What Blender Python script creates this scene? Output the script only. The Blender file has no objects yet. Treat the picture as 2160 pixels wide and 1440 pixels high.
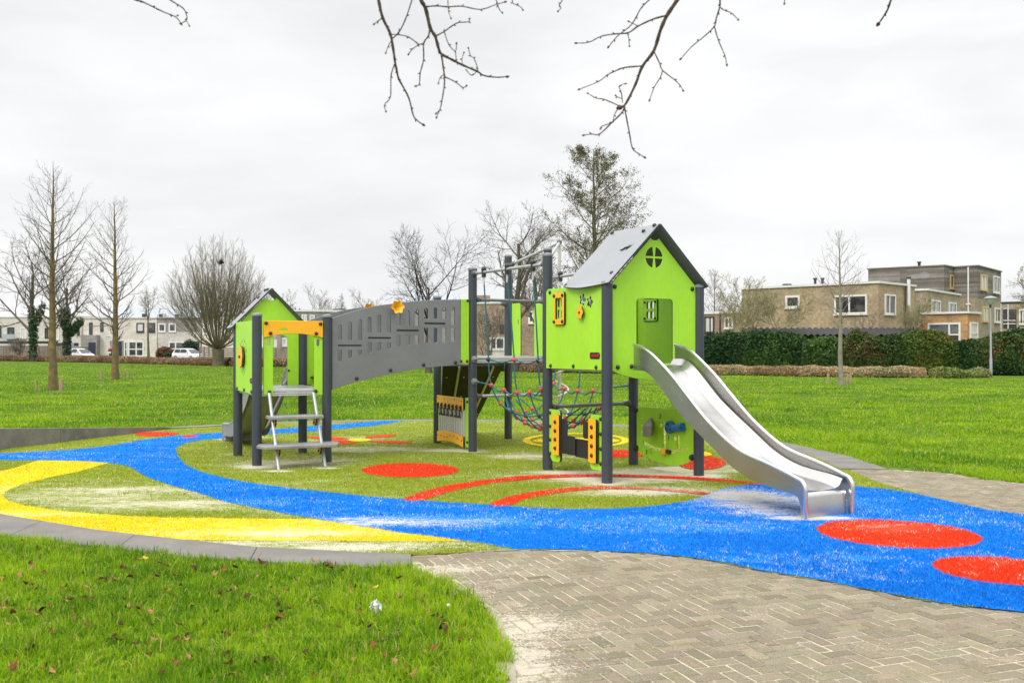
import bpy, math, random
import numpy as np
from mathutils import Vector, Matrix
R = math.radians
rnd = random.Random(7)
scene = bpy.context.scene
COL = scene.collection
# ---- measurements: 35 mm lens, eye at 1.6 m, level camera; pixels of the 2160x1440 photo -> places on the ground
F, CX, YH, H = 2100.0, 1080.0, 732.0, 1.6
def G(px, py):
    Y = F*H/(py-YH)
    return np.array([(px-CX)/F*Y, Y])
def P(px, py, Y):
    return np.array([(px-CX)/F*Y, Y, H-(py-YH)/F*Y])
def Zof(py, Y): return H-(py-YH)/F*Y
def A3(p, z=0.0): return np.array([p[0], p[1], z])
def unit(v):
    v = np.asarray(v, float); return v/np.linalg.norm(v)

# ---------------------------------------------------------------- object bookkeeping
def tag(o, label=None, cat=None, group=None, kind=None):
    if label: o['label'] = label
    if cat: o['category'] = cat
    if group: o['group'] = group
    if kind: o['kind'] = kind
    return o
def thing(name, label, cat, loc=(0, 0, 0), group=None):
    o = bpy.data.objects.new(name, None)
    o.empty_display_size = .2
    COL.objects.link(o); o.location = loc
    return tag(o, label, cat, group)
def copy_tree(o, parent=None):
    c = o.copy(); COL.objects.link(c)
    if parent is not None: c.parent = parent
    for ch in [x for x in bpy.data.objects if x.parent == o]:
        copy_tree(ch, c)
    return c

# ---------------------------------------------------------------- mesh building
class MB:
    def __init__(s, base=(0, 0, 0)):
        s.v, s.f, s.m, s.n = [], [], [], 0; s.rim = []
        s.base = np.asarray(base, float)
    def add(s, verts, faces, mat=0):
        verts = np.asarray(verts, float).reshape(-1, 3)
        s.v.append(verts)
        n = s.n
        for f in faces: s.f.append([i+n for i in f])
        s.m += [mat]*len(faces)
        s.n += len(verts)
        return s
    def box(s, c, size, U=(1, 0, 0), V=(0, 1, 0), mat=0, bev=0.0):
        c = np.asarray(c, float); U = unit(U); V = unit(V); W = np.cross(U, V)
        a, b, h = [x/2 for x in size]
        if bev <= 0:
            pts = [c+U*x*a+V*y*b+W*z*h for z in (-1, 1) for y in (-1, 1) for x in (-1, 1)]
            fs = [(0, 2, 3, 1), (4, 5, 7, 6), (0, 1, 5, 4), (2, 6, 7, 3), (0, 4, 6, 2), (1, 3, 7, 5)]
            return s.add(pts, fs, mat)
        pts, fs = [], []
        def ring(ia, ib, z):
            o = len(pts)
            k = min(bev, ia*.9, ib*.9)
            for (x, y) in ((ia-k, -ib), (ia, -ib+k), (ia, ib-k), (ia-k, ib), (-ia+k, ib), (-ia, ib-k), (-ia, -ib+k), (-ia+k, -ib)):
                pts.append(c+U*x+V*y+W*z)
            return o
        rs = [ring(a-bev, b-bev, -h), ring(a, b, -h+bev), ring(a, b, h-bev), ring(a-bev, b-bev, h)]
        for r0, r1 in zip(rs, rs[1:]):
            for k in range(8): fs.append((r0+k, r0+(k+1) % 8, r1+(k+1) % 8, r1+k))
        fs.append(tuple(rs[0]+k for k in range(7, -1, -1))); fs.append(tuple(rs[3]+k for k in range(8)))
        return s.add(pts, fs, mat)
    def tube(s, path, r, n=10, mat=0, caps=True, closed=False):
        path = np.asarray(path, float); K = len(path)
        rr = np.broadcast_to(np.asarray(r, float), (K,))
        if closed: T = np.roll(path, -1, 0)-np.roll(path, 1, 0)
        else: T = np.gradient(path, axis=0)
        T /= np.linalg.norm(T, axis=1)[:, None]+1e-12
        ref = np.array([0, 0, 1.0]) if abs(T[0][2]) < .9 else np.array([1.0, 0, 0])
        nrm = unit(np.cross(T[0], ref)); pts = []
        for i in range(K):
            nrm = nrm-T[i]*np.dot(nrm, T[i]); nrm = unit(nrm); b = np.cross(T[i], nrm)
            for k in range(n):
                a = 2*math.pi*k/n
                pts.append(path[i]+(nrm*math.cos(a)+b*math.sin(a))*rr[i])
        fs = []
        for i in range(K if closed else K-1):
            j = (i+1) % K
            for k in range(n): fs.append((i*n+k, i*n+(k+1) % n, j*n+(k+1) % n, j*n+k))
        if caps and not closed:
            fs.append(tuple(range(n-1, -1, -1))); fs.append(tuple((K-1)*n+k for k in range(n)))
        return s.add(pts, fs, mat)
    def lathe(s, base, axis, prof, n=16, mat=0):
        axis = unit(axis); base = np.asarray(base, float)
        ref = np.array([0, 0, 1.0]) if abs(axis[2]) < .9 else np.array([1.0, 0, 0])
        a = unit(np.cross(axis, ref)); b = np.cross(axis, a); pts, fs = [], []
        for r, h in prof:
            for k in range(n):
                t = 2*math.pi*k/n
                pts.append(base+axis*h+(a*math.cos(t)+b*math.sin(t))*max(r, 1e-4))
        for i in range(len(prof)-1):
            for k in range(n): fs.append((i*n+k, i*n+(k+1) % n, (i+1)*n+(k+1) % n, (i+1)*n+k))
        fs.append(tuple(range(n-1, -1, -1))); fs.append(tuple((len(prof)-1)*n+k for k in range(n)))
        return s.add(pts, fs, mat)
    def dome(s, c, nrm, r=.024, mat=0, n=10):
        return s.lathe(c, nrm, [(r, 0), (r, r*.3), (r*.8, r*.62), (r*.45, r*.85), (r*.08, r*.93)], n, mat)
    def ball(s, c, r, mat=0, n=10, sc=(1, 1, 1)):
        m = n//2+1; pts, fs = [], []
        for i in range(m+1):
            t = math.pi*i/m
            for k in range(n):
                a = 2*math.pi*k/n
                pts.append((c[0]+r*sc[0]*math.sin(t)*math.cos(a), c[1]+r*sc[1]*math.sin(t)*math.sin(a), c[2]+r*sc[2]*math.cos(t)))
        for i in range(m):
            for k in range(n): fs.append((i*n+k, (i+1)*n+k, (i+1)*n+(k+1) % n, i*n+(k+1) % n))
        return s.add(pts, fs, mat)
    def build(s, name, mats, parent=None, smooth=True, ang=35):
        me = bpy.data.meshes.new(name)
        V = np.concatenate(s.v)-s.base if s.v else np.zeros((0, 3))
        me.from_pydata(V.tolist(), [], s.f)
        for m in (mats if isinstance(mats, (list, tuple)) else [mats]): me.materials.append(m)
        me.polygons.foreach_set('material_index', s.m)
        if smooth:
            me.polygons.foreach_set('use_smooth', [True]*len(s.f))
            me.set_sharp_from_angle(angle=R(ang))
        me.update()
        o = bpy.data.objects.new(name, me); COL.objects.link(o)
        if parent is not None: o.parent = parent
        else: o.location = s.base
        return o

def np_mesh(name, V, quads=None, tris=None, mats=None, parent=None, cols=None, smooth=False, base=(0, 0, 0), vnormals=None, midx=None):
    me = bpy.data.meshes.new(name)
    V = np.asarray(V, np.float32)-np.asarray(base, np.float32)
    me.vertices.add(len(V)); me.vertices.foreach_set('co', V.ravel())
    li, ls = [], []
    off = 0
    for fa, k in ((quads, 4), (tris, 3)):
        if fa is not None and len(fa):
            fa = np.asarray(fa, np.int32); li.append(fa.ravel())
            ls.append(np.arange(len(fa), dtype=np.int32)*k+off); off += fa.size
    me.loops.add(off); me.loops.foreach_set('vertex_index', np.concatenate(li))
    st = np.concatenate(ls)
    me.polygons.add(len(st)); me.polygons.foreach_set('loop_start', st)
    if smooth: me.polygons.foreach_set('use_smooth', np.ones(len(st), bool))
    for m in (mats if isinstance(mats, (list, tuple)) else [mats]):
        if m: me.materials.append(m)
    if midx is not None: me.polygons.foreach_set('material_index', np.asarray(midx, np.int32))
    if cols is not None:
        a = me.color_attributes.new('Col', 'FLOAT_COLOR', 'POINT')
        c = np.ones((len(V), 4), np.float32); c[:, :3] = cols
        a.data.foreach_set('color', c.ravel())
    me.update(calc_edges=True)
    o = bpy.data.objects.new(name, me); COL.objects.link(o)
    if parent is not None: o.parent = parent
    else: o.location = base
    return o

# flat panel with holes: local u, v, thickness along w, rounded edges
def slab(outline, holes=(), t=.02, bev=.003):
    cu = bpy.data.curves.new('tmp', 'CURVE'); cu.dimensions = '2D'; cu.fill_mode = 'BOTH'
    cu.extrude = max(t/2-bev, 1e-4); cu.bevel_depth = bev; cu.bevel_resolution = 0; cu.offset = -bev
    for pl in [outline]+list(holes):
        sp = cu.splines.new('POLY'); sp.points.add(len(pl)-1)
        for i, p in enumerate(pl): sp.points[i].co = (p[0], p[1], 0, 1)
        sp.use_cyclic_u = True
    ob = bpy.data.objects.new('tmp', cu); COL.objects.link(ob)
    dg = bpy.context.evaluated_depsgraph_get()
    me = bpy.data.meshes.new_from_object(ob.evaluated_get(dg))
    vs = np.array([v.co[:] for v in me.vertices]); fs = [tuple(p.vertices) for p in me.polygons]
    bpy.data.objects.remove(ob); bpy.data.curves.remove(cu); bpy.data.meshes.remove(me)
    return vs, fs
def rim_faces(vs, fs):           # the cut edges of a board, where its dark core shows
    out = []
    for i, f in enumerate(fs):
        a, b, c = vs[f[0]], vs[f[1]], vs[f[2]]; n = np.cross(b-a, c-a)
        if abs(n[2]) < .5*np.linalg.norm(n): out.append(i)
    return out
def text_mesh(txt, size, t=.002):
    cu = bpy.data.curves.new('tmp', 'FONT'); cu.body = txt; cu.size = size; cu.extrude = t/2
    cu.align_x = 'CENTER'; cu.align_y = 'CENTER'
    ob = bpy.data.objects.new('tmp', cu); COL.objects.link(ob)
    dg = bpy.context.evaluated_depsgraph_get()
    me = bpy.data.meshes.new_from_object(ob.evaluated_get(dg))
    vs = np.array([v.co[:] for v in me.vertices]); fs = [tuple(p.vertices) for p in me.polygons]
    bpy.data.objects.remove(ob); bpy.data.curves.remove(cu); bpy.data.meshes.remove(me)
    return vs, fs
class Pl:                      # a vertical plane through ground point O along U; normal N to the right of U
    def __init__(s, O, U):
        s.O = np.array([O[0], O[1], 0.0]); s.U = unit([U[0], U[1], 0.0])
        s.V = np.array([0, 0, 1.0]); s.N = np.array([s.U[1], -s.U[0], 0.0])
    def uv(s, px, py, off=0.0):
        k = (px-CX)/F; o = s.O+s.N*off
        u = (k*o[1]-o[0])/(s.U[0]-k*s.U[1])
        Y = o[1]+u*s.U[1]
        return np.array([u, Zof(py, Y)])
    def pts(s, L, off=0.0): return [s.uv(a, b, off) for a, b in L]
    def at(s, u, v, w=0.0): return s.O+s.U*u+s.V*v+s.N*w
    def slab(s, mb, outline, holes=(), t=.02, w=0.0, mat=0, bev=.003):
        vs, fs = slab(outline, holes, t, bev)
        if mat == 0: mb.rim += [len(mb.f)+i for i in rim_faces(vs, fs)]
        mb.add(s.O+vs[:, :1]*s.U+vs[:, 1:2]*s.V+(vs[:, 2:3]+w)*s.N, fs, mat)
    def text(s, mb, txt, size, u, v, w, mat=0):
        vs, fs = text_mesh(txt, size)
        mb.add(s.at(u, v, w)+vs[:, :1]*s.U+vs[:, 1:2]*s.V+vs[:, 2:3]*s.N, fs, mat)
def rrect(u0, v0, u1, v1, r=.02, n=4, corners=(1, 1, 1, 1)):
    out = []
    if u1 < u0: u0, u1 = u1, u0
    if v1 < v0: v0, v1 = v1, v0
    r = min(r, (u1-u0)/2*.98, (v1-v0)/2*.98)
    for ci, (cx, cy, a0) in enumerate(((u0+r, v0+r, 180), (u1-r, v0+r, 270), (u1-r, v1-r, 0), (u0+r, v1-r, 90))):
        if corners[ci]:
            for k in range(n+1):
                a = R(a0+90*k/n); out.append((cx+r*math.cos(a), cy+r*math.sin(a)))
        else:
            out.append(((u0, u1, u1, u0)[ci], (v0, v0, v1, v1)[ci]))
    return out
def circ(cu, cv, r, n=24, a0=0, a1=360, rv=None):
    rv = rv or r; full = abs(a1-a0) >= 360
    m = n if full else n+1
    return [(cu+r*math.cos(R(a0+(a1-a0)*k/n)), cv+rv*math.sin(R(a0+(a1-a0)*k/n))) for k in range(m)]

# ---------------------------------------------------------------- materials
def nodes_of(m):
    m.use_nodes = True; nt = m.node_tree; return nt, nt.nodes, nt.links
def M(name, col, rough=.55, metal=0.0, var=.12, scale=6.0, fine=0.0, fscale=60.0, bump=0.0, bscale=120.0, stretch=(1, 1, 1),
      dirt=None, dirt_amt=.5, dirt_scale=2.5, dirt_thr=.62, spec=.5, coat=0.0, col2=None, aniso=0.0):
    m = bpy.data.materials.new(name); nt, N, L = nodes_of(m)
    b = N['Principled BSDF']
    g = N.new('ShaderNodeNewGeometry'); mp = N.new('ShaderNodeMapping'); mp.inputs['Scale'].default_value = stretch
    L.new(g.outputs['Position'], mp.inputs['Vector'])
    n1 = N.new('ShaderNodeTexNoise'); n1.inputs['Scale'].default_value = scale; n1.inputs['Detail'].default_value = 6
    L.new(mp.outputs['Vector'], n1.inputs['Vector'])
    c = np.array(col); c2 = np.array(col2) if col2 is not None else None
    mx = N.new('ShaderNodeMix'); mx.data_type = 'RGBA'
    lo, hi = (c*(1-var), np.minimum(c*(1+var), 1)) if c2 is None else (c, c2)
    mx.inputs[6].default_value = (*lo, 1); mx.inputs[7].default_value = (*hi, 1)
    rr = N.new('ShaderNodeMapRange'); rr.inputs[1].default_value = .3; rr.inputs[2].default_value = .7
    L.new(n1.outputs['Fac'], rr.inputs[0]); L.new(rr.outputs[0], mx.inputs[0])
    out = mx.outputs[2]
    if fine > 0:
        n2 = N.new('ShaderNodeTexNoise'); n2.inputs['Scale'].default_value = fscale; n2.inputs['Detail'].default_value = 3
        L.new(mp.outputs['Vector'], n2.inputs['Vector'])
        r2 = N.new('ShaderNodeMapRange'); r2.inputs[1].default_value = .3; r2.inputs[2].default_value = .7
        r2.inputs[3].default_value = 1-fine; r2.inputs[4].default_value = 1+fine
        L.new(n2.outputs['Fac'], r2.inputs[0])
        mm = N.new('ShaderNodeMix'); mm.data_type = 'RGBA'; mm.blend_type = 'MULTIPLY'; mm.inputs[0].default_value = 1
        L.new(out, mm.inputs[6]); L.new(r2.outputs[0], mm.inputs[7]); out = mm.outputs[2]
    if dirt is not None:
        n3 = N.new('ShaderNodeTexNoise'); n3.inputs['Scale'].default_value = dirt_scale; n3.inputs['Detail'].default_value = 9
        n3.inputs['Roughness'].default_value = .65
        L.new(mp.outputs['Vector'], n3.inputs['Vector'])
        r3 = N.new('ShaderNodeMapRange'); r3.inputs[1].default_value = dirt_thr; r3.inputs[2].default_value = dirt_thr+.16
        r3.inputs[4].default_value = dirt_amt
        L.new(n3.outputs['Fac'], r3.inputs[0])
        md = N.new('ShaderNodeMix'); md.data_type = 'RGBA'; md.inputs[7].default_value = (*dirt, 1)
        L.new(r3.outputs[0], md.inputs[0]); L.new(out, md.inputs[6]); out = md.outputs[2]
    L.new(out, b.inputs['Base Color'])
    b.inputs['Roughness'].default_value = rough; b.inputs['Metallic'].default_value = metal
    b.inputs['Specular IOR Level'].default_value = spec; b.inputs['Coat Weight'].default_value = coat
    if rough < .7:
        rv = N.new('ShaderNodeMapRange'); rv.inputs[3].default_value = rough*.8; rv.inputs[4].default_value = min(rough*1.25, 1)
        L.new(n1.outputs['Fac'], rv.inputs[0]); L.new(rv.outputs[0], b.inputs['Roughness'])
    if bump > 0:
        n4 = N.new('ShaderNodeTexNoise'); n4.inputs['Scale'].default_value = bscale; n4.inputs['Detail'].default_value = 4
        L.new(mp.outputs['Vector'], n4.inputs['Vector'])
        bp = N.new('ShaderNodeBump'); bp.inputs['Strength'].default_value = bump; bp.inputs['Distance'].default_value = .01
        L.new(n4.outputs['Fac'], bp.inputs['Height']); L.new(bp.outputs['Normal'], b.inputs['Normal'])
    return m
def M_attr(name, rough=.7, trans=0.0, spec=.3):
    m = bpy.data.materials.new(name); nt, N, L = nodes_of(m); b = N['Principled BSDF']
    a = N.new('ShaderNodeVertexColor'); a.layer_name = 'Col'
    L.new(a.outputs['Color'], b.inputs['Base Color']); b.inputs['Roughness'].default_value = rough
    b.inputs['Specular IOR Level'].default_value = spec
    if trans > 0:
        t = N.new('ShaderNodeBsdfTranslucent'); L.new(a.outputs['Color'], t.inputs['Color'])
        ms = N.new('ShaderNodeMixShader'); ms.inputs[0].default_value = trans
        L.new(b.outputs[0], ms.inputs[1]); L.new(t.outputs[0], ms.inputs[2])
        L.new(ms.outputs[0], N['Material Output'].inputs['Surface'])
    return m
dirtc = (.10, .09, .06)
m_green = M('lime_green_board', (.345, .665, .026), .42, var=.07, scale=2.2, fine=.035, fscale=30, bump=.06, bscale=260, stretch=(1, 1, .35),
            dirt=(.17, .22, .05), dirt_amt=.6, dirt_scale=1.8, dirt_thr=.63)
m_dark = M('dark_edge', (.018, .02, .02), .5)
m_yel = M('orange_yellow_board', (.88, .43, .010), .4, var=.06, scale=3, fine=.03, fscale=40, bump=.05, bscale=260, dirt=(.3, .13, .02), dirt_amt=.35)
m_grey = M('grey_board', (.185, .195, .205), .45, var=.09, scale=2, fine=.05, fscale=45, bump=.05, bscale=260,
           dirt=(.16, .13, .09), dirt_amt=.4, dirt_scale=2.2, dirt_thr=.6)
m_roof = M('pale_grey_roof_board', (.255, .265, .28), .36, var=.06, scale=2, fine=.03, fscale=60, dirt=(.2, .2, .18), dirt_amt=.3)
m_post = M('anthracite_post', (.040, .049, .062), .4, var=.12, scale=3, fine=.06, fscale=80, dirt=(.16, .15, .13), dirt_amt=.35, dirt_scale=3, dirt_thr=.66)
m_cap = M('grey_post_cap', (.17, .18, .185), .5)
m_bolt = M('black_bolt', (.022, .022, .026), .35)
m_galv = M('galvanised_steel', (.40, .42, .43), .42, metal=.55, var=.14, scale=14, fine=.1, fscale=70)
m_alu = M('aluminium', (.60, .60, .59), .38, metal=.6, var=.06, scale=5, stretch=(1, 1, 6))
m_steel = M('stainless_sheet', (.51, .50, .485), .25, metal=.95, var=.06, scale=3, fine=.03, fscale=24, stretch=(1, 1, 1),
            dirt=(.38, .35, .31), dirt_amt=.18, dirt_scale=1.2, dirt_thr=.5)
m_steelr = M('stainless_rim', (.66, .655, .64), .26, metal=.95, var=.04)
m_rope = M('teal_rope', (.022, .13, .175), .75, var=.2, scale=60, fine=.2, fscale=300, bump=.4, bscale=350)
m_red = M('red_plastic', (.58, .035, .03), .38, var=.08, scale=10)
m_black = M('black_board', (.016, .015, .014), .5, var=.25, scale=5, dirt=(.05, .03, .02), dirt_amt=.4)
m_rubber = M('black_rubber', (.014, .014, .015), .6, var=.2)
m_blue = M('blue_plastic', (.012, .13, .33), .4, var=.08)
m_horn = M('worn_grey_plastic', (.25, .235, .19), .6, var=.2, scale=9)
m_white = M('white_paint', (.78, .78, .77), .4, var=.04)
m_badge = M('badge_red', (.62, .03, .03), .4)
# ================================================================= GROUND
def smooth_line(pts, n=6, closed=False):
    pts = np.asarray(pts, float); K = len(pts); out = []
    seg = range(K) if closed else range(K-1)
    for i in seg:
        g = lambda j: pts[j % K] if closed else pts[min(max(j, 0), K-1)]
        p0, p1, p2, p3 = g(i-1), g(i), g(i+1), g(i+2)
        for k in range(n):
            t = k/n
            out.append(.5*((2*p1)+(-p0+p2)*t+(2*p0-5*p1+4*p2-p3)*t*t+(-p0+3*p1-3*p2+p3)*t**3))
    if not closed: out.append(pts[-1])
    return np.array(out)
def resample(pts, step, closed=True):
    pts = np.asarray(pts, float)
    if closed: pts = np.vstack([pts, pts[:1]])
    d = np.r_[0, np.cumsum(np.linalg.norm(np.diff(pts, axis=0), axis=1))]
    n = max(int(d[-1]/step), 3); s = np.linspace(0, d[-1], n+1)
    out = np.c_[np.interp(s, d, pts[:, 0]), np.interp(s, d, pts[:, 1])]
    return out[:-1] if closed else out
def inside(poly, X, Y):
    poly = np.asarray(poly); r = np.zeros(X.shape, bool); n = len(poly)
    for i in range(n):
        x1, y1 = poly[i]; x2, y2 = poly[(i+1) % n]
        if y1 == y2: continue
        c = ((y1 > Y) != (y2 > Y)) & (X < (x2-x1)*(Y-y1)/(y2-y1)+x1)
        r ^= c
    return r
def dist_line(line, X, Y):
    line = np.asarray(line); d = np.full(X.shape, 1e9)
    for a, b in zip(line, line[1:]):
        ab = b-a; t = np.clip(((X-a[0])*ab[0]+(Y-a[1])*ab[1])/(ab@ab+1e-12), 0, 1)
        d = np.minimum(d, np.hypot(X-a[0]-t*ab[0], Y-a[1]-t*ab[1]))
    return d
def sst(a, b, x):
    t = np.clip((x-a)/(b-a), 0, 1); return t*t*(3-2*t)
def gpx(L): return np.array([G(a, b) for a, b in L])
_ng = {}
def vnoise(X, Y, s, seed=0):
    if seed not in _ng: _ng[seed] = np.random.default_rng(seed).random((256, 256))
    g = _ng[seed]; x, y = np.asarray(X)*s+1000, np.asarray(Y)*s+1000
    i, j = np.floor(x).astype(int), np.floor(y).astype(int); fx, fy = x-i, y-j
    fx, fy = fx*fx*(3-2*fx), fy*fy*(3-2*fy); i %= 255; j %= 255
    return (g[i, j]*(1-fx)+g[i+1, j]*fx)*(1-fy)+(g[i, j+1]*(1-fx)+g[i+1, j+1]*fx)*fy
def fbm(X, Y, s, seed=0, o=4):
    v = 0; a = 1; t = 0
    for k in range(o): v = v+a*vnoise(X, Y, s*2**k, seed+k); t += a; a *= .5
    return v/t

turf_front = gpx([(868, 1169), (800, 1166), (700, 1161), (600, 1156), (526, 1152), (386, 1137.5), (205.5, 1117), (103, 1100), (0, 1083)])
left_arc = np.array([(-6.1, 10.5), (-7.15, 11.8), (-7.8, 13.3), (-8.05, 14.6)])
wall_line = gpx([(0, 948), (137.5, 931), (265, 916), (350, 905.7), (467.5, 898.5)])
back_line = gpx([(520, 894.5), (700, 889.5), (840, 887.5), (1004, 888), (1150, 890.5), (1300, 898.5), (1500, 917), (1600, 933), (1660, 947), (1719.6, 964), (1772, 988)])
right_edge = gpx([(1795, 992), (1851, 1016), (1917, 1034.5), (2009, 1061), (2160, 1085.5), (2400, 1122), (2700, 1165)])
front_right = gpx([(2700, 1362), (2400, 1325), (2160, 1290), (2009, 1274.5), (1877, 1251.5), (1746, 1225), (1614, 1204), (1532, 1187), (1455, 1175), (1361, 1166), (1250, 1160.5), (1150, 1158), (1073, 1157), (960, 1165)])
turf_poly = smooth_line(np.vstack([turf_front, left_arc, wall_line, back_line, right_edge, front_right]), 6, True)
blue_poly = gpx([(-260, 985), (0, 970), (75, 970), (175, 972.5), (230, 976), (262.5, 981), (277.5, 986), (312.5, 1007.5), (362.5, 1024), (412.5, 1037.5), (475, 1057.5), (532.5, 1069),
    (565, 1075), (616.7, 1085.6), (668.5, 1094.6), (746, 1107.6), (837, 1122), (915, 1132), (982, 1141), (1022, 1146), (1060, 1153.5), (1080, 1157)])
blue_low = np.vstack([blue_poly, front_right[::-1][2:]])
blue_up = gpx([(2700, 1165), (2400, 1122), (2160, 1085.5), (2074.6, 1074), (1976, 1051), (1894, 1034.5), (1802, 1026), (1700, 1021), (1604, 1021.5), (1575, 1023), (1529, 1029.6), (1500, 1040.6), (1460, 1055), (1413, 1064),
    (1354, 1070), (1283, 1073.6), (1200, 1074), (1118, 1071), (1000, 1063.5), (941, 1059.6), (811, 1050.6), (707, 1040), (617, 1030), (540, 1020), (475, 1009), (425, 996), (390, 980),
    (374, 962.5), (369, 945), (387.5, 935), (425, 927.5), (467.5, 924.5), (552, 916), (642.6, 911), (697, 906), (785, 898), (838, 890), (858, 886.5), (845, 886),
    (759, 891), (655.6, 899), (562, 907), (467.5, 912.5), (412, 915.5), (350, 921), (287.5, 930), (225, 941), (150, 948.7), (75, 952.5), (0, 956), (-260, 966)])
blue_path = np.vstack([blue_low, blue_up])
yellow_poly = gpx([(81, 971), (160, 972), (230, 976), (162.5, 995), (100, 1007.5), (50, 1020), (17.5, 1032.5), (5, 1045), (15, 1056), (50, 1066), (112.5, 1076), (187.5, 1082.5), (275, 1089), (375, 1092), (540, 1094),
    (604, 1094.6), (668.5, 1094.6), (746, 1107.6), (837, 1122), (915, 1132), (982, 1141.5), (863, 1141.5), (759, 1141), (604, 1140), (500, 1138.7), (425, 1139), (350, 1135.5), (275, 1128.5), (200, 1117), (100, 1101), (0, 1084), (-90, 1062), (-130, 1030), (-80, 1005), (0, 994), (37.5, 985)])

def lawn_z(X, Y):
    return np.clip((19.7-Y)*.075, 0, .36)*sst(11.5, 15.0, Y)*sst(-4.8, -5.6, X)*sst(-40, -15, X)
# ---- materials of the ground
def sand_nodes(nt, blobs, thr, base, seedoff):
    N, L = nt.nodes, nt.links
    g = N.new('ShaderNodeNewGeometry'); pos = g.outputs['Position']
    def noise(sc, det, st=(1, 1, 1), rough=.6):
        mp = N.new('ShaderNodeMapping'); mp.inputs['Scale'].default_value = st; mp.inputs['Location'].default_value = (seedoff, seedoff*.7, 0)
        L.new(pos, mp.inputs['Vector'])
        n = N.new('ShaderNodeTexNoise'); n.inputs['Scale'].default_value = sc; n.inputs['Detail'].default_value = det
        n.inputs['Roughness'].default_value = rough; L.new(mp.outputs[0], n.inputs['Vector']); return n.outputs['Fac']
    def mth(op, a, b=None, c=None):
        n = N.new('ShaderNodeMath'); n.operation = op
        for i, x in enumerate((a, b, c)):
            if x is None: continue
            if isinstance(x, (int, float)): n.inputs[i].default_value = x
            else: L.new(x, n.inputs[i])
        return n.outputs[0]
    dens = base
    for (x, y, rx, ry, amt) in blobs:
        vm = N.new('ShaderNodeVectorMath'); vm.operation = 'SUBTRACT'; vm.inputs[1].default_value = (x, y, 0); L.new(pos, vm.inputs[0])
        vs = N.new('ShaderNodeVectorMath'); vs.operation = 'MULTIPLY'; vs.inputs[1].default_value = (1/rx, 1/ry, 0); L.new(vm.outputs[0], vs.inputs[0])
        vl = N.new('ShaderNodeVectorMath'); vl.operation = 'LENGTH'; L.new(vs.outputs[0], vl.inputs[0])
        mr = N.new('ShaderNodeMapRange'); mr.interpolation_type = 'SMOOTHSTEP'
        mr.inputs[1].default_value = 1.15; mr.inputs[2].default_value = .1; mr.inputs[3].default_value = 0; mr.inputs[4].default_value = amt
        L.new(vl.outputs['Value'], mr.inputs[0])
        dens = mth('ADD', mr.outputs[0], dens)
    big = noise(1.7, 9, (.6, 1.5, 1), .66); fine = noise(70, 3, (1, 1, 1), .8); mid = noise(14, 4, (.7, 1.4, 1), .7)
    v = mth('ADD', mth('MULTIPLY', mth('SUBTRACT', big, .5), 2.0), mth('MULTIPLY', mth('SUBTRACT', fine, .5), 3.4))
    v = mth('ADD', v, mth('MULTIPLY', mth('SUBTRACT', mid, .5), 1.7))
    v = mth('ADD', v, dens)
    mr = N.new('ShaderNodeMapRange'); mr.inputs[1].default_value = thr; mr.inputs[2].default_value = thr+.28
    L.new(v, mr.inputs[0])
    return pos, mth, noise, mr.outputs[0]
def turf_mat(name, col, blobs, thr=1.22, base=0.0, seed=0, var=.22, sand=(.66, .60, .475)):
    m = bpy.data.materials.new(name); nt, N, L = nodes_of(m); b = N['Principled BSDF']
    pos, mth, noise, mask = sand_nodes(nt, blobs, thr, base, seed)
    n1, n2 = noise(1.3, 6, (.6, 1.4, 1)), noise(150, 2, (1, 1, 1), .8)
    n3 = noise(26, 3, (.5, 1.6, 1), .7)
    f = mth('ADD', mth('ADD', mth('MULTIPLY', n1, .7), mth('MULTIPLY', n2, .9)), mth('MULTIPLY', n3, .6))
    mr = N.new('ShaderNodeMapRange'); mr.inputs[1].default_value = .7; mr.inputs[2].default_value = 1.5; L.new(f, mr.inputs[0])
    mx = N.new('ShaderNodeMix'); mx.data_type = 'RGBA'; c = np.array(col)
    mx.inputs[6].default_value = (*(c*(1-var*1.6)), 1); mx.inputs[7].default_value = (*np.minimum(c*(1+var), 1), 1)
    L.new(mr.outputs[0], mx.inputs[0])
    ms = N.new('ShaderNodeMix'); ms.data_type = 'RGBA'; ms.inputs[7].default_value = (*sand, 1)
    L.new(mth('MULTIPLY', mask, .88), ms.inputs[0]); L.new(mx.outputs[2], ms.inputs[6]); L.new(ms.outputs[2], b.inputs['Base Color'])
    b.inputs['Roughness'].default_value = .85; b.inputs['Specular IOR Level'].default_value = .15
    bp = N.new('ShaderNodeBump'); bp.inputs['Strength'].default_value = .55; bp.inputs['Distance'].default_value = .02
    L.new(mth('ADD', n2, mth('MULTIPLY', n3, .5)), bp.inputs['Height']); L.new(bp.outputs[0], b.inputs['Normal'])
    return m
gA, gB, gC, gD = G(1155, 990), G(1280, 1018), G(1474, 1002), G(1336, 980)
def gb(px, py, rx, ry, a): p = G(px, py); return (p[0], p[1], rx, ry, a*1.55)
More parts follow.
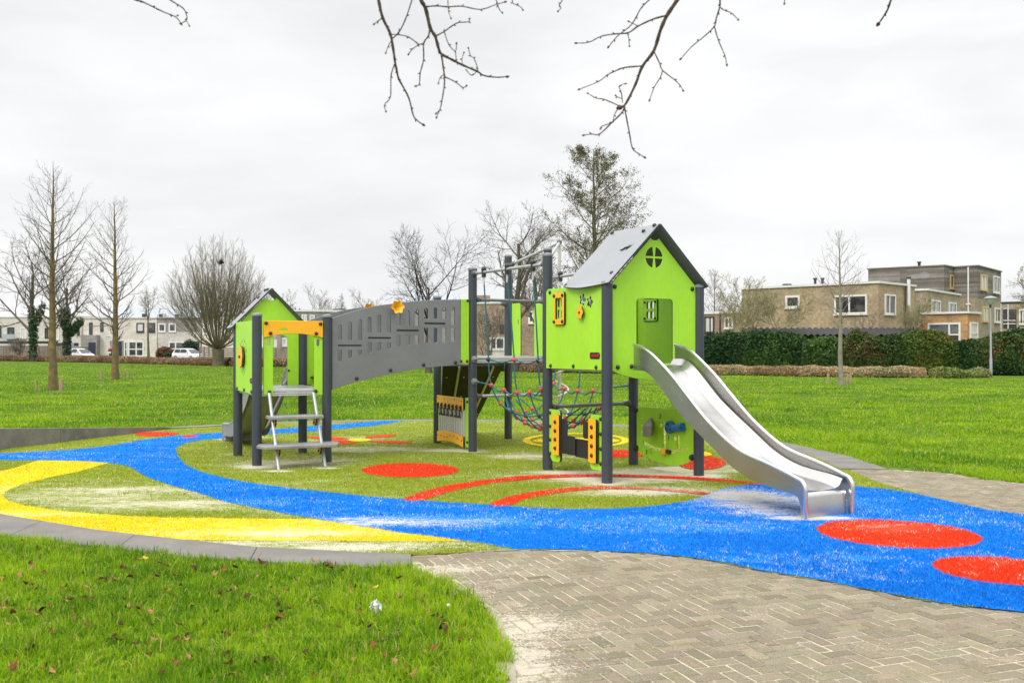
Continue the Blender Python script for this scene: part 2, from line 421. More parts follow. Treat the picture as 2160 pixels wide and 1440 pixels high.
blobs_turf = [gb(250, 1040, 2.3, 1.4, .30), gb(430, 1066, 1.9, .55, .26), gb(620, 1150, 2.4, .5, .42), gb(620, 975, 1.25, 1.0, .42), gb(545, 985, .4, .3, .4), gb(500, 958, .45, .3, .3),
              gb(500, 925, .6, .8, .4), gb(590, 993, .28, .16, .55), gb(690, 987, .26, .14, .5), gb(1300, 1008, 1.5, .75, .48), gb(1390, 1035, 1.6, .6, .5), gb(1390, 992, 1.3, .6, .3), gb(1280, 1002, 1.9, .8, .25), gb(1140, 965, 1.0, .5, .25), gb(1160, 995, .5, .25, .4), gb(1475, 1005, .5, .3, .4),
              gb(1280, 1020, .4, .2, .45), gb(1100, 960, .9, .55, .3), gb(800, 948, 2.2, .7, .3), gb(960, 950, .7, .35, .32), gb(998, 953, .3, .18, .3), gb(740, 925, 1.2, 1.2, .2), gb(1500, 985, 1.1, 1.0, .3)]
blobs_blue = [gb(1600, 1060, 1.2, .8, .52), gb(1560, 1040, .8, .8, .45), gb(1640, 1085, .9, .4, .4), gb(1720, 1093, .6, .16, .8), gb(870, 1100, 1.45, .5, .48), gb(560, 1058, .9, .35, .2), gb(1500, 1110, 1.4, .55, .18), gb(60, 962, 1.6, .7, .16),
              gb(1560, 1180, 1.6, .2, .1), gb(330, 965, .9, .7, .1)]
blobs_yel = [gb(620, 1118, 2.2, .55, .24), gb(560, 1130, 1.4, .4, .2), gb(60, 1085, 1.1, .3, .26), gb(20, 1030, .8, .6, .26), gb(300, 1100, 1.5, .25, .1)]
blobs_red = [gb(1890, 1112, .55, .3, .3), gb(1380, 1035, 1.4, .9, .5), gb(1300, 1004, 1.3, .4, .2), gb(1500, 985, 1.0, .8, .2), gb(1330, 955, 1.0, .8, .1)]
m_turf = turf_mat('olive_green_turf', (.20, .25, .012), blobs_turf, .48, .09)
m_tblue = turf_mat('blue_turf', (.003, .19, .66), blobs_blue, .56, -.04, seed=13)
m_tyel = turf_mat('yellow_turf', (.74, .55, .008), blobs_yel, .54, .0, seed=29, var=.1)
m_tred = turf_mat('red_turf', (.62, .042, .008), blobs_red, .62, -.1, seed=41, var=.2)

MARKS = []
def sheet(name, poly, z, mat, label, cat, jit=.012, step=.03, th=0.0):
    MARKS.append((np.asarray(poly, float), mat.name))
    q = resample(poly, step, True); rs = np.random.default_rng(len(poly))
    n = q.shape[0]; t = np.roll(q, -1, 0)-np.roll(q, 1, 0); nn = np.c_[t[:, 1], -t[:, 0]]; nn /= np.linalg.norm(nn, axis=1)[:, None]+1e-9
    q = q+nn*(rs.normal(0, jit*.6, n)+(fbm(q[:, 0], q[:, 1], 1.5, 5)-.5)*jit*3)[:, None]
    me = bpy.data.meshes.new(name)
    me.from_pydata([(x, y, z) for x, y in q], [], [list(range(n))]); me.materials.append(mat); me.update()
    if me.polygons[0].normal.z < 0: me.flip_normals()
    o = bpy.data.objects.new(name, me); COL.objects.link(o)
    return tag(o, label, cat, kind='structure')
sheet('playground_turf', turf_poly, 0.0, m_turf, 'olive green artificial turf of the play area, dusted with sand', 'artificial turf')
sheet('yellow_turf_band', yellow_poly, .002, m_tyel, 'crescent of yellow artificial turf beside the concrete kerb', 'turf marking')
sheet('blue_turf_path', blue_path, .004, m_tblue, 'winding bright blue turf path across the play area', 'turf path')
def ell(cx, cy, rx, ry): return gpx([(cx+rx*math.cos(a), cy+ry*math.sin(a)) for a in np.linspace(0, 2*math.pi, 40, endpoint=False)])
def cir(c, r): return np.array([(c[0]+r*math.cos(a), c[1]+r*math.sin(a)) for a in np.linspace(0, 2*math.pi, 48, endpoint=False)])
sheet('red_turf_spot', ell(866, 992, 101, 15), .006, m_tred, 'round red turf spot on the green between ladder and red arcs', 'turf marking')
sheet('red_turf_spot', cir((3.31, 8.55), .66), .006, m_tred, 'large round red turf spot on blue in front of the slide exit', 'turf marking')
sheet('red_turf_spot', cir((3.52, 7.12), .47), .006, m_tred, 'red turf spot cut by the picture edge, nearest to the paving', 'turf marking')
sheet('red_turf_spot', ell(330, 915.5, 45, 4.6), .006, m_tred, 'far red turf oval on green beside the low concrete wall', 'turf marking')
sheet('red_turf_spot', ell(399, 920.5, 19, 2.3), .006, m_tred, 'small far red turf oval on the blue path', 'turf marking')
sheet('red_turf_spot', ell(1300, 957, 66, 8), .006, m_tred, 'sandy red turf patch seen between the posts under the tall playhouse', 'turf marking')
sheet('red_turf_spot', ell(1480, 977, 50, 14), .006, m_tred, 'sandy red turf spot behind the post beside the slide', 'turf marking')
sheet('yellow_turf_spot', ell(1478, 958, 24, 5), .006, m_tyel, 'small yellow turf dot behind the post beside the slide', 'turf marking')
sheet('yellow_turf_spot', ell(1215, 929.5, 92, 6.2), .006, m_tyel, 'yellow turf disc inside the ring under the climbing net', 'turf marking')
def ring(cx, cy, rx, ry, k):
    a = np.linspace(0, 2*math.pi, 60); o = [(cx+rx*math.cos(t), cy+ry*math.sin(t)) for t in a]
    i = [(cx+rx*k*math.cos(t), cy+ry*k*math.sin(t)) for t in a[::-1]]
    return gpx(o+i)
sheet('yellow_turf_ring', ring(1215, 929, 113, 15.5, .86), .006, m_tyel, 'yellow turf ring around the disc under the climbing net', 'turf marking')
for nm, L1 in (('broad outer red turf arc sweeping under the tall playhouse', [(852, 1053.5), (915, 1031), (992.6, 1017), (1060, 1009), (1094, 1005), (1189, 1001), (1271, 1000.5), (1378, 1003), (1500, 1009), (1604, 1020.5),
                    (1600, 1022), (1500, 1014), (1401, 1009), (1271, 1005.5), (1165, 1008), (1071, 1015), (1005.6, 1025), (941, 1039), (890, 1055)]),
               ('short inner red turf arc half buried in sand', [(1034, 1064.5), (1071, 1049), (1141.6, 1036), (1224, 1028), (1307, 1027), (1378, 1029.5), (1436.7, 1033.5), (1493, 1039.4), (1484, 1043),
                    (1425, 1037.5), (1354, 1032.5), (1260, 1032), (1189, 1038), (1118, 1050), (1071, 1067)])):
    sheet('red_turf_arc', smooth_line(gpx(L1), 4, True), .006, m_tred, nm, 'turf marking')
fl = MB()
def petal(x0, y0, x1, y1, w):
    a, b = G(x0, y0), G(x1, y1); d = b-a; n = np.array([-d[1], d[0]])/np.linalg.norm(d)
    t = np.linspace(0, 1, 12); o = [a+d*k+n*w*math.sin(math.pi*k) for k in t]+[a+d*k-n*w*math.sin(math.pi*k) for k in t[::-1][1:-1]]
    fl.add([(p[0], p[1], .006) for p in o], [list(range(len(o)))[::-1]], 0)
for p in ((738, 926.5, 646, 921), (770, 924.5, 836, 915.5), (749, 930.5, 700, 938), (777, 930, 873, 934.5), (742, 929, 662, 932)): petal(*p, .22)
o = ell(758, 928, 24, 3.4); fl.add([(p[0], p[1], .008) for p in o], [list(range(len(o)))], 1)
tag(fl.build('turf_flower', [m_tred, m_tyel], smooth=False), 'red petalled flower with yellow heart inlaid in the turf', 'turf marking', kind='structure')

# ---- concrete kerb and low retaining wall
m_conc = M('grey_concrete', (.165, .155, .138), .85, var=.16, scale=3, fine=.14, fscale=90, bump=.3, bscale=140, dirt=(.27, .255, .23), dirt_amt=.5, dirt_scale=3, dirt_thr=.6)
m_wallc = M('weathered_concrete', (.20, .185, .16), .9, var=.3, scale=2.5, fine=.22, fscale=70, bump=.5, bscale=90, dirt=(.07, .07, .045), dirt_amt=.7, dirt_scale=1.6, dirt_thr=.52)
def kerb(mb, inner, outer, ztop, tile=1.0, gap=.008):
    inner, outer = np.asarray(inner), np.asarray(outer)
    d = np.r_[0, np.cumsum(np.linalg.norm(np.diff(inner, axis=0), axis=1))]
    e = np.linspace(0, 1, len(outer)); n = max(1, int(round(d[-1]/tile)))
    de = np.r_[0, np.cumsum(np.linalg.norm(np.diff(outer, axis=0), axis=1))]; de /= de[-1]; dn = d/d[-1]
    li = lambda s: np.array([np.interp(s, dn, inner[:, 0]), np.interp(s, dn, inner[:, 1])])
    lo = lambda s: np.array([np.interp(s, de, outer[:, 0]), np.interp(s, de, outer[:, 1])])
    for k in range(n):
        s0, s1 = k/n+gap/2/d[-1], (k+1)/n-gap/2/d[-1]; ss = np.linspace(s0, s1, 6); pts, fs = [], []
        for s in ss:
            a, b = li(s), lo(s); za, zb = ztop(*a), ztop(*b)
            pts += [(*a, -.12), (*a, za-.006), (*(a+(b-a)*.02), za), (*(b+(a-b)*.02), zb), (*b, zb-.006), (*b, -.12)]
        for i in range(5):
            for j in range(5): fs.append((i*6+j, i*6+j+1, i*6+6+j+1, i*6+6+j))
        fs.append(tuple(range(5, -1, -1))); fs.append(tuple(30+j for j in range(6)))
        mb.add(pts, fs)
kin = smooth_line(np.vstack([turf_front, left_arc[:2]]), 5)
kout = smooth_line(np.vstack([gpx([(865, 1197), (800, 1195), (700, 1191), (597, 1186.5), (486, 1179), (361, 1170.5), (241.7, 1157), (119, 1141.7), (0, 1126)]), [(-5.75, 9.75), (-7.0, 11.0)]]), 5)
mb = MB(); kerb(mb, kin, kout, lambda x, y: .006, 1.35)
bk = smooth_line(np.vstack([wall_line[-1:], back_line]), 5); ctr = np.array([-1.5, 14.0])
dirs = bk-ctr; dirs /= np.linalg.norm(dirs, axis=1)[:, None]
kw = np.interp(np.arange(len(bk)), [0, len(bk)*.75, len(bk)-1], [.38, .42, .62])
kerb(mb, bk, bk+dirs*kw[:, None], lambda x, y: .006, 1.2)
tag(mb.build('concrete_kerb', m_conc, ang=25), 'flat grey concrete kerb edging the play area', 'kerb', kind='structure')
mb = MB(); wl = smooth_line(np.vstack([left_arc[1:], wall_line]), 5); t = np.gradient(wl, axis=0); nn = np.c_[-t[:, 1], t[:, 0]]; nn /= np.linalg.norm(nn, axis=1)[:, None]
kerb(mb, wl, wl+nn*.26, lambda x, y: float(max(.012, .02+lawn_z(np.array(x), np.array(min(y, 25))))), 1.35)
tag(mb.build('retaining_wall', m_wallc, ang=25), 'low weathered concrete retaining wall sinking into the lawn', 'wall')

# ---- herringbone paving
paver_grass = gpx([(1080, 1440), (1079.7, 1417.6), (1070.6, 1375), (1058.6, 1333), (1034.5, 1285), (986, 1249), (944, 1222), (896, 1207), (862, 1197)])
under = lambda L_, c: np.asarray(L_)+(np.array(c)-np.asarray(L_))/np.linalg.norm(np.array(c)-np.asarray(L_), axis=1)[:, None]*.14
pave_poly = np.vstack([[(3.2, .3), (8.5, 1.2), (8.5, 5.5)], under(front_right, (1.0, 11.0)), turf_front[:1], paver_grass[::-1], [(-.05, 4.2), (-.25, 3.6), (-.7, 2.6), (-1.2, .3)]])
back_pave = np.vstack([under(back_line[-1:], (1.5, 10.5)), under(right_edge, (1.5, 9.5)), [(9.5, 9.6), (9.5, 12.2)], gpx([(2300, 1022), (2160, 1017), (2075, 1010), (2009, 997), (1943, 992), (1849, 988)])])
m_brick = bpy.data.materials.new('paving_brick'); nt, N, L = nodes_of(m_brick); b = N['Principled BSDF']
pos, mth, noise, mask = sand_nodes(nt, [gb(1085, 1400, .34, 1.0, .50), gb(1110, 1300, .35, .5, .30), gb(1200, 1330, .6, .6, .24), gb(1240, 1400, .6, .5, .17), gb(930, 1200, .9, .25, .45), gb(1010, 1240, .4, .35, .4), gb(1500, 1190, 2.6, .16, .2), gb(2000, 1020, 3, 2, .12)], 1.27-.70, 0, 57)
at = N.new('ShaderNodeVertexColor'); at.layer_name = 'Col'
n2 = noise(160, 3, (1, 1, 1), .8); n3 = noise(7, 5)
mr = N.new('ShaderNodeMapRange'); mr.inputs[1].default_value = .3; mr.inputs[2].default_value = .7; mr.inputs[3].default_value = .40; mr.inputs[4].default_value = 1.65; L.new(n2, mr.inputs[0])
mm = N.new('ShaderNodeMix'); mm.data_type = 'RGBA'; mm.blend_type = 'MULTIPLY'; mm.inputs[0].default_value = 1; L.new(at.outputs[0], mm.inputs[6]); L.new(mr.outputs[0], mm.inputs[7])
mo = N.new('ShaderNodeMapRange'); mo.inputs[1].default_value = .53; mo.inputs[2].default_value = .7; mo.inputs[4].default_value = .55; L.new(n3, mo.inputs[0])
ml = N.new('ShaderNodeMix'); ml.data_type = 'RGBA'; ml.inputs[7].default_value = (.17, .165, .06, 1); L.new(mo.outputs[0], ml.inputs[0]); L.new(mm.outputs[2], ml.inputs[6])
ms = N.new('ShaderNodeMix'); ms.data_type = 'RGBA'; ms.inputs[7].default_value = (.56, .50, .40, 1); L.new(mth('MULTIPLY', mask, .8), ms.inputs[0]); L.new(ml.outputs[2], ms.inputs[6])
L.new(ms.outputs[2], b.inputs['Base Color']); b.inputs['Roughness'].default_value = .9; b.inputs['Specular IOR Level'].default_value = .2
bp = N.new('ShaderNodeBump'); bp.inputs['Strength'].default_value = .5; bp.inputs['Distance'].default_value = .006; L.new(n2, bp.inputs['Height']); L.new(bp.outputs[0], b.inputs['Normal'])
m_sand = M('joint_sand', (.54, .475, .36), .95, var=.16, scale=2.2, fine=.3, fscale=160, bump=.3, bscale=200, dirt=(.19, .185, .075), dirt_amt=.85, dirt_scale=1.6, dirt_thr=.43)
def herring(name, poly, rot, org, label, seed):
    W, gap = .094, .0095; c, s = math.cos(R(rot)), math.sin(R(rot)); rs = np.random.default_rng(seed)
    poly = np.asarray(poly); inv = lambda p: np.array([(p[0]-org[0])*c+(p[1]-org[1])*s, -(p[0]-org[0])*s+(p[1]-org[1])*c])
    lp = np.array([inv(p) for p in poly])/W; x0, y0 = np.floor(lp.min(0)).astype(int)-2; x1, y1 = np.ceil(lp.max(0)).astype(int)+2
    X, Y = np.meshgrid(np.arange(x0, x1), np.arange(y0, y1), indexing='ij'); X, Y = X.ravel(), Y.ravel(); d = (X-Y) % 4
    Hm, Vm = d == 0, d == 3
    cx = np.r_[X[Hm]+1.0, X[Vm]+.5]*W; cy = np.r_[Y[Hm]+.5, Y[Vm]+1.0]*W
    hx = np.r_[np.full(Hm.sum(), W-gap/2), np.full(Vm.sum(), W/2-gap/2)]; hy = np.r_[np.full(Hm.sum(), W/2-gap/2), np.full(Vm.sum(), W-gap/2)]
    wx, wy = org[0]+cx*c-cy*s, org[1]+cx*s+cy*c; k = inside(poly, wx, wy); cx, cy, hx, hy, wx, wy = [a[k] for a in (cx, cy, hx, hy, wx, wy)]
    n = len(cx); bev = .006; ang = rs.normal(0, .012, n); tx, ty = rs.normal(0, .006, n), rs.normal(0, .006, n); zz = -.005+rs.normal(0, .0012, n)
    V = np.zeros((n, 12, 3))
    for ri, (sh, dz) in enumerate(((0, -.03), (0, -bev*.6), (bev, 0))):
        for ci, (sx, sy) in enumerate(((-1, -1), (1, -1), (1, 1), (-1, 1))):
            lx, ly = sx*(hx-sh), sy*(hy-sh); rx, ry = lx*np.cos(ang)-ly*np.sin(ang), lx*np.sin(ang)+ly*np.cos(ang)
            gx, gy = cx+rx, cy+ry
            V[:, ri*4+ci] = np.c_[org[0]+gx*c-gy*s, org[1]+gx*s+gy*c, zz+dz+rx*tx+ry*ty]
    fq = []
    for r in range(2):
        for k in range(4): fq.append((r*4+k, r*4+(k+1) % 4, r*4+4+(k+1) % 4, r*4+4+k))
    fq.append((8, 9, 10, 11)); Q = (np.array(fq)[None]+(np.arange(n)*12)[:, None, None]).reshape(-1, 4)
    base = np.array([.228, .194, .138])*(1+rs.normal(0, .10, n))[:, None]*(1+rs.normal(0, .02, (n, 3)))
    o = np_mesh(name, V.reshape(-1, 3), Q, None, m_brick, cols=np.clip(np.repeat(base, 12, 0), .05, .6))
    return tag(o, label, 'paving', kind='structure')
herring('brick_paving', pave_poly, 20, (.4, 5.0), 'grey brick paving in herringbone bond with sandy joints', 3)
herring('brick_paving', back_pave, 8, (5.0, 11.0), 'strip of grey brick paving between the blue turf and far lawn', 4)
sheet('sand_bed', np.vstack([pave_poly]), -.0095, m_sand, 'pale sand bed filling the joints of the near paving', 'sand', jit=.02)
sheet('sand_bed', np.vstack([back_pave]), -.0095, m_sand, 'pale sand bed filling the joints of the far paving strip', 'sand', jit=.02)

def sand_strip(line, w0, w1, side, z, label):
    q = resample(smooth_line(line, 6), .03, False); t = np.gradient(q, axis=0); nn = np.c_[-t[:, 1], t[:, 0]]*side; nn /= np.linalg.norm(nn, axis=1)[:, None]; w_ = w0+(w1-w0)*np.clip((fbm(q[:, 0], q[:, 1], 2.2, 15)-.25)*2, 0, 1)+.03*(fbm(q[:, 0], q[:, 1], 14, 16)-.5)
    w_ = np.maximum(w_, .004); nq = len(q); I_ = np.arange(nq)
    V_ = np.vstack([np.c_[q-nn*.02, np.full(nq, z)], np.c_[q+nn*w_[:, None], np.full(nq, z)]]); Q_ = np.c_[I_[:-1], I_[1:], I_[1:]+nq, I_[:-1]+nq]
    if side > 0: Q_ = Q_[:, ::-1]
    tag(np_mesh('sand', V_, Q_, None, m_spill), label, 'sand', kind='structure')
m_spill = M('spilled_sand', (.36, .32, .245), .95, var=.16, scale=3, fine=.3, fscale=120, bump=.3, bscale=160)
sand_strip(front_right[3:], -.03, .05, 1, -.0015, 'thin line of pale sand where blue turf meets brick paving')
sand_strip(paver_grass, -.03, .12, 1, -.0015, 'pale sand washed along the grass edge of the paving')
# ---- lawn
m_lawn = M('lawn_soil_and_grass', (.042, .095, .005), .95, scale=.5, fine=.45, fscale=9, bump=.6, bscale=16, col2=(.115, .185, .008), dirt=(.045, .105, .008), dirt_amt=.6, dirt_scale=1.1, dirt_thr=.56, spec=.1)
xs = np.unique(np.r_[np.linspace(-420, -30, 14), np.linspace(-30, -10, 30), np.linspace(-10, -4.5, 48), np.linspace(-4.5, 12, 50), np.linspace(12, 420, 16)])
ys = np.unique(np.r_[np.linspace(-60, 0, 6), np.linspace(0, 11, 30), np.linspace(11, 23, 100), np.linspace(23, 60, 40), np.linspace(60, 500, 20)])
GX, GY = np.meshgrid(xs, ys, indexing='ij'); tp = resample(turf_poly, .15)
ins = inside(turf_poly, GX, GY) | (dist_line(np.vstack([tp, tp[:1]]), GX, GY) < .17) | inside(pave_poly, GX, GY) | inside(back_pave, GX, GY)
GZ = np.where(ins, -.05, lawn_z(GX, GY)-.012)
nx, ny = GX.shape; I = np.arange(nx*ny).reshape(nx, ny)
Q = np.stack([I[:-1, :-1], I[1:, :-1], I[1:, 1:], I[:-1, 1:]], -1).reshape(-1, 4)
tag(np_mesh('lawn', np.c_[GX.ravel(), GY.ravel(), GZ.ravel()], Q, None, m_lawn, smooth=True), 'wide mown green lawn of the park', 'lawn', kind='structure')

m_blade = M_attr('grass_blade', .6, trans=.4, spec=.25)
def blades(name, X, Y, Z, ln, wd, label, seed, dark=1.0, tuft=0.0, out=None):
    rs = np.random.default_rng(seed); n = len(X); az = rs.uniform(0, 2*math.pi, n) if out is None else out+rs.normal(0, .7, n); lean = np.abs(rs.normal(.6, .38, n)); fa = rs.uniform(0, 2*math.pi, n)
    d = np.c_[np.cos(az)*np.sin(lean), np.sin(az)*np.sin(lean), np.cos(lean)]; sd = np.c_[np.cos(fa), np.sin(fa), np.zeros(n)]
    base = np.c_[X, Y, Z]; mid = base+d*(ln*.55)[:, None]; tip = base+d*ln[:, None]; tip[:, 2] -= ln*np.sin(lean)*.28; tip[:, :2] += d[:, :2]*(ln*.15)[:, None]
    w = wd[:, None]; V = np.stack([base-sd*w*.5, base+sd*w*.5, mid+sd*w*.42, mid-sd*w*.42, tip], 1)
    o = (np.arange(n)*5)[:, None]; Qd = o+np.array([0, 1, 2, 3]); T = o+np.array([3, 2, 4])
    p = .45*fbm(X, Y, 1.3, seed+3)+.3*fbm(X, Y, .4, seed+5)+.25*fbm(X, Y, .13, seed+8); q = rs.random(n)
    A, B, C = np.array([.070, .205, .004]), np.array([.39, .57, .009]), np.array([.52, .44, .13])
    t = np.clip((p-.36)*2.4+(q-.5)*.7+tuft, 0, 1)[:, None]; c = A*(1-t)+B*t
    dry = (rs.random(n) < .07)[:, None]; c = np.where(dry, C, c)*dark
    cc = np.repeat(c[:, None], 5, 1)
    ob = np_mesh(name, V.reshape(-1, 3), Qd, T, m_blade, cols=cc.reshape(-1, 3))
    return tag(ob, label, 'grass', kind='stuff')
rs = np.random.default_rng(11)
fg_poly = np.vstack([kout[kout[:, 0] > -7.0], [(-9, 12.0), (-9, 2.2), (-.75, 2.2), (-.3, 3.4), (-.1, 4.1)], paver_grass])
def scatter(n, x0, x1, y0, y1, dens=None):
    X, Y = rs.uniform(x0, x1, n), rs.uniform(y0, y1, n)
    return X, Y
nt_ = 30000; TX, TY = rs.uniform(-6.3, .2, nt_), 8.9-rs.power(1.25, nt_)*5.6; kt = rs.integers(6, 20, nt_); X, Y = np.repeat(TX, kt), np.repeat(TY, kt); n = len(X); off = rs.normal(0, .017, (n, 2)); X, Y = X+off[:, 0], Y+off[:, 1]
tl_ = np.repeat(np.clip(.026+.11*np.clip(fbm(TX, TY, 2.4, 31)-.30, 0, 1)+rs.gamma(1.6, .010, nt_), .018, .15), kt); tc_ = np.repeat(rs.normal(0, .30, nt_), kt)
edge = .05*(fbm(X, Y, 4.0, 9)-.5)*2
k = inside(fg_poly, X+edge, Y+edge) & (np.abs(X) < .56*Y+.5) & (fbm(X, Y, 5.0, 21) > .14+.25*rs.random(n)); X, Y, off, tl_, tc_ = X[k], Y[k], off[k], tl_[k], tc_[k]; n = len(X)
ln = np.clip(tl_*rs.uniform(.6, 1.25, n), .015, .16); wd = rs.uniform(.003, .0062, n)
blades('grass', X, Y, np.full(n, -.012), ln, wd, 'lush short grass of the foreground lawn beside kerb and paving', 41, tuft=tc_, out=np.arctan2(off[:, 1], off[:, 0]))
# farther lawn: tufts get wider with distance
n = 740000; u = rs.random(n); Yf = 1/(1/9.0+u*(1/95.0-1/9.0)); Xf = rs.uniform(-.74, .74, n)*Yf
wk = lambda: None
far_line = lambda X: 57.5-.79*(X-13.5)+2
blockp = np.vstack([tp])
k = ~inside(turf_poly, Xf, Yf) & ~inside(pave_poly, Xf, Yf) & ~inside(back_pave, Xf, Yf) & (Yf < far_line(Xf)) & ~inside(fg_poly, Xf, Yf) & (dist_line(np.vstack([tp, tp[:1]])[::3], Xf, Yf) > .12) & (Yf > 9.5)
kd = dist_line(bk, Xf, Yf); kwl = dist_line(wl, Xf, Yf); k &= (kd > .40) & (kwl > .24)
k &= ~((dist_line(np.array([back_line[-2], back_line[-1], gpx([(1849, 988)])[0]]), Xf, Yf)) < .5)
k &= fbm(Xf, Yf, .8, 61) > .12+.3*rs.random(n)
X, Y = Xf[k], Yf[k]; ck = fbm(X, Y, .9, 71)
ln = np.clip(.032+.16*np.clip(ck-.36, 0, 1)+rs.normal(0, .014, len(X)), .02, .16); wd = np.maximum(.006, .0007*Y)*rs.uniform(.7, 1.4, len(X))
blades('grass', X, Y, lawn_z(X, Y)-.012, ln, wd, 'bright green grass of the wide park lawn beyond the playground', 43, 1.0)

# ---- leaves and litter on the near grass
m_leafs = [M('dead_leaf_brown', (.17, .070, .028), .9, spec=.1, var=.3, scale=40), M('dead_leaf_tan', (.31, .165, .075), .9, spec=.1, var=.25, scale=40), M('dead_leaf_dark', (.075, .032, .018), .9, spec=.1, var=.3, scale=40), M('yellow_leaf', (.62, .50, .03), .55, var=.15, scale=40)]
def leaf_mesh(nm, mat, seed, L_=.095, W_=.055):
    r = np.random.default_rng(seed); a, bnd = 7, 5; V = []
    cu, cv, tw = r.uniform(-1.6, 1.6), r.uniform(1.0, 3.0)*r.choice([-1, 1]), r.uniform(-.6, .6)
    for i in range(a):
        t = i/(a-1); w = W_*math.sin(math.pi*min(t*.93+.06, 1))**.75*(1+.14*math.sin(i*2.4+seed))
        for j in range(bnd):
            s = j/(bnd-1)-.5; x, y = (t-.5)*L_, s*w
            z = cu*(t-.5)**2*L_+abs(s)*w*.45*cv*.6+tw*s*(t-.5)*W_+r.normal(0, .0016)
            V.append((x, y, z))
    Qd = [(i*bnd+j, i*bnd+j+1, (i+1)*bnd+j+1, (i+1)*bnd+j) for i in range(a-1) for j in range(bnd-1)]
    me = bpy.data.meshes.new(nm); me.from_pydata(V, [], Qd); me.materials.append(mat); me.polygons.foreach_set('use_smooth', [True]*len(Qd)); me.update()
    return me
lmesh = [leaf_mesh('fallen_leaf', m_leafs[i % 3], 100+i, rnd.uniform(.07, .12), rnd.uniform(.04, .07)) for i in range(9)]
ymesh = [leaf_mesh('yellow_leaf', m_leafs[3], 200+i, .045, .028) for i in range(2)]
spots = [(48, 1152), (80, 1165), (60, 1196), (105, 1199), (45, 1224), (75, 1252), (58, 1243), (18, 1278), (22, 1290), (62, 1300), (75, 1310), (90, 1293), (105, 1290), (140, 1278), (150, 1280), (155, 1295), (176, 1270), (190, 1272),
         (228, 1234), (244, 1236), (262, 1205), (274, 1230), (320, 1225), (334, 1228), (258, 1207), (350, 1175), (337, 1196), (290, 1188), (296, 1190), (412, 1206), (470, 1210), (456, 1216), (495, 1210), (382, 1245), (388, 1262),
         (480, 1255), (490, 1252), (502, 1250), (523, 1265), (575, 1252), (588, 1270), (578, 1280), (590, 1316), (455, 1303), (478, 1345), (430, 1326), (270, 1290), (278, 1294), (296, 1298), (318, 1303), (240, 1360), (258, 1357), (232, 1362),
         (285, 1372), (308, 1370), (324, 1365), (368, 1358), (376, 1362), (394, 1362), (480, 1390), (486, 1413), (479, 1420), (572, 1402), (95, 1425), (110, 1432), (340, 1432), (488, 1434), (548, 1180), (610, 1300), (705, 1208), (720, 1215), (745, 1249),
         (785, 1250), (838, 1262), (848, 1270), (892, 1277), (905, 1300), (915, 1312), (930, 1318), (938, 1327), (925, 1308), (990, 1275), (760, 1300), (660, 1190), (683, 1196), (700, 1203), (745, 1400), (800, 1345), (790, 1375), (870, 1385), (935, 1340), (560, 1330), (20, 1330), (640, 1380), (815, 1392), (985, 1330)]
for k_ in range(70): spots.append((rnd.uniform(5, 1020), rnd.uniform(1190, 1436)))
spots = [q for q in spots if q[1] > 1150 and (q[0] < 860 or q[1] > 1198+(q[0]-860)*.62)]
for i, (px, py) in enumerate(spots):
    p = G(px+rnd.uniform(-3, 3), py); o = bpy.data.objects.new('fallen_leaf', lmesh[i % 9]); COL.objects.link(o)
    o.location = (p[0], p[1], rnd.uniform(.026, .05)); o.rotation_euler = (rnd.uniform(-.7, .7), rnd.uniform(-.6, .6), rnd.uniform(0, 6.3))
    sc = rnd.uniform(.38, .72); o.scale = (sc, sc, sc)
    tag(o, 'curled brown dead leaf lying in the foreground grass', 'leaf', 'brown dead leaves in the foreground grass')
for i, (px, py, lb) in enumerate(((308, 1186, 'yellow fallen leaf in the grass close to the kerb'), (257, 1424, 'yellow fallen leaf in the foreground grass near the bottom edge'), (792, 1249, 'small yellow leaf in the grass above the white tissue'))):
    p = G(px, py); o = bpy.data.objects.new('yellow_leaf', ymesh[i % 2]); COL.objects.link(o); o.location = (p[0], p[1], .04); o.rotation_euler = (.5, .3, i*2.0)
    tag(o, lb, 'leaf')
p = G(793, 1290); mb = MB((p[0], p[1], 0)); r5 = np.random.default_rng(5); n = 9
V = []
for i in range(n):
    for j in range(n):
        s, t = i/(n-1)-.5, j/(n-1); hgt = .082*math.sin(math.pi*(.5-s)*.75+.25)*(t**.8)
        V.append((p[0]+s*.07+r5.normal(0, .005), p[1]+.03*math.sin(i*1.3)*(1-t)+r5.normal(0, .006), .0+max(hgt, 0)+r5.normal(0, .005)))
mb.add(V, [(i*n+j, (i+1)*n+j, (i+1)*n+j+1, i*n+j+1) for i in range(n-1) for j in range(n-1)])
tag(mb.build('crumpled_tissue', m_white), 'crumpled white paper tissue standing in the grass', 'tissue')
p = G(946, 1288); mb = MB((p[0], p[1], 0)); mb.ball((p[0], p[1], .035), .012, n=8); tag(mb.build('white_ball', m_white), 'tiny white ball lying in the grass near the paving', 'litter')

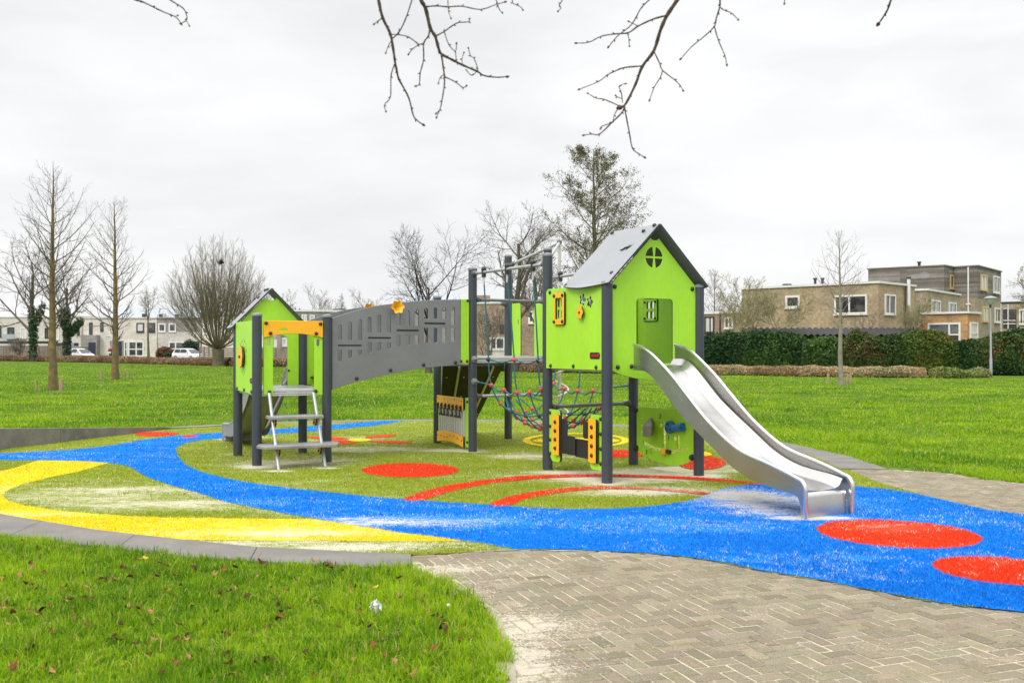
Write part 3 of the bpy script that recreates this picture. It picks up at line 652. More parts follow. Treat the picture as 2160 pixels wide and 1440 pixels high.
# ---- pile of the artificial turf
pal = {'olive_green_turf': [(.27, .355, .012), (.19, .28, .010), (.44, .48, .05), (.31, .35, .035)], 'blue_turf': [(.002, .215, .70), (.002, .150, .56), (.008, .30, .82)], 'yellow_turf': [(.80, .60, .008), (.66, .47, .006), (.90, .72, .05)], 'red_turf': [(.82, .055, .010), (.64, .032, .007), (.92, .09, .02)]}
blb = {'olive_green_turf': blobs_turf, 'blue_turf': blobs_blue, 'yellow_turf': blobs_yel, 'red_turf': blobs_red}
rs = np.random.default_rng(23); n = 980000; u = rs.random(n); Yt = 1/(1/5.2+u*(1/23.0-1/5.2)); Xt = rs.uniform(-.66, .72, n)*Yt
k = inside(turf_poly, Xt, Yt); Xt, Yt = Xt[k], Yt[k]; n = len(Xt); cid = np.zeros(n, int); names = list(pal)
for poly, nm in MARKS[1:]:
    if nm not in pal: continue
    lo_, hi_ = poly.min(0), poly.max(0); w_ = np.where((Xt > lo_[0]) & (Xt < hi_[0]) & (Yt > lo_[1]) & (Yt < hi_[1]))[0]
    if len(w_): w2 = w_[inside(poly, Xt[w_]+rs.normal(0, .006, len(w_)), Yt[w_]+rs.normal(0, .006, len(w_)))]; cid[w2] = names.index(nm)
dens = np.zeros(n)
for i, nm in enumerate(names):
    m_ = cid == i
    for (x, y, rx, ry, amt) in blb[nm]: dens[m_] += amt*sst(1.15, .1, np.hypot((Xt[m_]-x)/rx, (Yt[m_]-y)/ry))
bare = dens*1.25+(fbm(Xt*.6, Yt*1.5, 1.6, 91)-.5)*1.5+(fbm(Xt, Yt, 9, 92)-.5)*1.1
keep = bare+.05*(cid == 0)+rs.normal(0, .2, n) < .40; Xt, Yt, cid, bare = Xt[keep], Yt[keep], cid[keep], bare[keep]; n = len(Xt)
col = np.zeros((n, 3))
for i, nm in enumerate(names):
    m_ = np.where(cid == i)[0]; pp = np.array(pal[nm]); col[m_] = pp[rs.integers(0, len(pp), len(m_))]
col *= rs.uniform(.68, 1.25, (n, 1))*(1+.35*(fbm(Xt, Yt, .9, 95)-.5))[:, None]
dust = (rs.random(n) < np.clip((bare-.10)*.75, .004, .6))[:, None]; col = np.where(dust, np.array([.74, .68, .55])*rs.uniform(.7, 1.1, (n, 1)), col)
ang = rs.uniform(0, 6.28, n); ln = rs.uniform(.010, .022, n); wd = np.maximum(.0045, .00062*Yt)*rs.uniform(.7, 1.3, n); le = rs.uniform(-.012, .012, (n, 2)); z0 = np.where(cid == 0, 0.0, np.where(cid == 2, .002, np.where(cid == 1, .004, .006)))
b0 = np.c_[Xt, Yt, z0]; sd = np.c_[np.cos(ang), np.sin(ang), np.zeros(n)]*wd[:, None]*.5; tp3 = b0+np.c_[le, ln]
V = np.stack([b0-sd, b0+sd, tp3], 1).reshape(-1, 3); T = np.arange(n*3).reshape(n, 3)
m_fib = M_attr('turf_fibre', .7, trans=.15, spec=.2)
tag(np_mesh('turf_pile', V, None, T, m_fib, cols=np.repeat(col, 3, 0)), 'short coloured pile standing on the artificial turf of the play area', 'turf pile', kind='stuff')
# ================================================================= PLAY STRUCTURE (one connected thing)
B0 = np.array([-.9, 13.6, 0.0])
play = thing('play_structure', 'lime green and grey playhouse climbing structure with bridge, net and two steel slides', 'play structure', B0)
def mbp(): return MB(B0)
def part(mb, name, mats, parent=None, **k):
    if isinstance(mats, list) and len(mats) > 1 and mats[0] in (m_green, m_yel):
        for i in mb.rim: mb.m[i] = len(mats)-1 if mats[-1] in (m_dark, m_bolt) else 1
    return mb.build(name, mats, parent or play, **k)
pA, pB, pC, pD = G(1155, 990), G(1280.5, 1018), G(1474, 1002), G(1336, 980)
pI, pJ, pK = G(997, 952), G(1072, 925), G(922.5, 934); pL = pI+pJ-pK
e2 = np.array([math.cos(R(-64)), math.sin(R(-64))])
pF, pG = G(542, 981), G(689.5, 973.8); pE = pF-1.354*e2; pH = pG-1.354*e2
PR = .066
def Y_(p): return p[1]
tops = {'A': Zof(538, pA[1]), 'B': 2.36, 'C': 2.36, 'D': 2.36, 'I': Zof(567.5, pI[1]), 'J': Zof(540.5, pJ[1]), 'K': Zof(627, pK[1]), 'L': Zof(526, pL[1]),
        'E': 1.93, 'F': Zof(664, pF[1]), 'G': Zof(667, pG[1]), 'H': 1.93}
posts = dict(A=pA, B=pB, C=pC, D=pD, E=pE, F=pF, G=pG, H=pH, I=pI, J=pJ, K=pK, L=pL)
for k, p in posts.items():
    mb = mbp(); z = tops[k]
    mb.lathe((p[0], p[1], -.05), (0, 0, 1), [(PR, 0), (PR, z+.05)], 20, 0)
    mb.lathe((p[0], p[1], z), (0, 0, 1), [(PR+.006, -.016), (PR+.007, .002), (PR+.002, .012), (PR*.6, .026), (.002, .034)], 20, 1)
    mb.dome((p[0]+.02, p[1]-PR+.004, .06), (0.2, -1, 0), .012, 2, 8)
    part(mb, 'post', [m_post, m_cap, m_bolt])
def plane(a, b): return Pl(a, b-a)
def ln(a, b): return float(np.linalg.norm(b-a))
AB, BC, DC, FG, EF, EH, GI, KI, IL, JL, HK, KJ, AD = plane(pA, pB), plane(pB, pC), plane(pD, pC), plane(pF, pG), plane(pE, pF), plane(pE, pH), plane(pG, pI), plane(pK, pI), plane(pI, pL), plane(pJ, pL), plane(pH, pK), plane(pK, pJ), plane(pA, pD)
def bolts(pl, mb, pxs, off, mat=1, r=.026):
    for a, b in pxs:
        u, v = pl.uv(a, b, off); mb.dome(pl.at(u, v, off), pl.N, r, mat)
def pxrect(pl, x0, y0, x1, y1, off, r=.02, corners=(1, 1, 1, 1)):
    a = pl.uv(x0, y1, off); b = pl.uv(x1, y0, off)
    return rrect(a[0], a[1], b[0], b[1], r, corners=corners)
ZD = 1.40      # deck of the tall tower
# ---------- tall playhouse: left wall A-B
o = .035; mb = mbp(); uL = .045; uR = ln(pA, pB)-.035
vb, vt = AB.uv(1158, 776.5, o)[1], AB.uv(1158, 610, o)[1]
def flower_hole(pl, px, py, ry, off, n=5, rx=None):
    c = pl.uv(px, py, off); r = ry/F*pl.at(*c)[1]
    return [(c[0]+(r*(1+.22*math.cos(n*a)))*math.cos(a), c[1]+(r*(1+.22*math.cos(n*a)))*math.sin(a)) for a in np.linspace(0, 2*math.pi, 40, endpoint=False)]
w0, w1 = AB.uv(1178, 637, o), AB.uv(1190, 665, o)
wc = (w0+w1)/2; pw, ph = .055, .10
panes = [rrect(wc[0]+sx*.042-.03, wc[1]+sy*.07-.055, wc[0]+sx*.042+.03, wc[1]+sy*.07+.055, .022) for sx in (-1, 1) for sy in (-1, 1)]
fh = [flower_hole(AB, 1230.5, 632, 11, o), flower_hole(AB, 1245.5, 637, 10.5, o)]
AB.slab(mb, [(uL, vb), (uR, vb), (uR, vt)]+[(uL+.05, vt), (uL, vt-.03)], fh+panes, .022, o, 0)
bolts(AB, mb, [(1162, 771), (1210, 772), (1258, 774.5), (1160.5, 616.5)], o+.011)
wall_ab = part(mb, 'side_panel', [m_green, m_bolt])
mb = mbp(); fr = [wc[0]-.135, wc[1]-.205, wc[0]+.135, wc[1]+.205]
AB.slab(mb, rrect(*fr, .03), [rrect(wc[0]-.082, wc[1]-.135, wc[0]+.082, wc[1]+.135, .012)], .02, o+.033, 0)
AB.slab(mb, rrect(fr[0]-.006, fr[1]-.006, fr[2]+.006, fr[3]+.006, .034), [rrect(wc[0]-.09, wc[1]-.143, wc[0]+.09, wc[1]+.143, .012)], .011, o+.0175, 2)
for sx in (-1, 1):
    for sy in (-1, 1): mb.dome(AB.at(wc[0]+sx*.105, wc[1]+sy*.165, o+.043), AB.N, .024, 1)
part(mb, 'window_frame', [m_yel, m_bolt, m_dark], wall_ab)
c = AB.uv(1231, 659, o); mb = mbp()
AB.slab(mb, [(c[0]+.070*(1+.10*math.cos(6*a))*math.cos(a), c[1]+.080*(1+.10*math.cos(6*a))*math.sin(a)) for a in np.linspace(0, 2*math.pi, 48, endpoint=False)], (), .022, o+.05, 0)
AB.slab(mb, circ(c[0], c[1], .03), (), .03, o+.024, 1); mb.dome(AB.at(c[0], c[1], o+.061), AB.N, .016, 1)
part(mb, 'flower_knob', [m_yel, m_bolt], wall_ab)
def badge(pl, px, py, off, par, s=1.0):
    c = pl.uv(px, py, off); mb = mbp()
    pl.slab(mb, rrect(c[0]-.112*s, c[1]-.04*s, c[0]+.112*s, c[1]+.04*s, .026*s), (), .006, off+.003, 0)
    pl.text(mb, 'KOMPAN', .048*s, c[0]-.012*s, c[1], off+.007, 1)
    pl.slab(mb, [(c[0]+.07*s, c[1]+.005*s), (c[0]+.095*s, c[1]+.012*s), (c[0]+.09*s, c[1]+.03*s), (c[0]+.075*s, c[1]+.022*s)], (), .003, off+.007, 1, bev=.0003)
    return part(mb, 'maker_badge', [m_black, m_badge], par)
badge(AB, 1255, 750, o+.011, wall_ab)
# ---------- tall playhouse: front gable B-C
sBC = ln(pB, pC); u0, u1 = PR-.004, sBC-PR+.004; apex = 3.06; half = sBC/2
zg = lambda u: apex-.075-abs(u-half)*.985
vL = BC.uv(1292, 781)[1]; vm = BC.uv(1377, 801)[1]
out = [(u0, vL)]+[(u0+(u1-u0)*t, vL-(vL-vm)*math.sin(math.pi*t)**.8) for t in np.linspace(.06, .94, 14)]+[(u1, vL), (u1, zg(u1))]
nr = .135; cn = (half, zg(half)+.02)
out += [(half+.06, zg(half+.06))]+[(half+.06*math.cos(R(a)), zg(half+.06)-.03*math.sin(R(a))) for a in range(15, 180, 15)]+[(half-.06, zg(half-.06)), (u0, zg(u0))]
d0, d1 = BC.uv(1341.7, 762), BC.uv(1418, 631); door = rrect(d0[0], ZD-.0, d1[0], d1[1], .05, corners=(0, 0, 1, 1))
rc = BC.uv(1378.7, 543); rr_, g_ = .128, .0125; quads = []
for a0 in (0, 90, 180, 270):
    sx, sy = (1, 1, -1, -1)[a0//90] if False else {0: (1, 1), 90: (-1, 1), 180: (-1, -1), 270: (1, -1)}[a0]
    q = [(rc[0]+sx*g_, rc[1]+sy*g_)]+[(rc[0]+sx*max(g_, rr_*math.cos(R(t))), rc[1]+sy*max(g_, rr_*math.sin(R(t)))) for t in range(6, 90, 12)]
    quads.append(q)
mb = mbp(); BC.slab(mb, out, [door]+quads, .022, 0.0, 0)
bolts(BC, mb, [(1296.5, 604.5), (1460, 609.5), (1302.5, 774), (1332, 772.5)], .011, 1, .028)
gable = part(mb, 'front_gable_panel', [m_green, m_bolt])
# right wall C-D, seen from inside through the door
mb = mbp(); s = ln(pD, pC); o2 = -.03; wr = [DC.uv(1358.5, 677.5, o2+.011), DC.uv(1387.5, 630.5, o2+.011)]
wc2 = (wr[0]+wr[1])/2
panes2 = [rrect(wc2[0]+sx*.042-.03, wc2[1]+sy*.065-.05, wc2[0]+sx*.042+.03, wc2[1]+sy*.065+.05, .02) for sx in (-1, 1) for sy in (-1, 1)]
DC.slab(mb, [(.05, 1.32), (s-.05, 1.32), (s-.05, 2.34), (.05, 2.34)], panes2, .022, o2, 0)
side2 = part(mb, 'side_panel', [m_green, m_bolt])
mb = mbp(); hw, hh = (wr[1][0]-wr[0][0])/2, (wr[1][1]-wr[0][1])/2
DC.slab(mb, rrect(wc2[0]-hw, wc2[1]-hh, wc2[0]+hw, wc2[1]+hh, .03), panes2, .012, o2+.02, 0)
DC.slab(mb, rrect(wc2[0]-hw-.012, wc2[1]-hh-.012, wc2[0]+hw+.012, wc2[1]+hh+.012, .036), [rrect(wc2[0]-hw+.004, wc2[1]-hh+.004, wc2[0]+hw-.004, wc2[1]+hh-.004, .03)], .008, o2+.014, 2)
for sx in (-1, 1):
    for sy in (-1, 1): mb.dome(DC.at(wc2[0]+sx*(hw-.035), wc2[1]+sy*(hh-.035), o2+.026), DC.N, .018, 1)
part(mb, 'window_frame', [m_green, m_bolt, m_dark], side2)
# deck of the tall tower
def deck(a, b, c_, d, z, name='deck', inset=.05, th=.055):
    mb = mbp(); P4 = [np.array(x) for x in (a, b, c_, d)]; m = sum(P4)/4; Q4 = [m+(p-m)*(1-inset/np.linalg.norm(p-m)) for p in P4]
    mb.add([(*q, z) for q in Q4]+[(*q, z-.012) for q in Q4], [(3, 2, 1, 0), (4, 5, 6, 7)]+[(i, (i+1) % 4, 4+(i+1) % 4, 4+i) for i in range(4)], 0)
    for i in range(4):
        p, q = Q4[i], Q4[(i+1) % 4]; dd = unit(q-p)
        for zz, hh, ww in ((z-.0225, .041, .030), (z-.060, .026, .036), (z-.088, .024, .030)):
            mb.box((*((p+q)/2), zz), (np.linalg.norm(q-p)-.002*i, ww+.001*i, hh-.003), (dd[0], dd[1], 0), (-dd[1], dd[0], 0), 1, .003)
    return part(mb, name, [m_alu_deck, m_alu])
m_alu_deck = M('ribbed_grey_deck', (.30, .31, .31), .35, metal=.3, var=.1, scale=6, bump=.1, bscale=90)
deck(pA, pB, pC, pD, ZD); deck(pK, pI, pL, pJ, Zof(752, (pI[1]+pA[1])/2+1.2), inset=.06)
ZS = Zof(819, pF[1]+.25); deck(pE, pF, pG, pH, ZS, inset=.03)
# roof of the tall playhouse
E1 = unit(pC-pB); E1 = np.array([*E1, 0]); E2 = np.array([E1[1], -E1[0], 0]); mBC = A3((pB+pC)/2)
def roof(front, back, apex_mid, zap, hw, zev, bow, name, holes=None, boltz=None, th=.024):
    r = mbp(); pr = None
    Lr = front-back
    for sgn in (-1, 1):
        mb = mbp(); dn = unit(E1*hw*sgn+np.array([0, 0, zev-zap])); length = math.hypot(hw, zap-zev); O3 = apex_mid+E2*front+np.array([0, 0, zap])
        U3 = -E2; V3 = dn; W3 = np.cross(U3, V3); W3 = W3 if W3[2] > 0 else -W3
        outl = [(0, 0), (Lr, 0), (Lr, length)]+[(Lr*(1-t), length+bow*math.sin(math.pi*t)) for t in np.linspace(.06, .94, 13)]+[(0, length)]
        vs, fs = slab(outl, holes if (holes and sgn < 0) else (), th, .004)
        # slight upward flare near the eave
        v = vs[:, 1]; lift = np.clip((v-length*.86)/(length*.2), 0, 1)**2*.035
        k0 = len(mb.f); mb.add(O3+vs[:, :1]*U3+vs[:, 1:2]*V3+(vs[:, 2:3]+lift[:, None]+th/2)*W3, fs, 0)
        for i in rim_faces(vs, fs): mb.m[k0+i] = 2
        for (a, b) in (boltz or ()): mb.dome(O3+U3*a*Lr+V3*b*length+W3*(th+.004), W3, .027, 1)
        part(mb, name, [m_roof if sgn < 0 else m_roof_shade, m_bolt, m_dark])
m_roof_shade = M('roof_board_painted_shade', (.105, .112, .12), .45, var=.1, scale=2)  # right slopes: shade of the roof underside is put into the board colour
# small leaping animal cut-out in the roof board
c = (.30, .40); an = [(-.085, .055), (-.05, .03), (-.03, .0), (.03, -.035), (.035, -.06), (.05, -.045), (.10, -.085), (.075, -.03), (.06, -.012), (.058, .02), (.045, -.0), (.0, .026), (-.012, .06), (-.022, .035), (-.045, .05)]
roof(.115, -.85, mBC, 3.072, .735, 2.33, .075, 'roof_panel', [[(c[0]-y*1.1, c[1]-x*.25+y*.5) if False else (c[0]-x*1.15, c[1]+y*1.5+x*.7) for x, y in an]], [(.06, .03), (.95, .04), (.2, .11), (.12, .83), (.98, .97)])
# small house (posts E F G H)
E1s = np.array([*unit(pG-pF), 0]); sv = (E1, E2); E1, E2 = E1s, np.array([E1s[1], -E1s[0], 0]); mEH = A3((pE+pH)/2)
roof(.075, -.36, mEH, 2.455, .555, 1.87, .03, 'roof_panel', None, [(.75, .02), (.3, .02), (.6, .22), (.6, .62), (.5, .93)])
# back gable with arched opening
s = ln(pE, pH); hs = s/2; mb = mbp(); ap = 2.435; zg = lambda u: ap-abs(u-hs)*1.05; q0, q1 = .04, s-.04
out = [(q0, ZS-.10), (q1, ZS-.10), (q1, zg(q1)), (hs+.09, zg(hs+.09))]+[(hs+.09*math.cos(R(a)), zg(hs+.09)-.035*math.sin(R(a))) for a in range(15, 180, 15)]+[(hs-.09, zg(hs-.09)), (q0, zg(q0))]
uo = EH.uv(606, 700)[0]; vo = EH.uv(590, 706)[1]
EH.slab(mb, out, [rrect(s-uo, ZS-.02, uo, vo, .09, 5, (0, 0, 1, 1))], .022, 0, 0); bolts(EH, mb, [(609, 781)], .011, 1, .018)
part(mb, 'back_gable_panel', [m_green, m_bolt])
# left wall with a turning wheel
mb = mbp(); o = .03; s = ln(pE, pF); a = EF.uv(500, 680, o); vb0, vb1 = EF.uv(500, 822.5, o)[1], EF.uv(532, 831, o)[1]
EF.slab(mb, [(.03, vb0), (s-.03, vb1), (s-.03, EF.uv(534, 676.5, o)[1]), (.03, EF.uv(500, 680, o)[1])], (), .022, o, 0)
bolts(EF, mb, [(501, 819), (516, 822), (531.5, 826)], o+.011)
wc3 = EF.uv(514.8, 752, o)
for k in range(16):
    a = 2*math.pi*k/16; rr2 = .235 if k % 2 else .255
    u, v = wc3[0]+rr2*math.cos(a), wc3[1]+rr2*1.0*math.sin(a); tq = (-math.sin(a), math.cos(a)); l = .028 if k % 2 else .012
    EF.slab(mb, [(u-tq[0]*l-tq[1]*.006, v-tq[1]*l+tq[0]*.006), (u+tq[0]*l-tq[1]*.006, v+tq[1]*l+tq[0]*.006), (u+tq[0]*l+tq[1]*.006, v+tq[1]*l-tq[0]*.006), (u-tq[0]*l+tq[1]*.006, v-tq[1]*l-tq[0]*.006)], (), .002, o+.0115, 2, bev=.0003)
sm = part(mb, 'side_panel', [m_green, m_bolt, m_dark])
mb = mbp(); EF.slab(mb, [(wc3[0]+.155*(1+.05*math.cos(7*t))*math.cos(t), wc3[1]+.155*(1+.05*math.cos(7*t))*math.sin(t)) for t in np.linspace(0, 2*math.pi, 42, endpoint=False)], [circ(wc3[0]+.02, wc3[1]-.10, .016, 10)], .02, o+.05, 0)
EF.slab(mb, circ(wc3[0], wc3[1], .15, 30), (), .02, o+.028, 1); mb.dome(EF.at(wc3[0], wc3[1], o+.06), EF.N, .024, 1)
part(mb, 'turning_wheel', [m_yel, m_bolt], sm); badge(EF, 531, 803, o+.011, sm, .9)
# front: yellow arch and two green strips
mb = mbp(); o = .02; L0, L1 = FG.uv(555.5, 676, o)[0], FG.uv(681, 676, o)[0]; vt = FG.uv(600, 676.3, o)[1]; vs_, vm_ = FG.uv(556, 712, o)[1], FG.uv(620, 703, o)[1]
hc = FG.uv(597, 695, o); FG.slab(mb, [(L0+(L1-L0)*t, vs_+(vm_-vs_)*math.sin(math.pi*t)) for t in np.linspace(0, 1, 15)]+[(L1, vt), (L0, vt)], [rrect(hc[0]-.055, hc[1]-.02, hc[0]+.055, hc[1]+.02, .02)], .022, o, 0)
bolts(FG, mb, [(561.5, 681.3), (570.5, 702.7), (676, 683), (667, 703.3)], o+.011, 1, .026); part(mb, 'arch_panel', [m_yel, m_bolt])
for x0, x1, sx in ((555.5, 575.6, 566.5), (662, 681, 670.5)):
    mb = mbp(); a, b = FG.uv(x0, 833, 0), FG.uv(x1, 705, 0); h_ = FG.uv(sx, 722.5, 0)
    FG.slab(mb, [(a[0], a[1]), (b[0], a[1]), (b[0], b[1]-.02), (a[0], b[1]-.02)], [rrect(h_[0]-.02, h_[1]-.05, h_[0]+.02, h_[1]+.05, .02)], .022, 0, 0)
    bolts(FG, mb, [(568.5 if x0 < 600 else 666, 826.5 if x0 < 600 else 824.5)], .011, 1, .026); part(mb, 'entrance_strip', [m_green, m_bolt])
# ---------- arched bridge
top_px = [(700, 671), (744, 656.7), (782, 647), (823.8, 640.7), (871.7, 635.5), (919.6, 632.4), (970, 631.3)]
bot_px = [(971, 769.3), (919.6, 773.3), (871.7, 779), (824, 788), (782, 797.5), (744, 807), (700, 821.5)]
og = .01; T = smooth_line(GI.pts(top_px, og), 5); Bt = smooth_line(GI.pts(bot_px, og), 5)
zx = lambda x: 680+x/6.261; zy = lambda y: 600+y/6.261
up = [(225, 530, 735), (360, 495, 735), (495, 460, 735), (618, 428, 638), (747, 400, 638), (873, 380, 638), (1000, 360, 542), (1122, 340, 542), (1243, 328, 542), (1365, 312, 450), (1485, 305, 450), (1605, 300, 450), (1720, 300, 530)]
lo = [(225, 865, 1015), (360, 865, 975), (490, 865, 938), (620, 765, 905), (747, 765, 880), (873, 765, 850), (1000, 668, 828), (1122, 668, 808), (1243, 668, 793), (1365, 573, 780), (1485, 573, 770), (1605, 573, 765), (1720, 573, 755)]
hz = [(200, 515, 803), (595, 900, 703), (975, 1268, 605), (1343, 1620, 513)]
hol, hzr = [], []
for x, y0, y1 in up: hol.append(pxrect(GI, zx(x-26), zy(y0), zx(x+26), zy(y1), og, .035, (0, 0, 1, 1)))
for x, y0, y1 in lo: hol.append(pxrect(GI, zx(x-26), zy(y0), zx(x+26), zy(y1), og, .035, (1, 1, 0, 0)))
for x0, x1, y in hz: hzr.append(pxrect(GI, zx(x0), zy(y-10), zx(x1), zy(y+10), og, .03))
mb = mbp(); outl = [tuple(p) for p in Bt[::-1]]+[tuple(p) for p in T[::-1]]
GI.slab(mb, outl, hol, .024, og, 0)
for q in hzr: GI.slab(mb, q, (), .005, og+.0115, 2, bev=.001)
ob_ = np.array(outl)
for i_ in mb.rim:  # slot rims blackened to paint the shade inside the slots; board is grey throughout
    c_ = np.mean([np.concatenate(mb.v)[j_] for j_ in mb.f[i_]], 0)-GI.O; uq, vq = c_ @ GI.U, c_[2]
    if np.min(np.hypot(ob_[:, 0]-uq, ob_[:, 1]-vq)) > .07 and .05 < uq-ob_[:, 0].min() and ob_[:, 0].max()-uq > .03: mb.m[i_] = 2
bolts(GI, mb, [(zx(453), zy(1237)), (zx(900), zy(1127)), (zx(1335), zy(1057)), (zx(1757), zy(1027))], og+.012, 1, .028)
part(mb, 'bridge_panel', [m_grey, m_bolt, m_dark])
umax = max(p[0] for p in outl)-.30; outl2 = [(min(p[0], umax), p[1]) for p in outl]
sh = A3(((pH-pG)+(pK-pI))/2)*.95
def seen_through(sft):          # how much of the middle slots lines up with the far slots, seen from the path
    bad = 0; wins = [(min(q[0] for q in h_), max(q[0] for q in h_)) for h_ in hol[:13]]
    for (ua_, ub2) in wins[2:12]:
        for t in np.linspace(.1, .9, 9):
            u = ua_+(ub2-ua_)*t; p = GI.at(u, 0, og); k_ = p[0]/p[1]; q0 = GI.at(0, 0, og)+sh; ui = (k_*q0[1]-q0[0])/(GI.U[0]-k_*GI.U[1])-sft
            bad += any(a_ < ui < b_ for a_, b_ in wins)
    return bad
best = min(np.linspace(-.2, .2, 81), key=seen_through)
keepc = [0, 1, 2, 11, 12]; hol2 = [[(q[0]+best, q[1]) for q in hol[i+13*r_]] for i in keepc for r_ in (0, 1)]
hol2 = [h_ for h_ in hol2 if max(q[0] for q in h_) < umax-.03 and min(q[0] for q in h_) > min(p[0] for p in outl)+.02]
mb = mbp(); GI.slab(mb, outl2, hol2, .024, og, 0)
sh = A3(((pH-pG)+(pK-pI))/2)*.95; mb.v = [v+sh for v in mb.v]; part(mb, 'bridge_panel', [m_grey, m_bolt, m_dark])
mb = mbp()      # deck planks between the panels
nb = 15; ub = np.linspace(Bt[-1][0]+.03, Bt[0][0]-.03, nb+1)
bsrt = Bt[np.argsort(Bt[:, 0])]
for i in range(nb):
    u = (ub[i]+ub[i+1])/2; v = np.interp(u, bsrt[:, 0], bsrt[:, 1])+.12; v2 = np.interp(u+.02, bsrt[:, 0], bsrt[:, 1])+.12
    Ud = unit(GI.U*.02+np.array([0, 0, v2-v])); mb.box(GI.at(u, v, 0)+sh*.5, (ub[i+1]-ub[i]-.012, np.linalg.norm(sh)-.06, .028), Ud, unit(sh), 0, .004)
part(mb, 'bridge_deck', m_black)
def horn(pl, px, py, shift, off):
    c = pl.uv(px, py, off); p = pl.at(c[0], c[1], off)+shift; ax = unit(pl.N*.9+np.array([0, 0, .12])-pl.U*.1); mb = mbp(); n = 36; prof = [(.022, -.03), (.03, .0), (.045, .05), (.075, .09), (.092, .10), (.086, .099), (.06, .075), (.034, .035), (.012, .02)]
    a = unit(np.cross(ax, (0, 0, 1))); b = np.cross(a, ax); pts, fs = [], []
    for r_, h_ in prof:
        w = .13*sst(.03, .085, r_)
        for k in range(n):
            t = 2*math.pi*k/n; q = r_*(1+w*math.cos(6*t+.5)); pts.append(p+ax*(h_)+(a*math.cos(t)+b*math.sin(t))*q)
    for i in range(len(prof)-1):
        for k in range(n): fs.append((i*n+k, i*n+(k+1) % n, (i+1)*n+(k+1) % n, (i+1)*n+k))
    fs.append(tuple(range((len(prof)-1)*n, len(prof)*n))); mb.add(pts, fs, 0); mb.dome(p+ax*.02, ax, .014, 1, 8)
    part(mb, 'speaking_flower', [m_yel, m_galv])
horn(GI, 834, 649.5, 0, .03); horn(GI, 834, 648, sh*1.0, -.02)
mb = mbp(); a, b = GI.uv(971.5, 766, og), GI.uv(989, 630.7, og); GI.slab(mb, [(a[0], a[1]), (b[0], a[1]), (b[0], b[1]), (a[0], b[1]-.008)], (), .022, og-.004, 0)
bolts(GI, mb, [(972.8, 761.5), (985, 761.5), (986.5, 634)], og+.008, 1, .022); part(mb, 'bridge_end_strip', [m_green, m_bolt])
mb = mbp(); hb = plane(pH, pK); a, b = hb.uv(637, 806, 0)[0], hb.uv(649, 690, 0)[0]
hb.slab(mb, [(.05, ZS), (.05+.17, ZS), (.05+.17, ZS+.75), (.05, ZS+.75)], (), .022, .02, 0); part(mb, 'bridge_end_strip', [m_green, m_bolt])
# ---------- bars between posts
def bar(p, q, z0, z1, r=.024, mat=m_galv, sock=True):
    mb = mbp(); a, b = np.array([*p, z0]), np.array([*q, z1]); d = unit(b-a); mb.tube([a+d*PR*.9, b-d*PR*.9], r, 12, 0)
    if sock:
        for c, dd in ((a, d), (b, -d)): mb.lathe(c+dd*PR*.85, dd, [(.05, 0), (.05, .02), (.036, .05), (r+.003, .10), (r, .105)], 12, 1)
    return part(mb, 'cross_bar', [mat, m_capd])
m_capd = M('dark_grey_clamp', (.085, .09, .095), .45); m_dbar = M('dark_grey_steel', (.16, .17, .18), .38, metal=.4)
zt = (Zof(577.5, pI[1])+Zof(556, pA[1]))/2
bar(pI, pA, Zof(577, pI[1]), Zof(556.5, pA[1])); bar(pL, pD, zt, zt); bar(pI, pL, Zof(631.5, pI[1]), Zof(637, pL[1]), mat=m_dbar)
bar(pK, pJ, Zof(641.5, pK[1]), Zof(640, pJ[1])); bar(pI, pL, .85, .845, mat=m_galv); bar(pA, pD, Zof(858, pA[1]), Zof(850, pD[1]), mat=m_dbar)
# spiral pole with its two arms
tp_ = P(1180, 512, 16.9); mb = mbp(); mb.tube([(tp_[0], tp_[1], -.05), tp_], .026, 12, 0)
arm = mbp()
for p, z in ((pJ, Zof(561, pJ[1])), (pL, Zof(549, pL[1]))):
    a = np.array([*p, z]); d = unit(tp_-a); arm.tube([a+d*.05, tp_], .026, 12, 0); arm.lathe(a+d*.05, d, [(.05, 0), (.05, .02), (.03, .09)], 12, 1)
arm.ball(tp_+np.array([0, 0, .01]), .045, 1)
part(arm, 'pole_arm', [m_galvl, m_capd]) if False else part(arm, 'pole_arm', [m_galv, m_capd])
th = np.linspace(0, 2*math.pi*4.2, 120); zz = .25+.40*th/(2*math.pi)
mb.tube(np.c_[tp_[0]+.15*np.cos(th+2.6), tp_[1]+.15*np.sin(th+2.6), zz], .018, 8, 0)
m_pole = M('pale_galvanised_pole', (.55, .53, .50), .4, metal=.35, var=.1, scale=8); part(mb, 'spiral_pole', m_pole)
# doorway panels J-L
sJL = ln(pJ, pL)
for x0, x1, hx, cr in ((1081, 1099, 1094, (0, 0, 1, 0)), (1128, 1146, 1131, (0, 0, 0, 1))):
    mb = mbp(); a, b = JL.uv(x0, 752.5), JL.uv(x1, 639); h_ = JL.uv(hx, 679)
    JL.slab(mb, rrect(a[0], a[1], b[0], b[1], .07, 5, cr), [rrect(h_[0]-.011, h_[1]-.045, h_[0]+.011, h_[1]+.045, .01)], .022, 0, 0); part(mb, 'doorway_panel', [m_green, m_bolt])
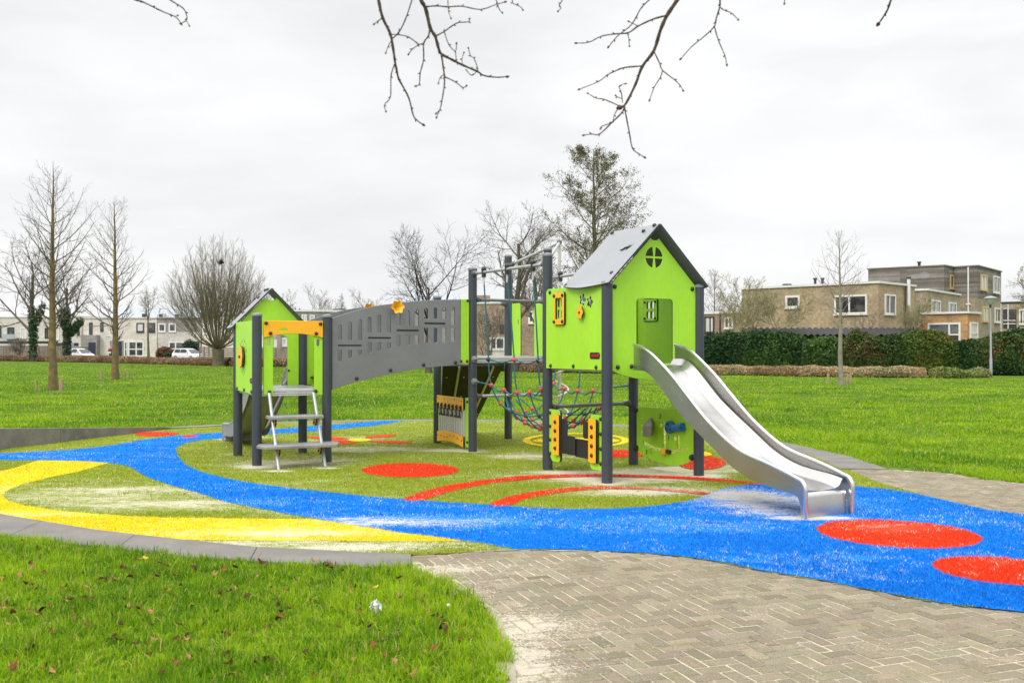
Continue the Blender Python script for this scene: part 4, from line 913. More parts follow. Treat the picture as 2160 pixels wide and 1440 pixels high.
# ---------- sloping black climbing wall behind K-J
sKJ = ln(pK, pJ); zc = Zof(770, (pK[1]+pJ[1])/2+.2); c4 = [KJ.at(.10, zc, 0), KJ.at(sKJ-.10, zc, 0), A3(G(990, 912)), A3(G(928, 915))]
Wn = unit(np.cross(c4[1]-c4[0], c4[3]-c4[0])); Wn = Wn if np.dot(Wn, A3(e2)) > 0 else -Wn; mb = mbp()
mb.add([c-Wn*.015 for c in c4]+[c+Wn*.015 for c in c4], [(3, 2, 1, 0), (4, 5, 6, 7)]+[(i, (i+1) % 4, 4+(i+1) % 4, 4+i) for i in range(4)], 0)
q4 = lambda s_, t_: (c4[0]*(1-s_)+c4[1]*s_)*(1-t_)+(c4[3]*(1-s_)+c4[2]*s_)*t_
for s_ in (.26, .82): p0, p1 = q4(s_, 0), q4(s_, 1); mb.box((p0+p1)/2+Wn*.03, (.04, np.linalg.norm(p1-p0), .026), unit(c4[1]-c4[0]), unit(p1-p0), 1)
for s_ in (.1, .4, .62, .93):
    for t_ in (.15, .42, .7): mb.dome(q4(s_+.03*math.sin(t_*30), t_)+Wn*.016, Wn, .016, 1, 8)
part(mb, 'climbing_wall', [m_black, m_alu])
# ---------- xylophone panel K-I
zx4 = lambda x: 880+x/6.261; zy4 = lambda y: 740+y/6.261
def px4(L): return [(zx4(a), zy4(b)) for a, b in L]
o = .02; sKI = ln(pK, pI)
for x0, x1, y0, y1 in ((262, 305, 590, 1180), (640, 690, 620, 1265)):
    mb = mbp(); a, b = KI.uv(zx4(x0), zy4(y1), 0), KI.uv(zx4(x1), zy4(y0), 0); KI.slab(mb, rrect(a[0], a[1], b[0], b[1], .03), (), .02, 0, 0)
    bolts(KI, mb, [(zx4((x0+x1)/2), zy4(y0+50)), (zx4((x0+x1)/2), zy4(y1-60))], .01, 1, .024); part(mb, 'xylophone_side_strip', [m_green, m_bolt])
o = .035; mb = mbp(); q = KI.pts(px4([(265, 735), (612, 790)]), o); a, b = KI.pts(px4([(265, 740), (612, 610)]), o); vtp = (KI.uv(zx4(270), zy4(588), o)[1]+b[1])/2
KI.slab(mb, rrect(a[0], (a[1]+q[1][1])/2, b[0], vtp, .03), (), .02, o, 0); KI.slab(mb, rrect(a[0]+.005, (a[1]+q[1][1])/2+.004, b[0]+.012, vtp-.004, .03), (), .01, o-.016, 2)
for t in (.05, .3, .68, .95): mb.dome(KI.at(a[0]+(b[0]-a[0])*t, vtp-.035-.01*(t*4 % 2), o+.01), KI.N, .011, 1, 8)
xy = part(mb, 'xylophone_top_bar', [m_yel, m_bolt, m_dark])
ut = np.linspace(a[0]+.07, b[0]-.085, 7); vh = (a[1]+q[1][1])/2
for i, u in enumerate(ut):
    mb = mbp(); KI.slab(mb, rrect(u-.033, vh-.01, u+.033, vh+.085, .006), (), .012, o+.014, 0); mb.dome(KI.at(u, vh+.05, o+.02), KI.N, .026, 0)
    tl = .012*math.sin(i*1.7); mb.box(KI.at(u+tl, vh-.05, o+.03), (.046, .14, .014), KI.U, unit(np.array([0, 0, 1.0])+KI.N*.12), 0, .004); mb.dome(KI.at(u+tl, vh-.095, o+.046), KI.N, .022, 0); part(mb, 'hammer', m_bolt, xy)
vb_ = KI.uv(zx4(430), zy4(1110), o)[1]; mb = mbp()
for i, u in enumerate(np.linspace(a[0]+.075, b[0]-.02, 12)): mb.tube([KI.at(u, vh+.02, .012), KI.at(u, vb_-.03, .012)], .0215, 10, 0)
part(mb, 'chime_tubes', m_alu)
mb = mbp(); l0, l1 = KI.uv(zx4(268), zy4(1190), o), KI.uv(zx4(612), zy4(1272), o); t0, t1 = KI.uv(zx4(270), zy4(1055), o), KI.uv(zx4(612), zy4(1135), o); vb0 = (l0[1]+l1[1])/2; vt0 = (t0[1]+t1[1])/2
ul, ur = l0[0], l1[0]; ar = [(ul+(ur-ul)*t, vb0+.045*math.sin(math.pi*t)) for t in np.linspace(0, 1, 12)]+[(ul+(ur-ul)*t, vt0+.045*math.sin(math.pi*t)) for t in np.linspace(1, 0, 12)]
KI.slab(mb, ar, (), .02, o, 0); KI.slab(mb, [(u+.008, v-.003) for u, v in ar], (), .01, o-.016, 2)
for t in (.04, .17, .29, .41, .53, .66, .8, .96): mb.dome(KI.at(ul+(ur-ul)*t, (vb0+vt0)/2+.045*math.sin(math.pi*t)+.02*math.sin(t*40), o+.01), KI.N, .011, 1, 8)
part(mb, 'xylophone_bottom_bar', [m_yel, m_bolt, m_dark])
# ---------- push-through play panel A-B at the ground
zx3 = lambda x: 1130+x/5.538; zy3 = lambda y: 840+y/5.538
for x0, x1, yl, yt, ybt, yx in ((160, 292, None, 138, 720, (198, 275, 192, 652)), (645, 775, None, 198, 820, (620, 706, 245, 743))):
    mb = mbp(); a, b = AB.uv(zx3(x0), zy3(ybt), 0), AB.uv(zx3(x1), zy3(yt), 0); lft = x0 < 400
    ol = rrect(a[0], a[1], b[0], b[1], .05, 4, (0, 1, 1, 0) if lft else (1, 0, 0, 1))
    if lft: ol[0] = (a[0], a[1]+.10); ol.insert(1, (a[0]+.09, a[1]))
    AB.slab(mb, ol, (), .022, 0, 0); x = (x0+12) if lft else (x1-14)
    AB.slab(mb, [(u+(.008 if lft else -.008), v) for u, v in ol], (), .01, -.014, 2)
    for k in range(4): bolts(AB, mb, [(zx3(x), zy3((165+158*k) if lft else (240+174*k)))], .011, 1, .024)
    stp = part(mb, 'push_panel_strip', [m_green, m_bolt, m_dark]); mb = mbp()
    a, b = AB.uv(zx3(yx[0]), zy3(yx[3]), .05), AB.uv(zx3(yx[1]), zy3(yx[2]), .05); AB.slab(mb, rrect(a[0], a[1], b[0], b[1], .02), (), .02, .05, 0); AB.slab(mb, rrect(a[0]+.006, a[1]-.004, b[0]+.014, b[1]-.004, .02), (), .014, .033, 2)
    for k in range(4): mb.dome(AB.at((a[0]+b[0])/2, a[1]+(b[1]-a[1])*(.17+.215*k), .06), AB.N, .026, 1)
    part(mb, 'strap_clamp', [m_yel, m_bolt, m_dark], stp)
for x0, y0, x1, y1, w in ((262, 245, 372, 435, .02), (270, 447, 462, 633, .024), (555, 278, 640, 465, .02), (460, 493, 640, 678, .0)):
    mb = mbp(); a, b = AB.uv(zx3(x0), zy3(y1), w), AB.uv(zx3(x1), zy3(y0), w); AB.slab(mb, rrect(a[0], a[1], b[0], b[1], .03), (), .012, w, 0); part(mb, 'rubber_flap', m_rubber)
# ---------- turning-game panel D-C at the ground
def px3(L): return [(zx3(a), zy3(b)) for a, b in L]
def game_slots():
    hs_ = [pxrect(DC, zx3(1496), zy3(335), zx3(1518), zy3(612), 0, .008), pxrect(DC, zx3(1450), zy3(285), zx3(1518), zy3(332), 0, .012), pxrect(DC, zx3(1660), zy3(440), zx3(1680), zy3(598), 0, .008), pxrect(DC, zx3(1610), zy3(450), zx3(1680), zy3(486), 0, .012), pxrect(DC, zx3(1343), zy3(575), zx3(1358), zy3(650), 0, .006)]
    sm_u = DC.pts(px3([(1258, 490), (1330, 535), (1420, 570), (1520, 592), (1620, 598), (1710, 586), (1778, 564)]), 0); sm_l = DC.pts(px3([(1778, 598), (1710, 627), (1620, 643), (1520, 640), (1420, 618), (1330, 580), (1266, 536)]), 0)
    return hs_, [tuple(p) for p in sm_u]+[tuple(p) for p in sm_l]
sl, smile = game_slots()
top = DC.pts(px3([(1185, 97)]), 0)[0]; vtop = (DC.uv(zx3(1205), zy3(98), 0)[1]+DC.uv(zx3(1690), zy3(135), 0)[1])/2
sDC = ln(pD, pC); ua, ub_ = DC.uv(zx3(1183), zy3(300), 0)[0], sDC-PR+.01
bot = smooth_line(DC.pts(px3([(1185, 590), (1240, 650), (1350, 708), (1480, 755), (1600, 778), (1700, 775), (1790, 745), (1850, 708)]), 0), 4)
mb = mbp(); out = [(ua, bot[0][1])]+[(float(np.clip(u, ua+.002, ub_-.002)), v) for u, v in bot[1:]]+[(ub_, vtop), (ua, vtop)]
big = [smile]+[sl[0], sl[2], sl[4]]
DC.slab(mb, out, [circ(*DC.uv(zx3(1241), zy3(227), 0), .018, 12), circ(*DC.uv(zx3(1241), zy3(385), 0), .018, 12), circ(*DC.uv(zx3(1241), zy3(305), 0), .018, 12), smile, sl[4], rrect(*sl[0][0], *sl[0][0]) if False else pxrect(DC, zx3(1490), zy3(278), zx3(1524), zy3(585), 0, .012), pxrect(DC, zx3(1655), zy3(435), zx3(1687), zy3(590), 0, .012), pxrect(DC, zx3(1448), zy3(296), zx3(1482), zy3(330), 0, .012), pxrect(DC, zx3(1608), zy3(450), zx3(1650), zy3(486), 0, .012)], .012, 0, 0, bev=.001)
for t, x, y in (('2', 1452, 210), ('1', 1553, 463), ('3', 1293, 627)):
    c = DC.uv(zx3(x), zy3(y), .012); DC.text(mb, t, .085, c[0], c[1], .0125, 1)
gm = part(mb, 'game_panel', [m_green, m_bolt])
for x, y in ((1178, 130), (1182, 578), (1835, 690)):
    mb = mbp(); c = DC.uv(zx3(x), zy3(y), .0); mb.lathe(DC.at(c[0], c[1], -.03), DC.N, [(.042, 0), (.042, .05), (.03, .07), (.01, .078)], 12, 0); part(mb, 'panel_clamp', m_bolt)
mb = mbp(); c = DC.uv(zx3(1350), zy3(350), 0)   # worn grey scoop
ne = 16; te = np.linspace(0, 2*math.pi, ne, endpoint=False); c0 = DC.uv(zx3(1352), zy3(330), 0); c1 = DC.uv(zx3(1300), zy3(388), .15)
ra = [DC.at(c0[0]+.055*math.cos(t), c0[1]+.125*math.sin(t), .010) for t in te]; sq_ = lambda x: math.copysign(abs(x)**.35, x)
rb2 = [DC.at(c0[0]*.5+c1[0]*.5+.085*sq_(math.cos(t)), c0[1]*.5+c1[1]*.5+.085*sq_(math.sin(t)), .10) for t in te]; rc2 = [DC.at(c1[0]+.085*sq_(math.cos(t)), c1[1]+.072*sq_(math.sin(t)), .155) for t in te]
mb.add(ra+rb2+rc2, [(r_*ne+i, r_*ne+(i+1) % ne, (r_+1)*ne+(i+1) % ne, (r_+1)*ne+i) for r_ in range(2) for i in range(ne)]+[tuple(range(2*ne, 3*ne))], 0); part(mb, 'scoop', m_horn, gm, ang=50)
mb = mbp(); c = DC.uv(zx3(1570), zy3(335), .03)
mb.lathe(DC.at(c[0], c[1], .02), DC.N, [(.05, 0), (.085, .005), (.085, .035), (.07, .045), (.03, .05)], 20, 0)
c2_ = DC.uv(zx3(1735), zy3(335), .03); mb.tube([DC.at(c[0], c[1], .02), DC.at(c[0]+(c2_[0]-c[0])*.5, c[1]-.004, .05), DC.at(c2_[0], c2_[1], .05)], [.05, .045, .058], 14, 0)
for t in (90, 210, 330): mb.dome(DC.at(c[0]+.045*math.cos(R(t)), c[1]+.045*math.sin(R(t)), .067), DC.N, .018, 1, 8)
mb.dome(DC.at(c2_[0]+.02, c2_[1], .1), DC.N, .018, 1, 8); part(mb, 'crank', [m_blue, m_bolt], gm)
c = DC.uv(zx3(1508), zy3(618), .03); mb = mbp(); mb.ball(DC.at(c[0], c[1], .045), .048, 0, 14); mb.tube([DC.at(c[0]+.04, c[1]-.0, .03), DC.at(c[0]+.10, c[1]-.0, .03)], .03, 10, 1); part(mb, 'slider_ball', [m_yel, m_bolt], gm)
# ---------- ladder of the small house
gl, gr = G(589, 990), G(687.5, 983.5); tl_, tr_ = FG.uv(568, 835, .05), FG.uv(661.5, 831, .05)
TL, TR = FG.at(tl_[0], ZS-.06, .04), FG.at(tr_[0], ZS-.06, .04)
for g, t in ((gl, TL), (gr, TR)):
    mb = mbp(); mb.tube([(g[0], g[1], -.05), t], .0235, 12, 0); part(mb, 'ladder_rail', m_galv)
m_step = M('grey_step_board', (.25, .25, .245), .5, var=.18, scale=4, fine=.12, fscale=40, dirt=(.12, .11, .09), dirt_amt=.5, dirt_thr=.56)
for zz, wd, dp, fw in ((.655, .375, .34, .02), (.285, .56, .42, .09)):
    t = zz/(ZS-.06); a, b = A3(gl)*(1-t)+TL*t, A3(gr)*(1-t)+TR*t; m = (a+b)/2; mb = mbp()
    ol = [(-wd, 0.03), (-wd+fw, -dp*.45), (-.12, -dp*.5), (0, -dp*.45), (.12, -dp*.5), (wd-fw, -dp*.45), (wd, .03), (wd-fw*.6, dp*.5), (-wd+fw*.6, dp*.5)]
    vs, fs = slab(ol, (), .044, .008); nn = -FG.N; mm = np.array([m[0], m[1], zz]); mb.add(mm+vs[:, :1]*FG.U+vs[:, 1:2]*nn+vs[:, 2:3]*np.array([0, 0, 1.0]), fs, 0)
    st = part(mb, 'ladder_step', m_step)
    for e, c in ((-1, a), (1, b)):
        mb = mbp(); lp = Pl((c+FG.U*.03*-e)[:2], -FG.N[:2]); lp.slab(mb, [(-.075, zz-.016), (.075, zz-.016), (.07, zz-.09), (.04, zz-.125), (-.02, zz-.125), (-.075, zz-.07)], (), .03, 0, 0)
        mb.dome(lp.at(0, zz-.085, .016), lp.N, .018, 1, 8); mb.dome(lp.at(0, zz-.085, -.016), -lp.N, .018, 1, 8); part(mb, 'step_bracket', [m_yel, m_bolt], st)
# ---------- slides
m_steelw = M('weathered_steel_sheet', (.40, .385, .36), .5, metal=.7, var=.12, scale=4, dirt=(.22, .19, .15), dirt_amt=.5, dirt_scale=2, dirt_thr=.5)
def make_slide(O2, dirv, width, topo, boto, name, m_steel=m_steel):
    # O2: left end of the side wall on the ground; topo / boto: wall outline as (distance, height)
    D = np.array([*unit(dirv), 0]); S = np.array([-D[1], D[0], 0]); O3 = A3(O2)
    topo, boto = np.array(topo), np.array(boto)
    d = np.unique(np.r_[np.linspace(topo[0, 0], topo[-1, 0], 46)]); zt_ = np.interp(d, topo[:, 0], topo[:, 1]); zb_ = np.interp(d, boto[:, 0], boto[:, 1])
    kern = np.array([1, 2, 3, 2, 1.])/9; sm_ = lambda z: np.r_[z[:2], np.convolve(z, kern, 'valid'), z[-2:]]
    zt_, zb_ = sm_(zt_), sm_(zb_)
    bedz = zb_+.035
    mb = mbp(); n = len(d); sec = []
    rows = [(.028, .10), (.075, .035), (.13, .012), (width*.5, .0), (width-.13, .012), (width-.075, .035), (width-.028, .10)]
    pts, fs = [], []
    for i in range(n):
        for (w, h) in rows: pts.append(O3+D*d[i]+S*w+np.array([0, 0, min(bedz[i]+h, zt_[i]-.02)]))
    m = len(rows)
    for i in range(n-1):
        for j in range(m-1): fs.append((i*m+j, (i+1)*m+j, (i+1)*m+j+1, i*m+j+1))
    k = len(pts); pts += [p+np.array([0, 0, -.004]) for p in pts]; fs += [tuple(x+k for x in f[::-1]) for f in fs]
    mb.add(pts, fs, 0)
    # front lip
    e = d[-1]; z1 = bedz[-1]; q = [O3+D*(e+x)+S*w+np.array([0, 0, z]) for (x, z) in ((0, z1), (.035, z1-.012), (.05, z1-.05), (.05, -.03)) for w in (.028, width-.028)]
    mb.add(q, [(0, 2, 3, 1), (2, 4, 5, 3), (4, 6, 7, 5)], 0)
    sl_ = part(mb, name, [m_steel], ang=50)
    for w in (0, width):
        mb = mbp(); pts, fs = [], []
        for i in range(n):
            pts += [O3+D*d[i]+S*(w-.004)+np.array([0, 0, zb_[i]]), O3+D*d[i]+S*(w-.004)+np.array([0, 0, zt_[i]]), O3+D*d[i]+S*(w+.004)+np.array([0, 0, zt_[i]]), O3+D*d[i]+S*(w+.004)+np.array([0, 0, zb_[i]])]
        for i in range(n-1):
            for j in range(4): fs.append((i*4+j, i*4+(j+1) % 4, (i+1)*4+(j+1) % 4, (i+1)*4+j))
        fs += [(3, 2, 1, 0), tuple((n-1)*4+j for j in range(4))]; mb.add(pts, fs, 0)
        # end leg of the wall going down to the ground
        e = d[-1]; zt1, zb1 = zt_[-1], zb_[-1]
        arc = [(e+.10*math.sin(R(a)), zt1-.10+.10*math.cos(R(a))) for a in range(0, 91, 15)]+[(e+.10, -.03)]
        inn = [(e, min(zb1, zt1-.12))]+[(e+.02, .10), (e+.05, -.03)]
        pol = [(e, zt1)]+arc[1:]+[(e+.05, -.03), (e+.03, max(zb1-.06, .02)), (e, zb1)]
        vs, fs2 = slab(pol, (), .008, .0005); mb.add(O3+vs[:, :1]*D+vs[:, 1:2]*np.array([0, 0, 1.0])+S*w+vs[:, 2:3]*S, fs2, 0)
        w_ = part(mb, 'slide_side', m_steel, sl_, ang=50); mb = mbp()
        path = [O3+D*d[i]+S*w+np.array([0, 0, zt_[i]]) for i in range(n)]+[O3+D*a+S*w+np.array([0, 0, b]) for a, b in arc[1:]]
        mb.tube(path, .021, 10, 0); part(mb, 'slide_rim', m_steelr, sl_, ang=60)
    return sl_
SD = unit(G(1703, 1094)-np.array([1.444, 11.80])); endL = G(1700, 1095.5); s0 = endL-SD*3.0; SP = Pl(s0, SD)
topx = [(1337, 727), (1355, 732), (1366, 738), (1377, 748), (1398, 770), (1419, 793), (1453, 838), (1488, 883), (1523, 919), (1558, 949), (1583, 962), (1610, 973), (1636, 985), (1662, 998), (1683, 1010)]
botx = [(1337, 781), (1363, 781), (1384, 803), (1406, 834), (1429, 866), (1466, 906), (1502, 942), (1537, 979), (1565, 1000), (1593, 1016), (1628, 1028), (1662, 1037), (1683, 1047)]
tt, bb_ = SP.pts(topx), SP.pts(botx)
tt = np.array(tt); bb_ = np.array(bb_); bb_ = bb_[np.argsort(bb_[:, 0])]; tt = tt[np.argsort(tt[:, 0])]
make_slide(s0, SD, .60, tt, bb_, 'main_slide')
# small slide leaving the back of the little house
sd2 = -e2; mid = (pE+pH)/2; S2 = np.array([-sd2[1], sd2[0]]); st2 = mid-S2*.27+sd2*.0
k2 = 2.35; pr = [(.0, ZS+.30), (.15, ZS+.24), (.45, ZS-.02), (1.0, ZS*.52+.16), (1.45, .42), (1.8, .33), (k2, .30)]
pb = [(.0, ZS-.05), (.15, ZS-.06), (.45, ZS-.30), (1.0, ZS*.52-.10), (1.45, .17), (1.8, .12), (k2, .11)]
make_slide(st2, sd2, .54, pr, pb, 'small_slide', m_steelw)
# ---------- climbing net between the two towers
nI, nA, nL, nD = A3(pI), A3(pA), A3(pL), A3(pD)
zedge = Zof(758, pI[1]-.6); zmid = Zof(804, pI[1])
def netpt(t, q):
    a = nI*(1-t)+nA*t; b = nL*(1-t)+nD*t; ang = q*math.pi/2
    s = .5+.47*math.sin(ang)*(1-.12*math.sin(math.pi*t)*(1-abs(q)*.0)); zb = .86-.47*(1-(2*t-1)**2)**.8
    p = a*(1-s)+b*s; p[2] = zb+(zedge-zb)*(1-math.cos(ang)**.85 if abs(q) < 1 else 1)
    return p
class Each:                    # every clamp its own small mesh
    def __init__(s): s.items = []
    def __getattr__(s, k):
        def f(*a, **kw):
            m = mbp(); s.items.append(m); return getattr(m, k)(*a, **kw)
        return f
netroot = mbp(); kn = Each(); conn = mbp(); black = Each()
RR = .011
def rope(pts, r=RR): netroot.tube(smooth_line(np.array(pts), 5), r, 7, 0)
tv = [.17, .5, .83]
btop = lambda t, far: (np.array([*(pI*(1-t)+pA*t), Zof(577, pI[1])*(1-t)+Zof(556.5, pA[1])*t]) if not far else np.array([*(pL*(1-t)+pD*t), zt]))
for far in (0, 1):
    sg = -1 if not far else 1
    for t in tv:
        b = btop(t, far); rope([b+[0, 0, -.1], b*.5+netpt(t, sg)*.5, netpt(t, sg)])
        m_ = mbp(); black.items.append(m_); m_.tube([b+[0, 0, -.075], b+[0, 0, .06]], [.035, .035], 10, 0); m_.ball(b+[0, 0, .045], .042, 0); conn.tube([b+[0, 0, -.19], b+[0, 0, -.075]], .014, 8, 0)
for t in tv: rope([netpt(t, q) for q in np.linspace(-1, 1, 15)])
for t in (.33, .67): rope([netpt(t, q) for q in np.linspace(-.74, .74, 13)])
for t in (.25, .42, .58, .75): rope([netpt(t, q) for q in np.linspace(-.3, .3, 7)])
cl = lambda p, q, z: np.array([p[0], p[1], z])
for sg, (x, y) in ((-1, (nI, nA)), (1, (nL, nD))):
    for q, z0 in ((1, zedge), (.74, zmid)):
        ts = tv if q == 1 else [.17, .33, .5, .67, .83]
        pts = [cl(x, 0, z0)+unit(y-x)*PR]
        for i, t in enumerate(ts):
            pts.append(netpt(t, sg*q))
            if i < len(ts)-1: m = netpt((t+ts[i+1])/2, sg*q); m[2] -= .045; pts.append(m)
        pts.append(cl(y, 0, z0)+unit(x-y)*PR); rope(pts)
        for p, dd in ((x, unit(y-x)), (y, unit(x-y))):
            c = cl(p, 0, z0)+dd*PR*.9; conn.lathe(c, dd, [(.05, -.005), (.052, .02), (.03, .03), (.02, .06), (.014, .065), (.014, .17)], 10, 1)
        for i, t in enumerate(ts): (kn if (i+int(q == 1)) % 2 == 0 and not (q == 1 and i != 1) or (q != 1 and i in (1, 3, 4)) or (q == 1 and i == 1) else black).ball(netpt(t, sg*q), .036, 0, 8)
for q, ts in ((.46, [.17, .33, .5, .67, .83]), (.22, np.linspace(.14, .86, 8)), (.08, np.linspace(.14, .86, 8))):
    for sg in (-1, 1):
        if q == .08 and sg == 1: pass
        pts = [netpt(.03, sg*q*.6)]+sum([[netpt(t, sg*q)] for t in ts], [])+[netpt(.97, sg*q*.6)]
        rope(pts)
        for i, t in enumerate(ts):
            p = netpt(t, sg*q); d = netpt(min(t+.05, 1), sg*q)-netpt(max(t-.05, 0), sg*q)
            (kn if q < .4 or i in (0, 4) else black).box(p, (.062, .056, .056), unit(d), unit(np.cross(d, (0.2, .1, 1))), 0, .014)
nt_ = part(netroot, 'climbing_net', m_rope)
for k_ in kn.items: part(k_, 'rope_clamp', m_red, nt_)
for k_ in black.items: part(k_, 'rope_knot', m_bolt, nt_)
part(conn, 'rope_ferrules', [m_alu, m_cap], nt_)
# ================================================================= TREES
def tubes_np(paths, radii, s):
    N, K, _ = paths.shape
    T = np.gradient(paths, axis=1); T /= np.linalg.norm(T, axis=2, keepdims=True)+1e-9
    ref = np.where(np.abs(T[:, :1, 2:3]) < .8, np.array([0, 0, 1.0]), np.array([1.0, 0, 0]))
    a = np.cross(T, np.broadcast_to(ref, T.shape)); a /= np.linalg.norm(a, axis=2, keepdims=True)+1e-9; b = np.cross(T, a)
    th = 2*math.pi*np.arange(s)/s
    V = paths[:, :, None]+(a[:, :, None]*np.cos(th)[:, None]+b[:, :, None]*np.sin(th)[:, None])*radii[:, :, None, None]
    n, k, j = np.meshgrid(np.arange(N), np.arange(K-1), np.arange(s), indexing='ij'); id_ = lambda k_, j_: (n*K+k_)*s+j_ % s
    Q = np.stack([id_(k, j), id_(k, j+1), id_(k+1, j+1), id_(k+1, j)], -1).reshape(-1, 4)
    return V.reshape(-1, 3), Q
def sprout(rs, Pp, Rp, n, t0, t1, ang, asd, Lf, K, up, wig, rr=.62, tip=.25, rmin=.0, bias=0.0):
    # n children on every parent path; Lf(t, parent index) gives lengths
    N, Kp, _ = Pp.shape; tt = (np.arange(n)[None]+rs.random((N, n)))/n; tt = t0+(t1-t0)*tt**(1-bias)
    x = tt*(Kp-1); i = np.clip(np.floor(x).astype(int), 0, Kp-2); f = (x-i)[..., None]; ar = np.arange(N)[:, None]
    st = Pp[ar, i]*(1-f)+Pp[ar, i+1]*f; Tg = Pp[ar, i+1]-Pp[ar, i]; Tg /= np.linalg.norm(Tg, axis=2, keepdims=True)+1e-9
    r0 = Rp[ar, i]*(1-f[..., 0])+Rp[ar, i+1]*f[..., 0]
    st, Tg, r0, tt = st.reshape(-1, 3), Tg.reshape(-1, 3), r0.ravel(), tt.ravel(); pi = np.repeat(np.arange(N), n); M_ = len(tt)
    ref = np.where(np.abs(Tg[:, 2:3]) < .8, np.array([0, 0, 1.0]), np.array([1.0, 0, 0])); a = np.cross(Tg, ref); a /= np.linalg.norm(a, axis=1, keepdims=True)+1e-9; b = np.cross(Tg, a)
    az = (np.tile(np.arange(n), N)*2.399+np.repeat(rs.random(N)*6.28, n)+rs.normal(0, .45, M_)); an = R(ang)+rs.normal(0, R(asd), M_)
    d = Tg*np.cos(an)[:, None]+(a*np.cos(az)[:, None]+b*np.sin(az)[:, None])*np.sin(an)[:, None]
    Ln = Lf(tt, pi)*rs.uniform(.7, 1.25, M_); pts = [st]; p = st
    for k in range(K-1):
        d = d+np.array([0, 0, 1.0])*up/(K-1)+rs.normal(0, wig, (M_, 3)); d /= np.linalg.norm(d, axis=1, keepdims=True)+1e-9
        p = p+d*(Ln/(K-1))[:, None]; pts.append(p)
    r0 = np.maximum(r0*rr, rmin); rad = r0[:, None]*np.linspace(1, tip, K)[None]
    return np.stack(pts, 1), rad, Ln
def bark(name, c1, c2, c3=None, **k):
    return M(name, c1, .9, var=.2, scale=5, fine=.3, fscale=40, bump=.4, bscale=60, col2=c2, dirt=c3, dirt_amt=.8, dirt_scale=4, dirt_thr=.5, **k)
m_barkg = bark('bark_green_grey', (.085, .075, .045), (.14, .125, .07)); m_barky = bark('bark_yellow_lichen', (.10, .075, .035), (.16, .12, .05), (.30, .19, .025))
m_twig = M('twig_brown', (.135, .115, .095), .9, var=.25, scale=3); m_twigg = M('twig_olive', (.15, .13, .075), .9, var=.25, scale=3); m_twigd = M('twig_dark', (.042, .033, .028), .9, var=.25, scale=3)
m_twigp = M('twig_pale', (.20, .172, .145), .9, var=.2, scale=3); m_barkd = bark('bark_dark', (.05, .042, .03), (.10, .085, .06)); m_barkp = bark('bark_pale', (.17, .155, .115), (.26, .24, .18))
m_leafa = M_attr('leaf_coloured', .55, trans=.2, spec=.3)
def trunk_path(base, h, K, rs, wob=.02, lean=(0, 0)):
    z = np.linspace(0, 1, K); p = np.zeros((1, K, 3)); w = np.cumsum(rs.normal(0, wob, (K, 2)), 0); w -= w[0]
    p[0, :, 0] = base[0]+w[:, 0]+lean[0]*z; p[0, :, 1] = base[1]+w[:, 1]+lean[1]*z; p[0, :, 2] = -.05+z*(h+.05); return p
def put_tree(name, label, cat, base, trunk, crown, mats, group=None, leaves=None, extra=None):
    t = thing(name, label, cat, (base[0], base[1], 0), group); b = (base[0], base[1], 0)
    V, Q = [], []; o = 0
    for (pp, rr, s) in trunk:
        v, q = tubes_np(pp, rr, s); V.append(v); Q.append(q+o); o += len(v)
    np_mesh('trunk', np.concatenate(V), np.concatenate(Q), None, mats[0], t, smooth=True, base=b)
    V, Q = [], []; o = 0
    for (pp, rr, s) in crown:
        v, q = tubes_np(pp, rr, s); V.append(v); Q.append(q+o); o += len(v)
    np_mesh('crown', np.concatenate(V), np.concatenate(Q), None, mats[1], t, smooth=True, base=b)
    if leaves is not None: np_mesh('leaves', leaves[0], leaves[1], None, m_leafa, t, cols=leaves[2], base=b)
    return t
def leaf_quads(C, size, rs, cols, flat=0.0):
    n = len(C); d = rs.normal(0, 1, (n, 3)); d /= np.linalg.norm(d, axis=1, keepdims=True); e = rs.normal(0, 1, (n, 3)); e -= d*(d*e).sum(1, keepdims=True); e /= np.linalg.norm(e, axis=1, keepdims=True)
    s = (size*rs.uniform(.6, 1.35, n))[:, None]; V = np.stack([C-d*s, C+e*s*.55, C+d*s, C-e*s*.55], 1); Q = (np.arange(n)*4)[:, None]+np.arange(4)
    pal = np.array(cols); c = pal[rs.integers(0, len(pal), n)]*rs.uniform(.7, 1.3, (n, 1)); return V.reshape(-1, 3), Q, np.repeat(c, 4, 0)
def cone_tree(name, label, px, py, ptop, seed, half, t0, tr, mats, nb=62, up=.75, ang=58, group=None, cat='tree', Y=None, prof=None, dens=1.0, rt=.011):
    rs = np.random.default_rng(seed); b = G(px, py) if Y is None else np.array([(px-CX)/F*Y, Y]); h = Zof(ptop, b[1])
    tp_ = trunk_path(b, h, 16, rs, .012); tz = np.linspace(0, 1, 16); rad = (tr*(1-tz)**.9+.005)*(1+.35*np.exp(-tz*26)); rad = rad[None]
    prof = prof or (lambda t: np.clip(1.05*np.sin(math.pi*np.clip((t-t0)/(1-t0), 0, 1)**.62)**.75, .16, 1))
    b1, r1, l1 = sprout(rs, tp_, rad, nb, t0, .955, ang, 9, lambda t, i: half*1.25*prof(t), 8, up, .07, .31, .2, rt*.9)
    b2, r2, l2 = sprout(rs, b1, r1, max(3, int(7*dens)), .12, .97, 38, 12, lambda t, i: l1[i]*.42*(1.1-t*.6), 5, .35, .10, .6, .35, rt*.6)
    b3, r3, l3 = sprout(rs, b2, r2, max(2, int(3*dens)), .2, .95, 35, 14, lambda t, i: l2[i]*.5*(1.1-t*.5), 4, .25, .10, .7, .5, rt*.5)
    return put_tree(name, label, cat, b, [(tp_, rad, 10)], [(b1, r1, 4), (b2, r2, 3), (b3, r3, 3)], mats, group)
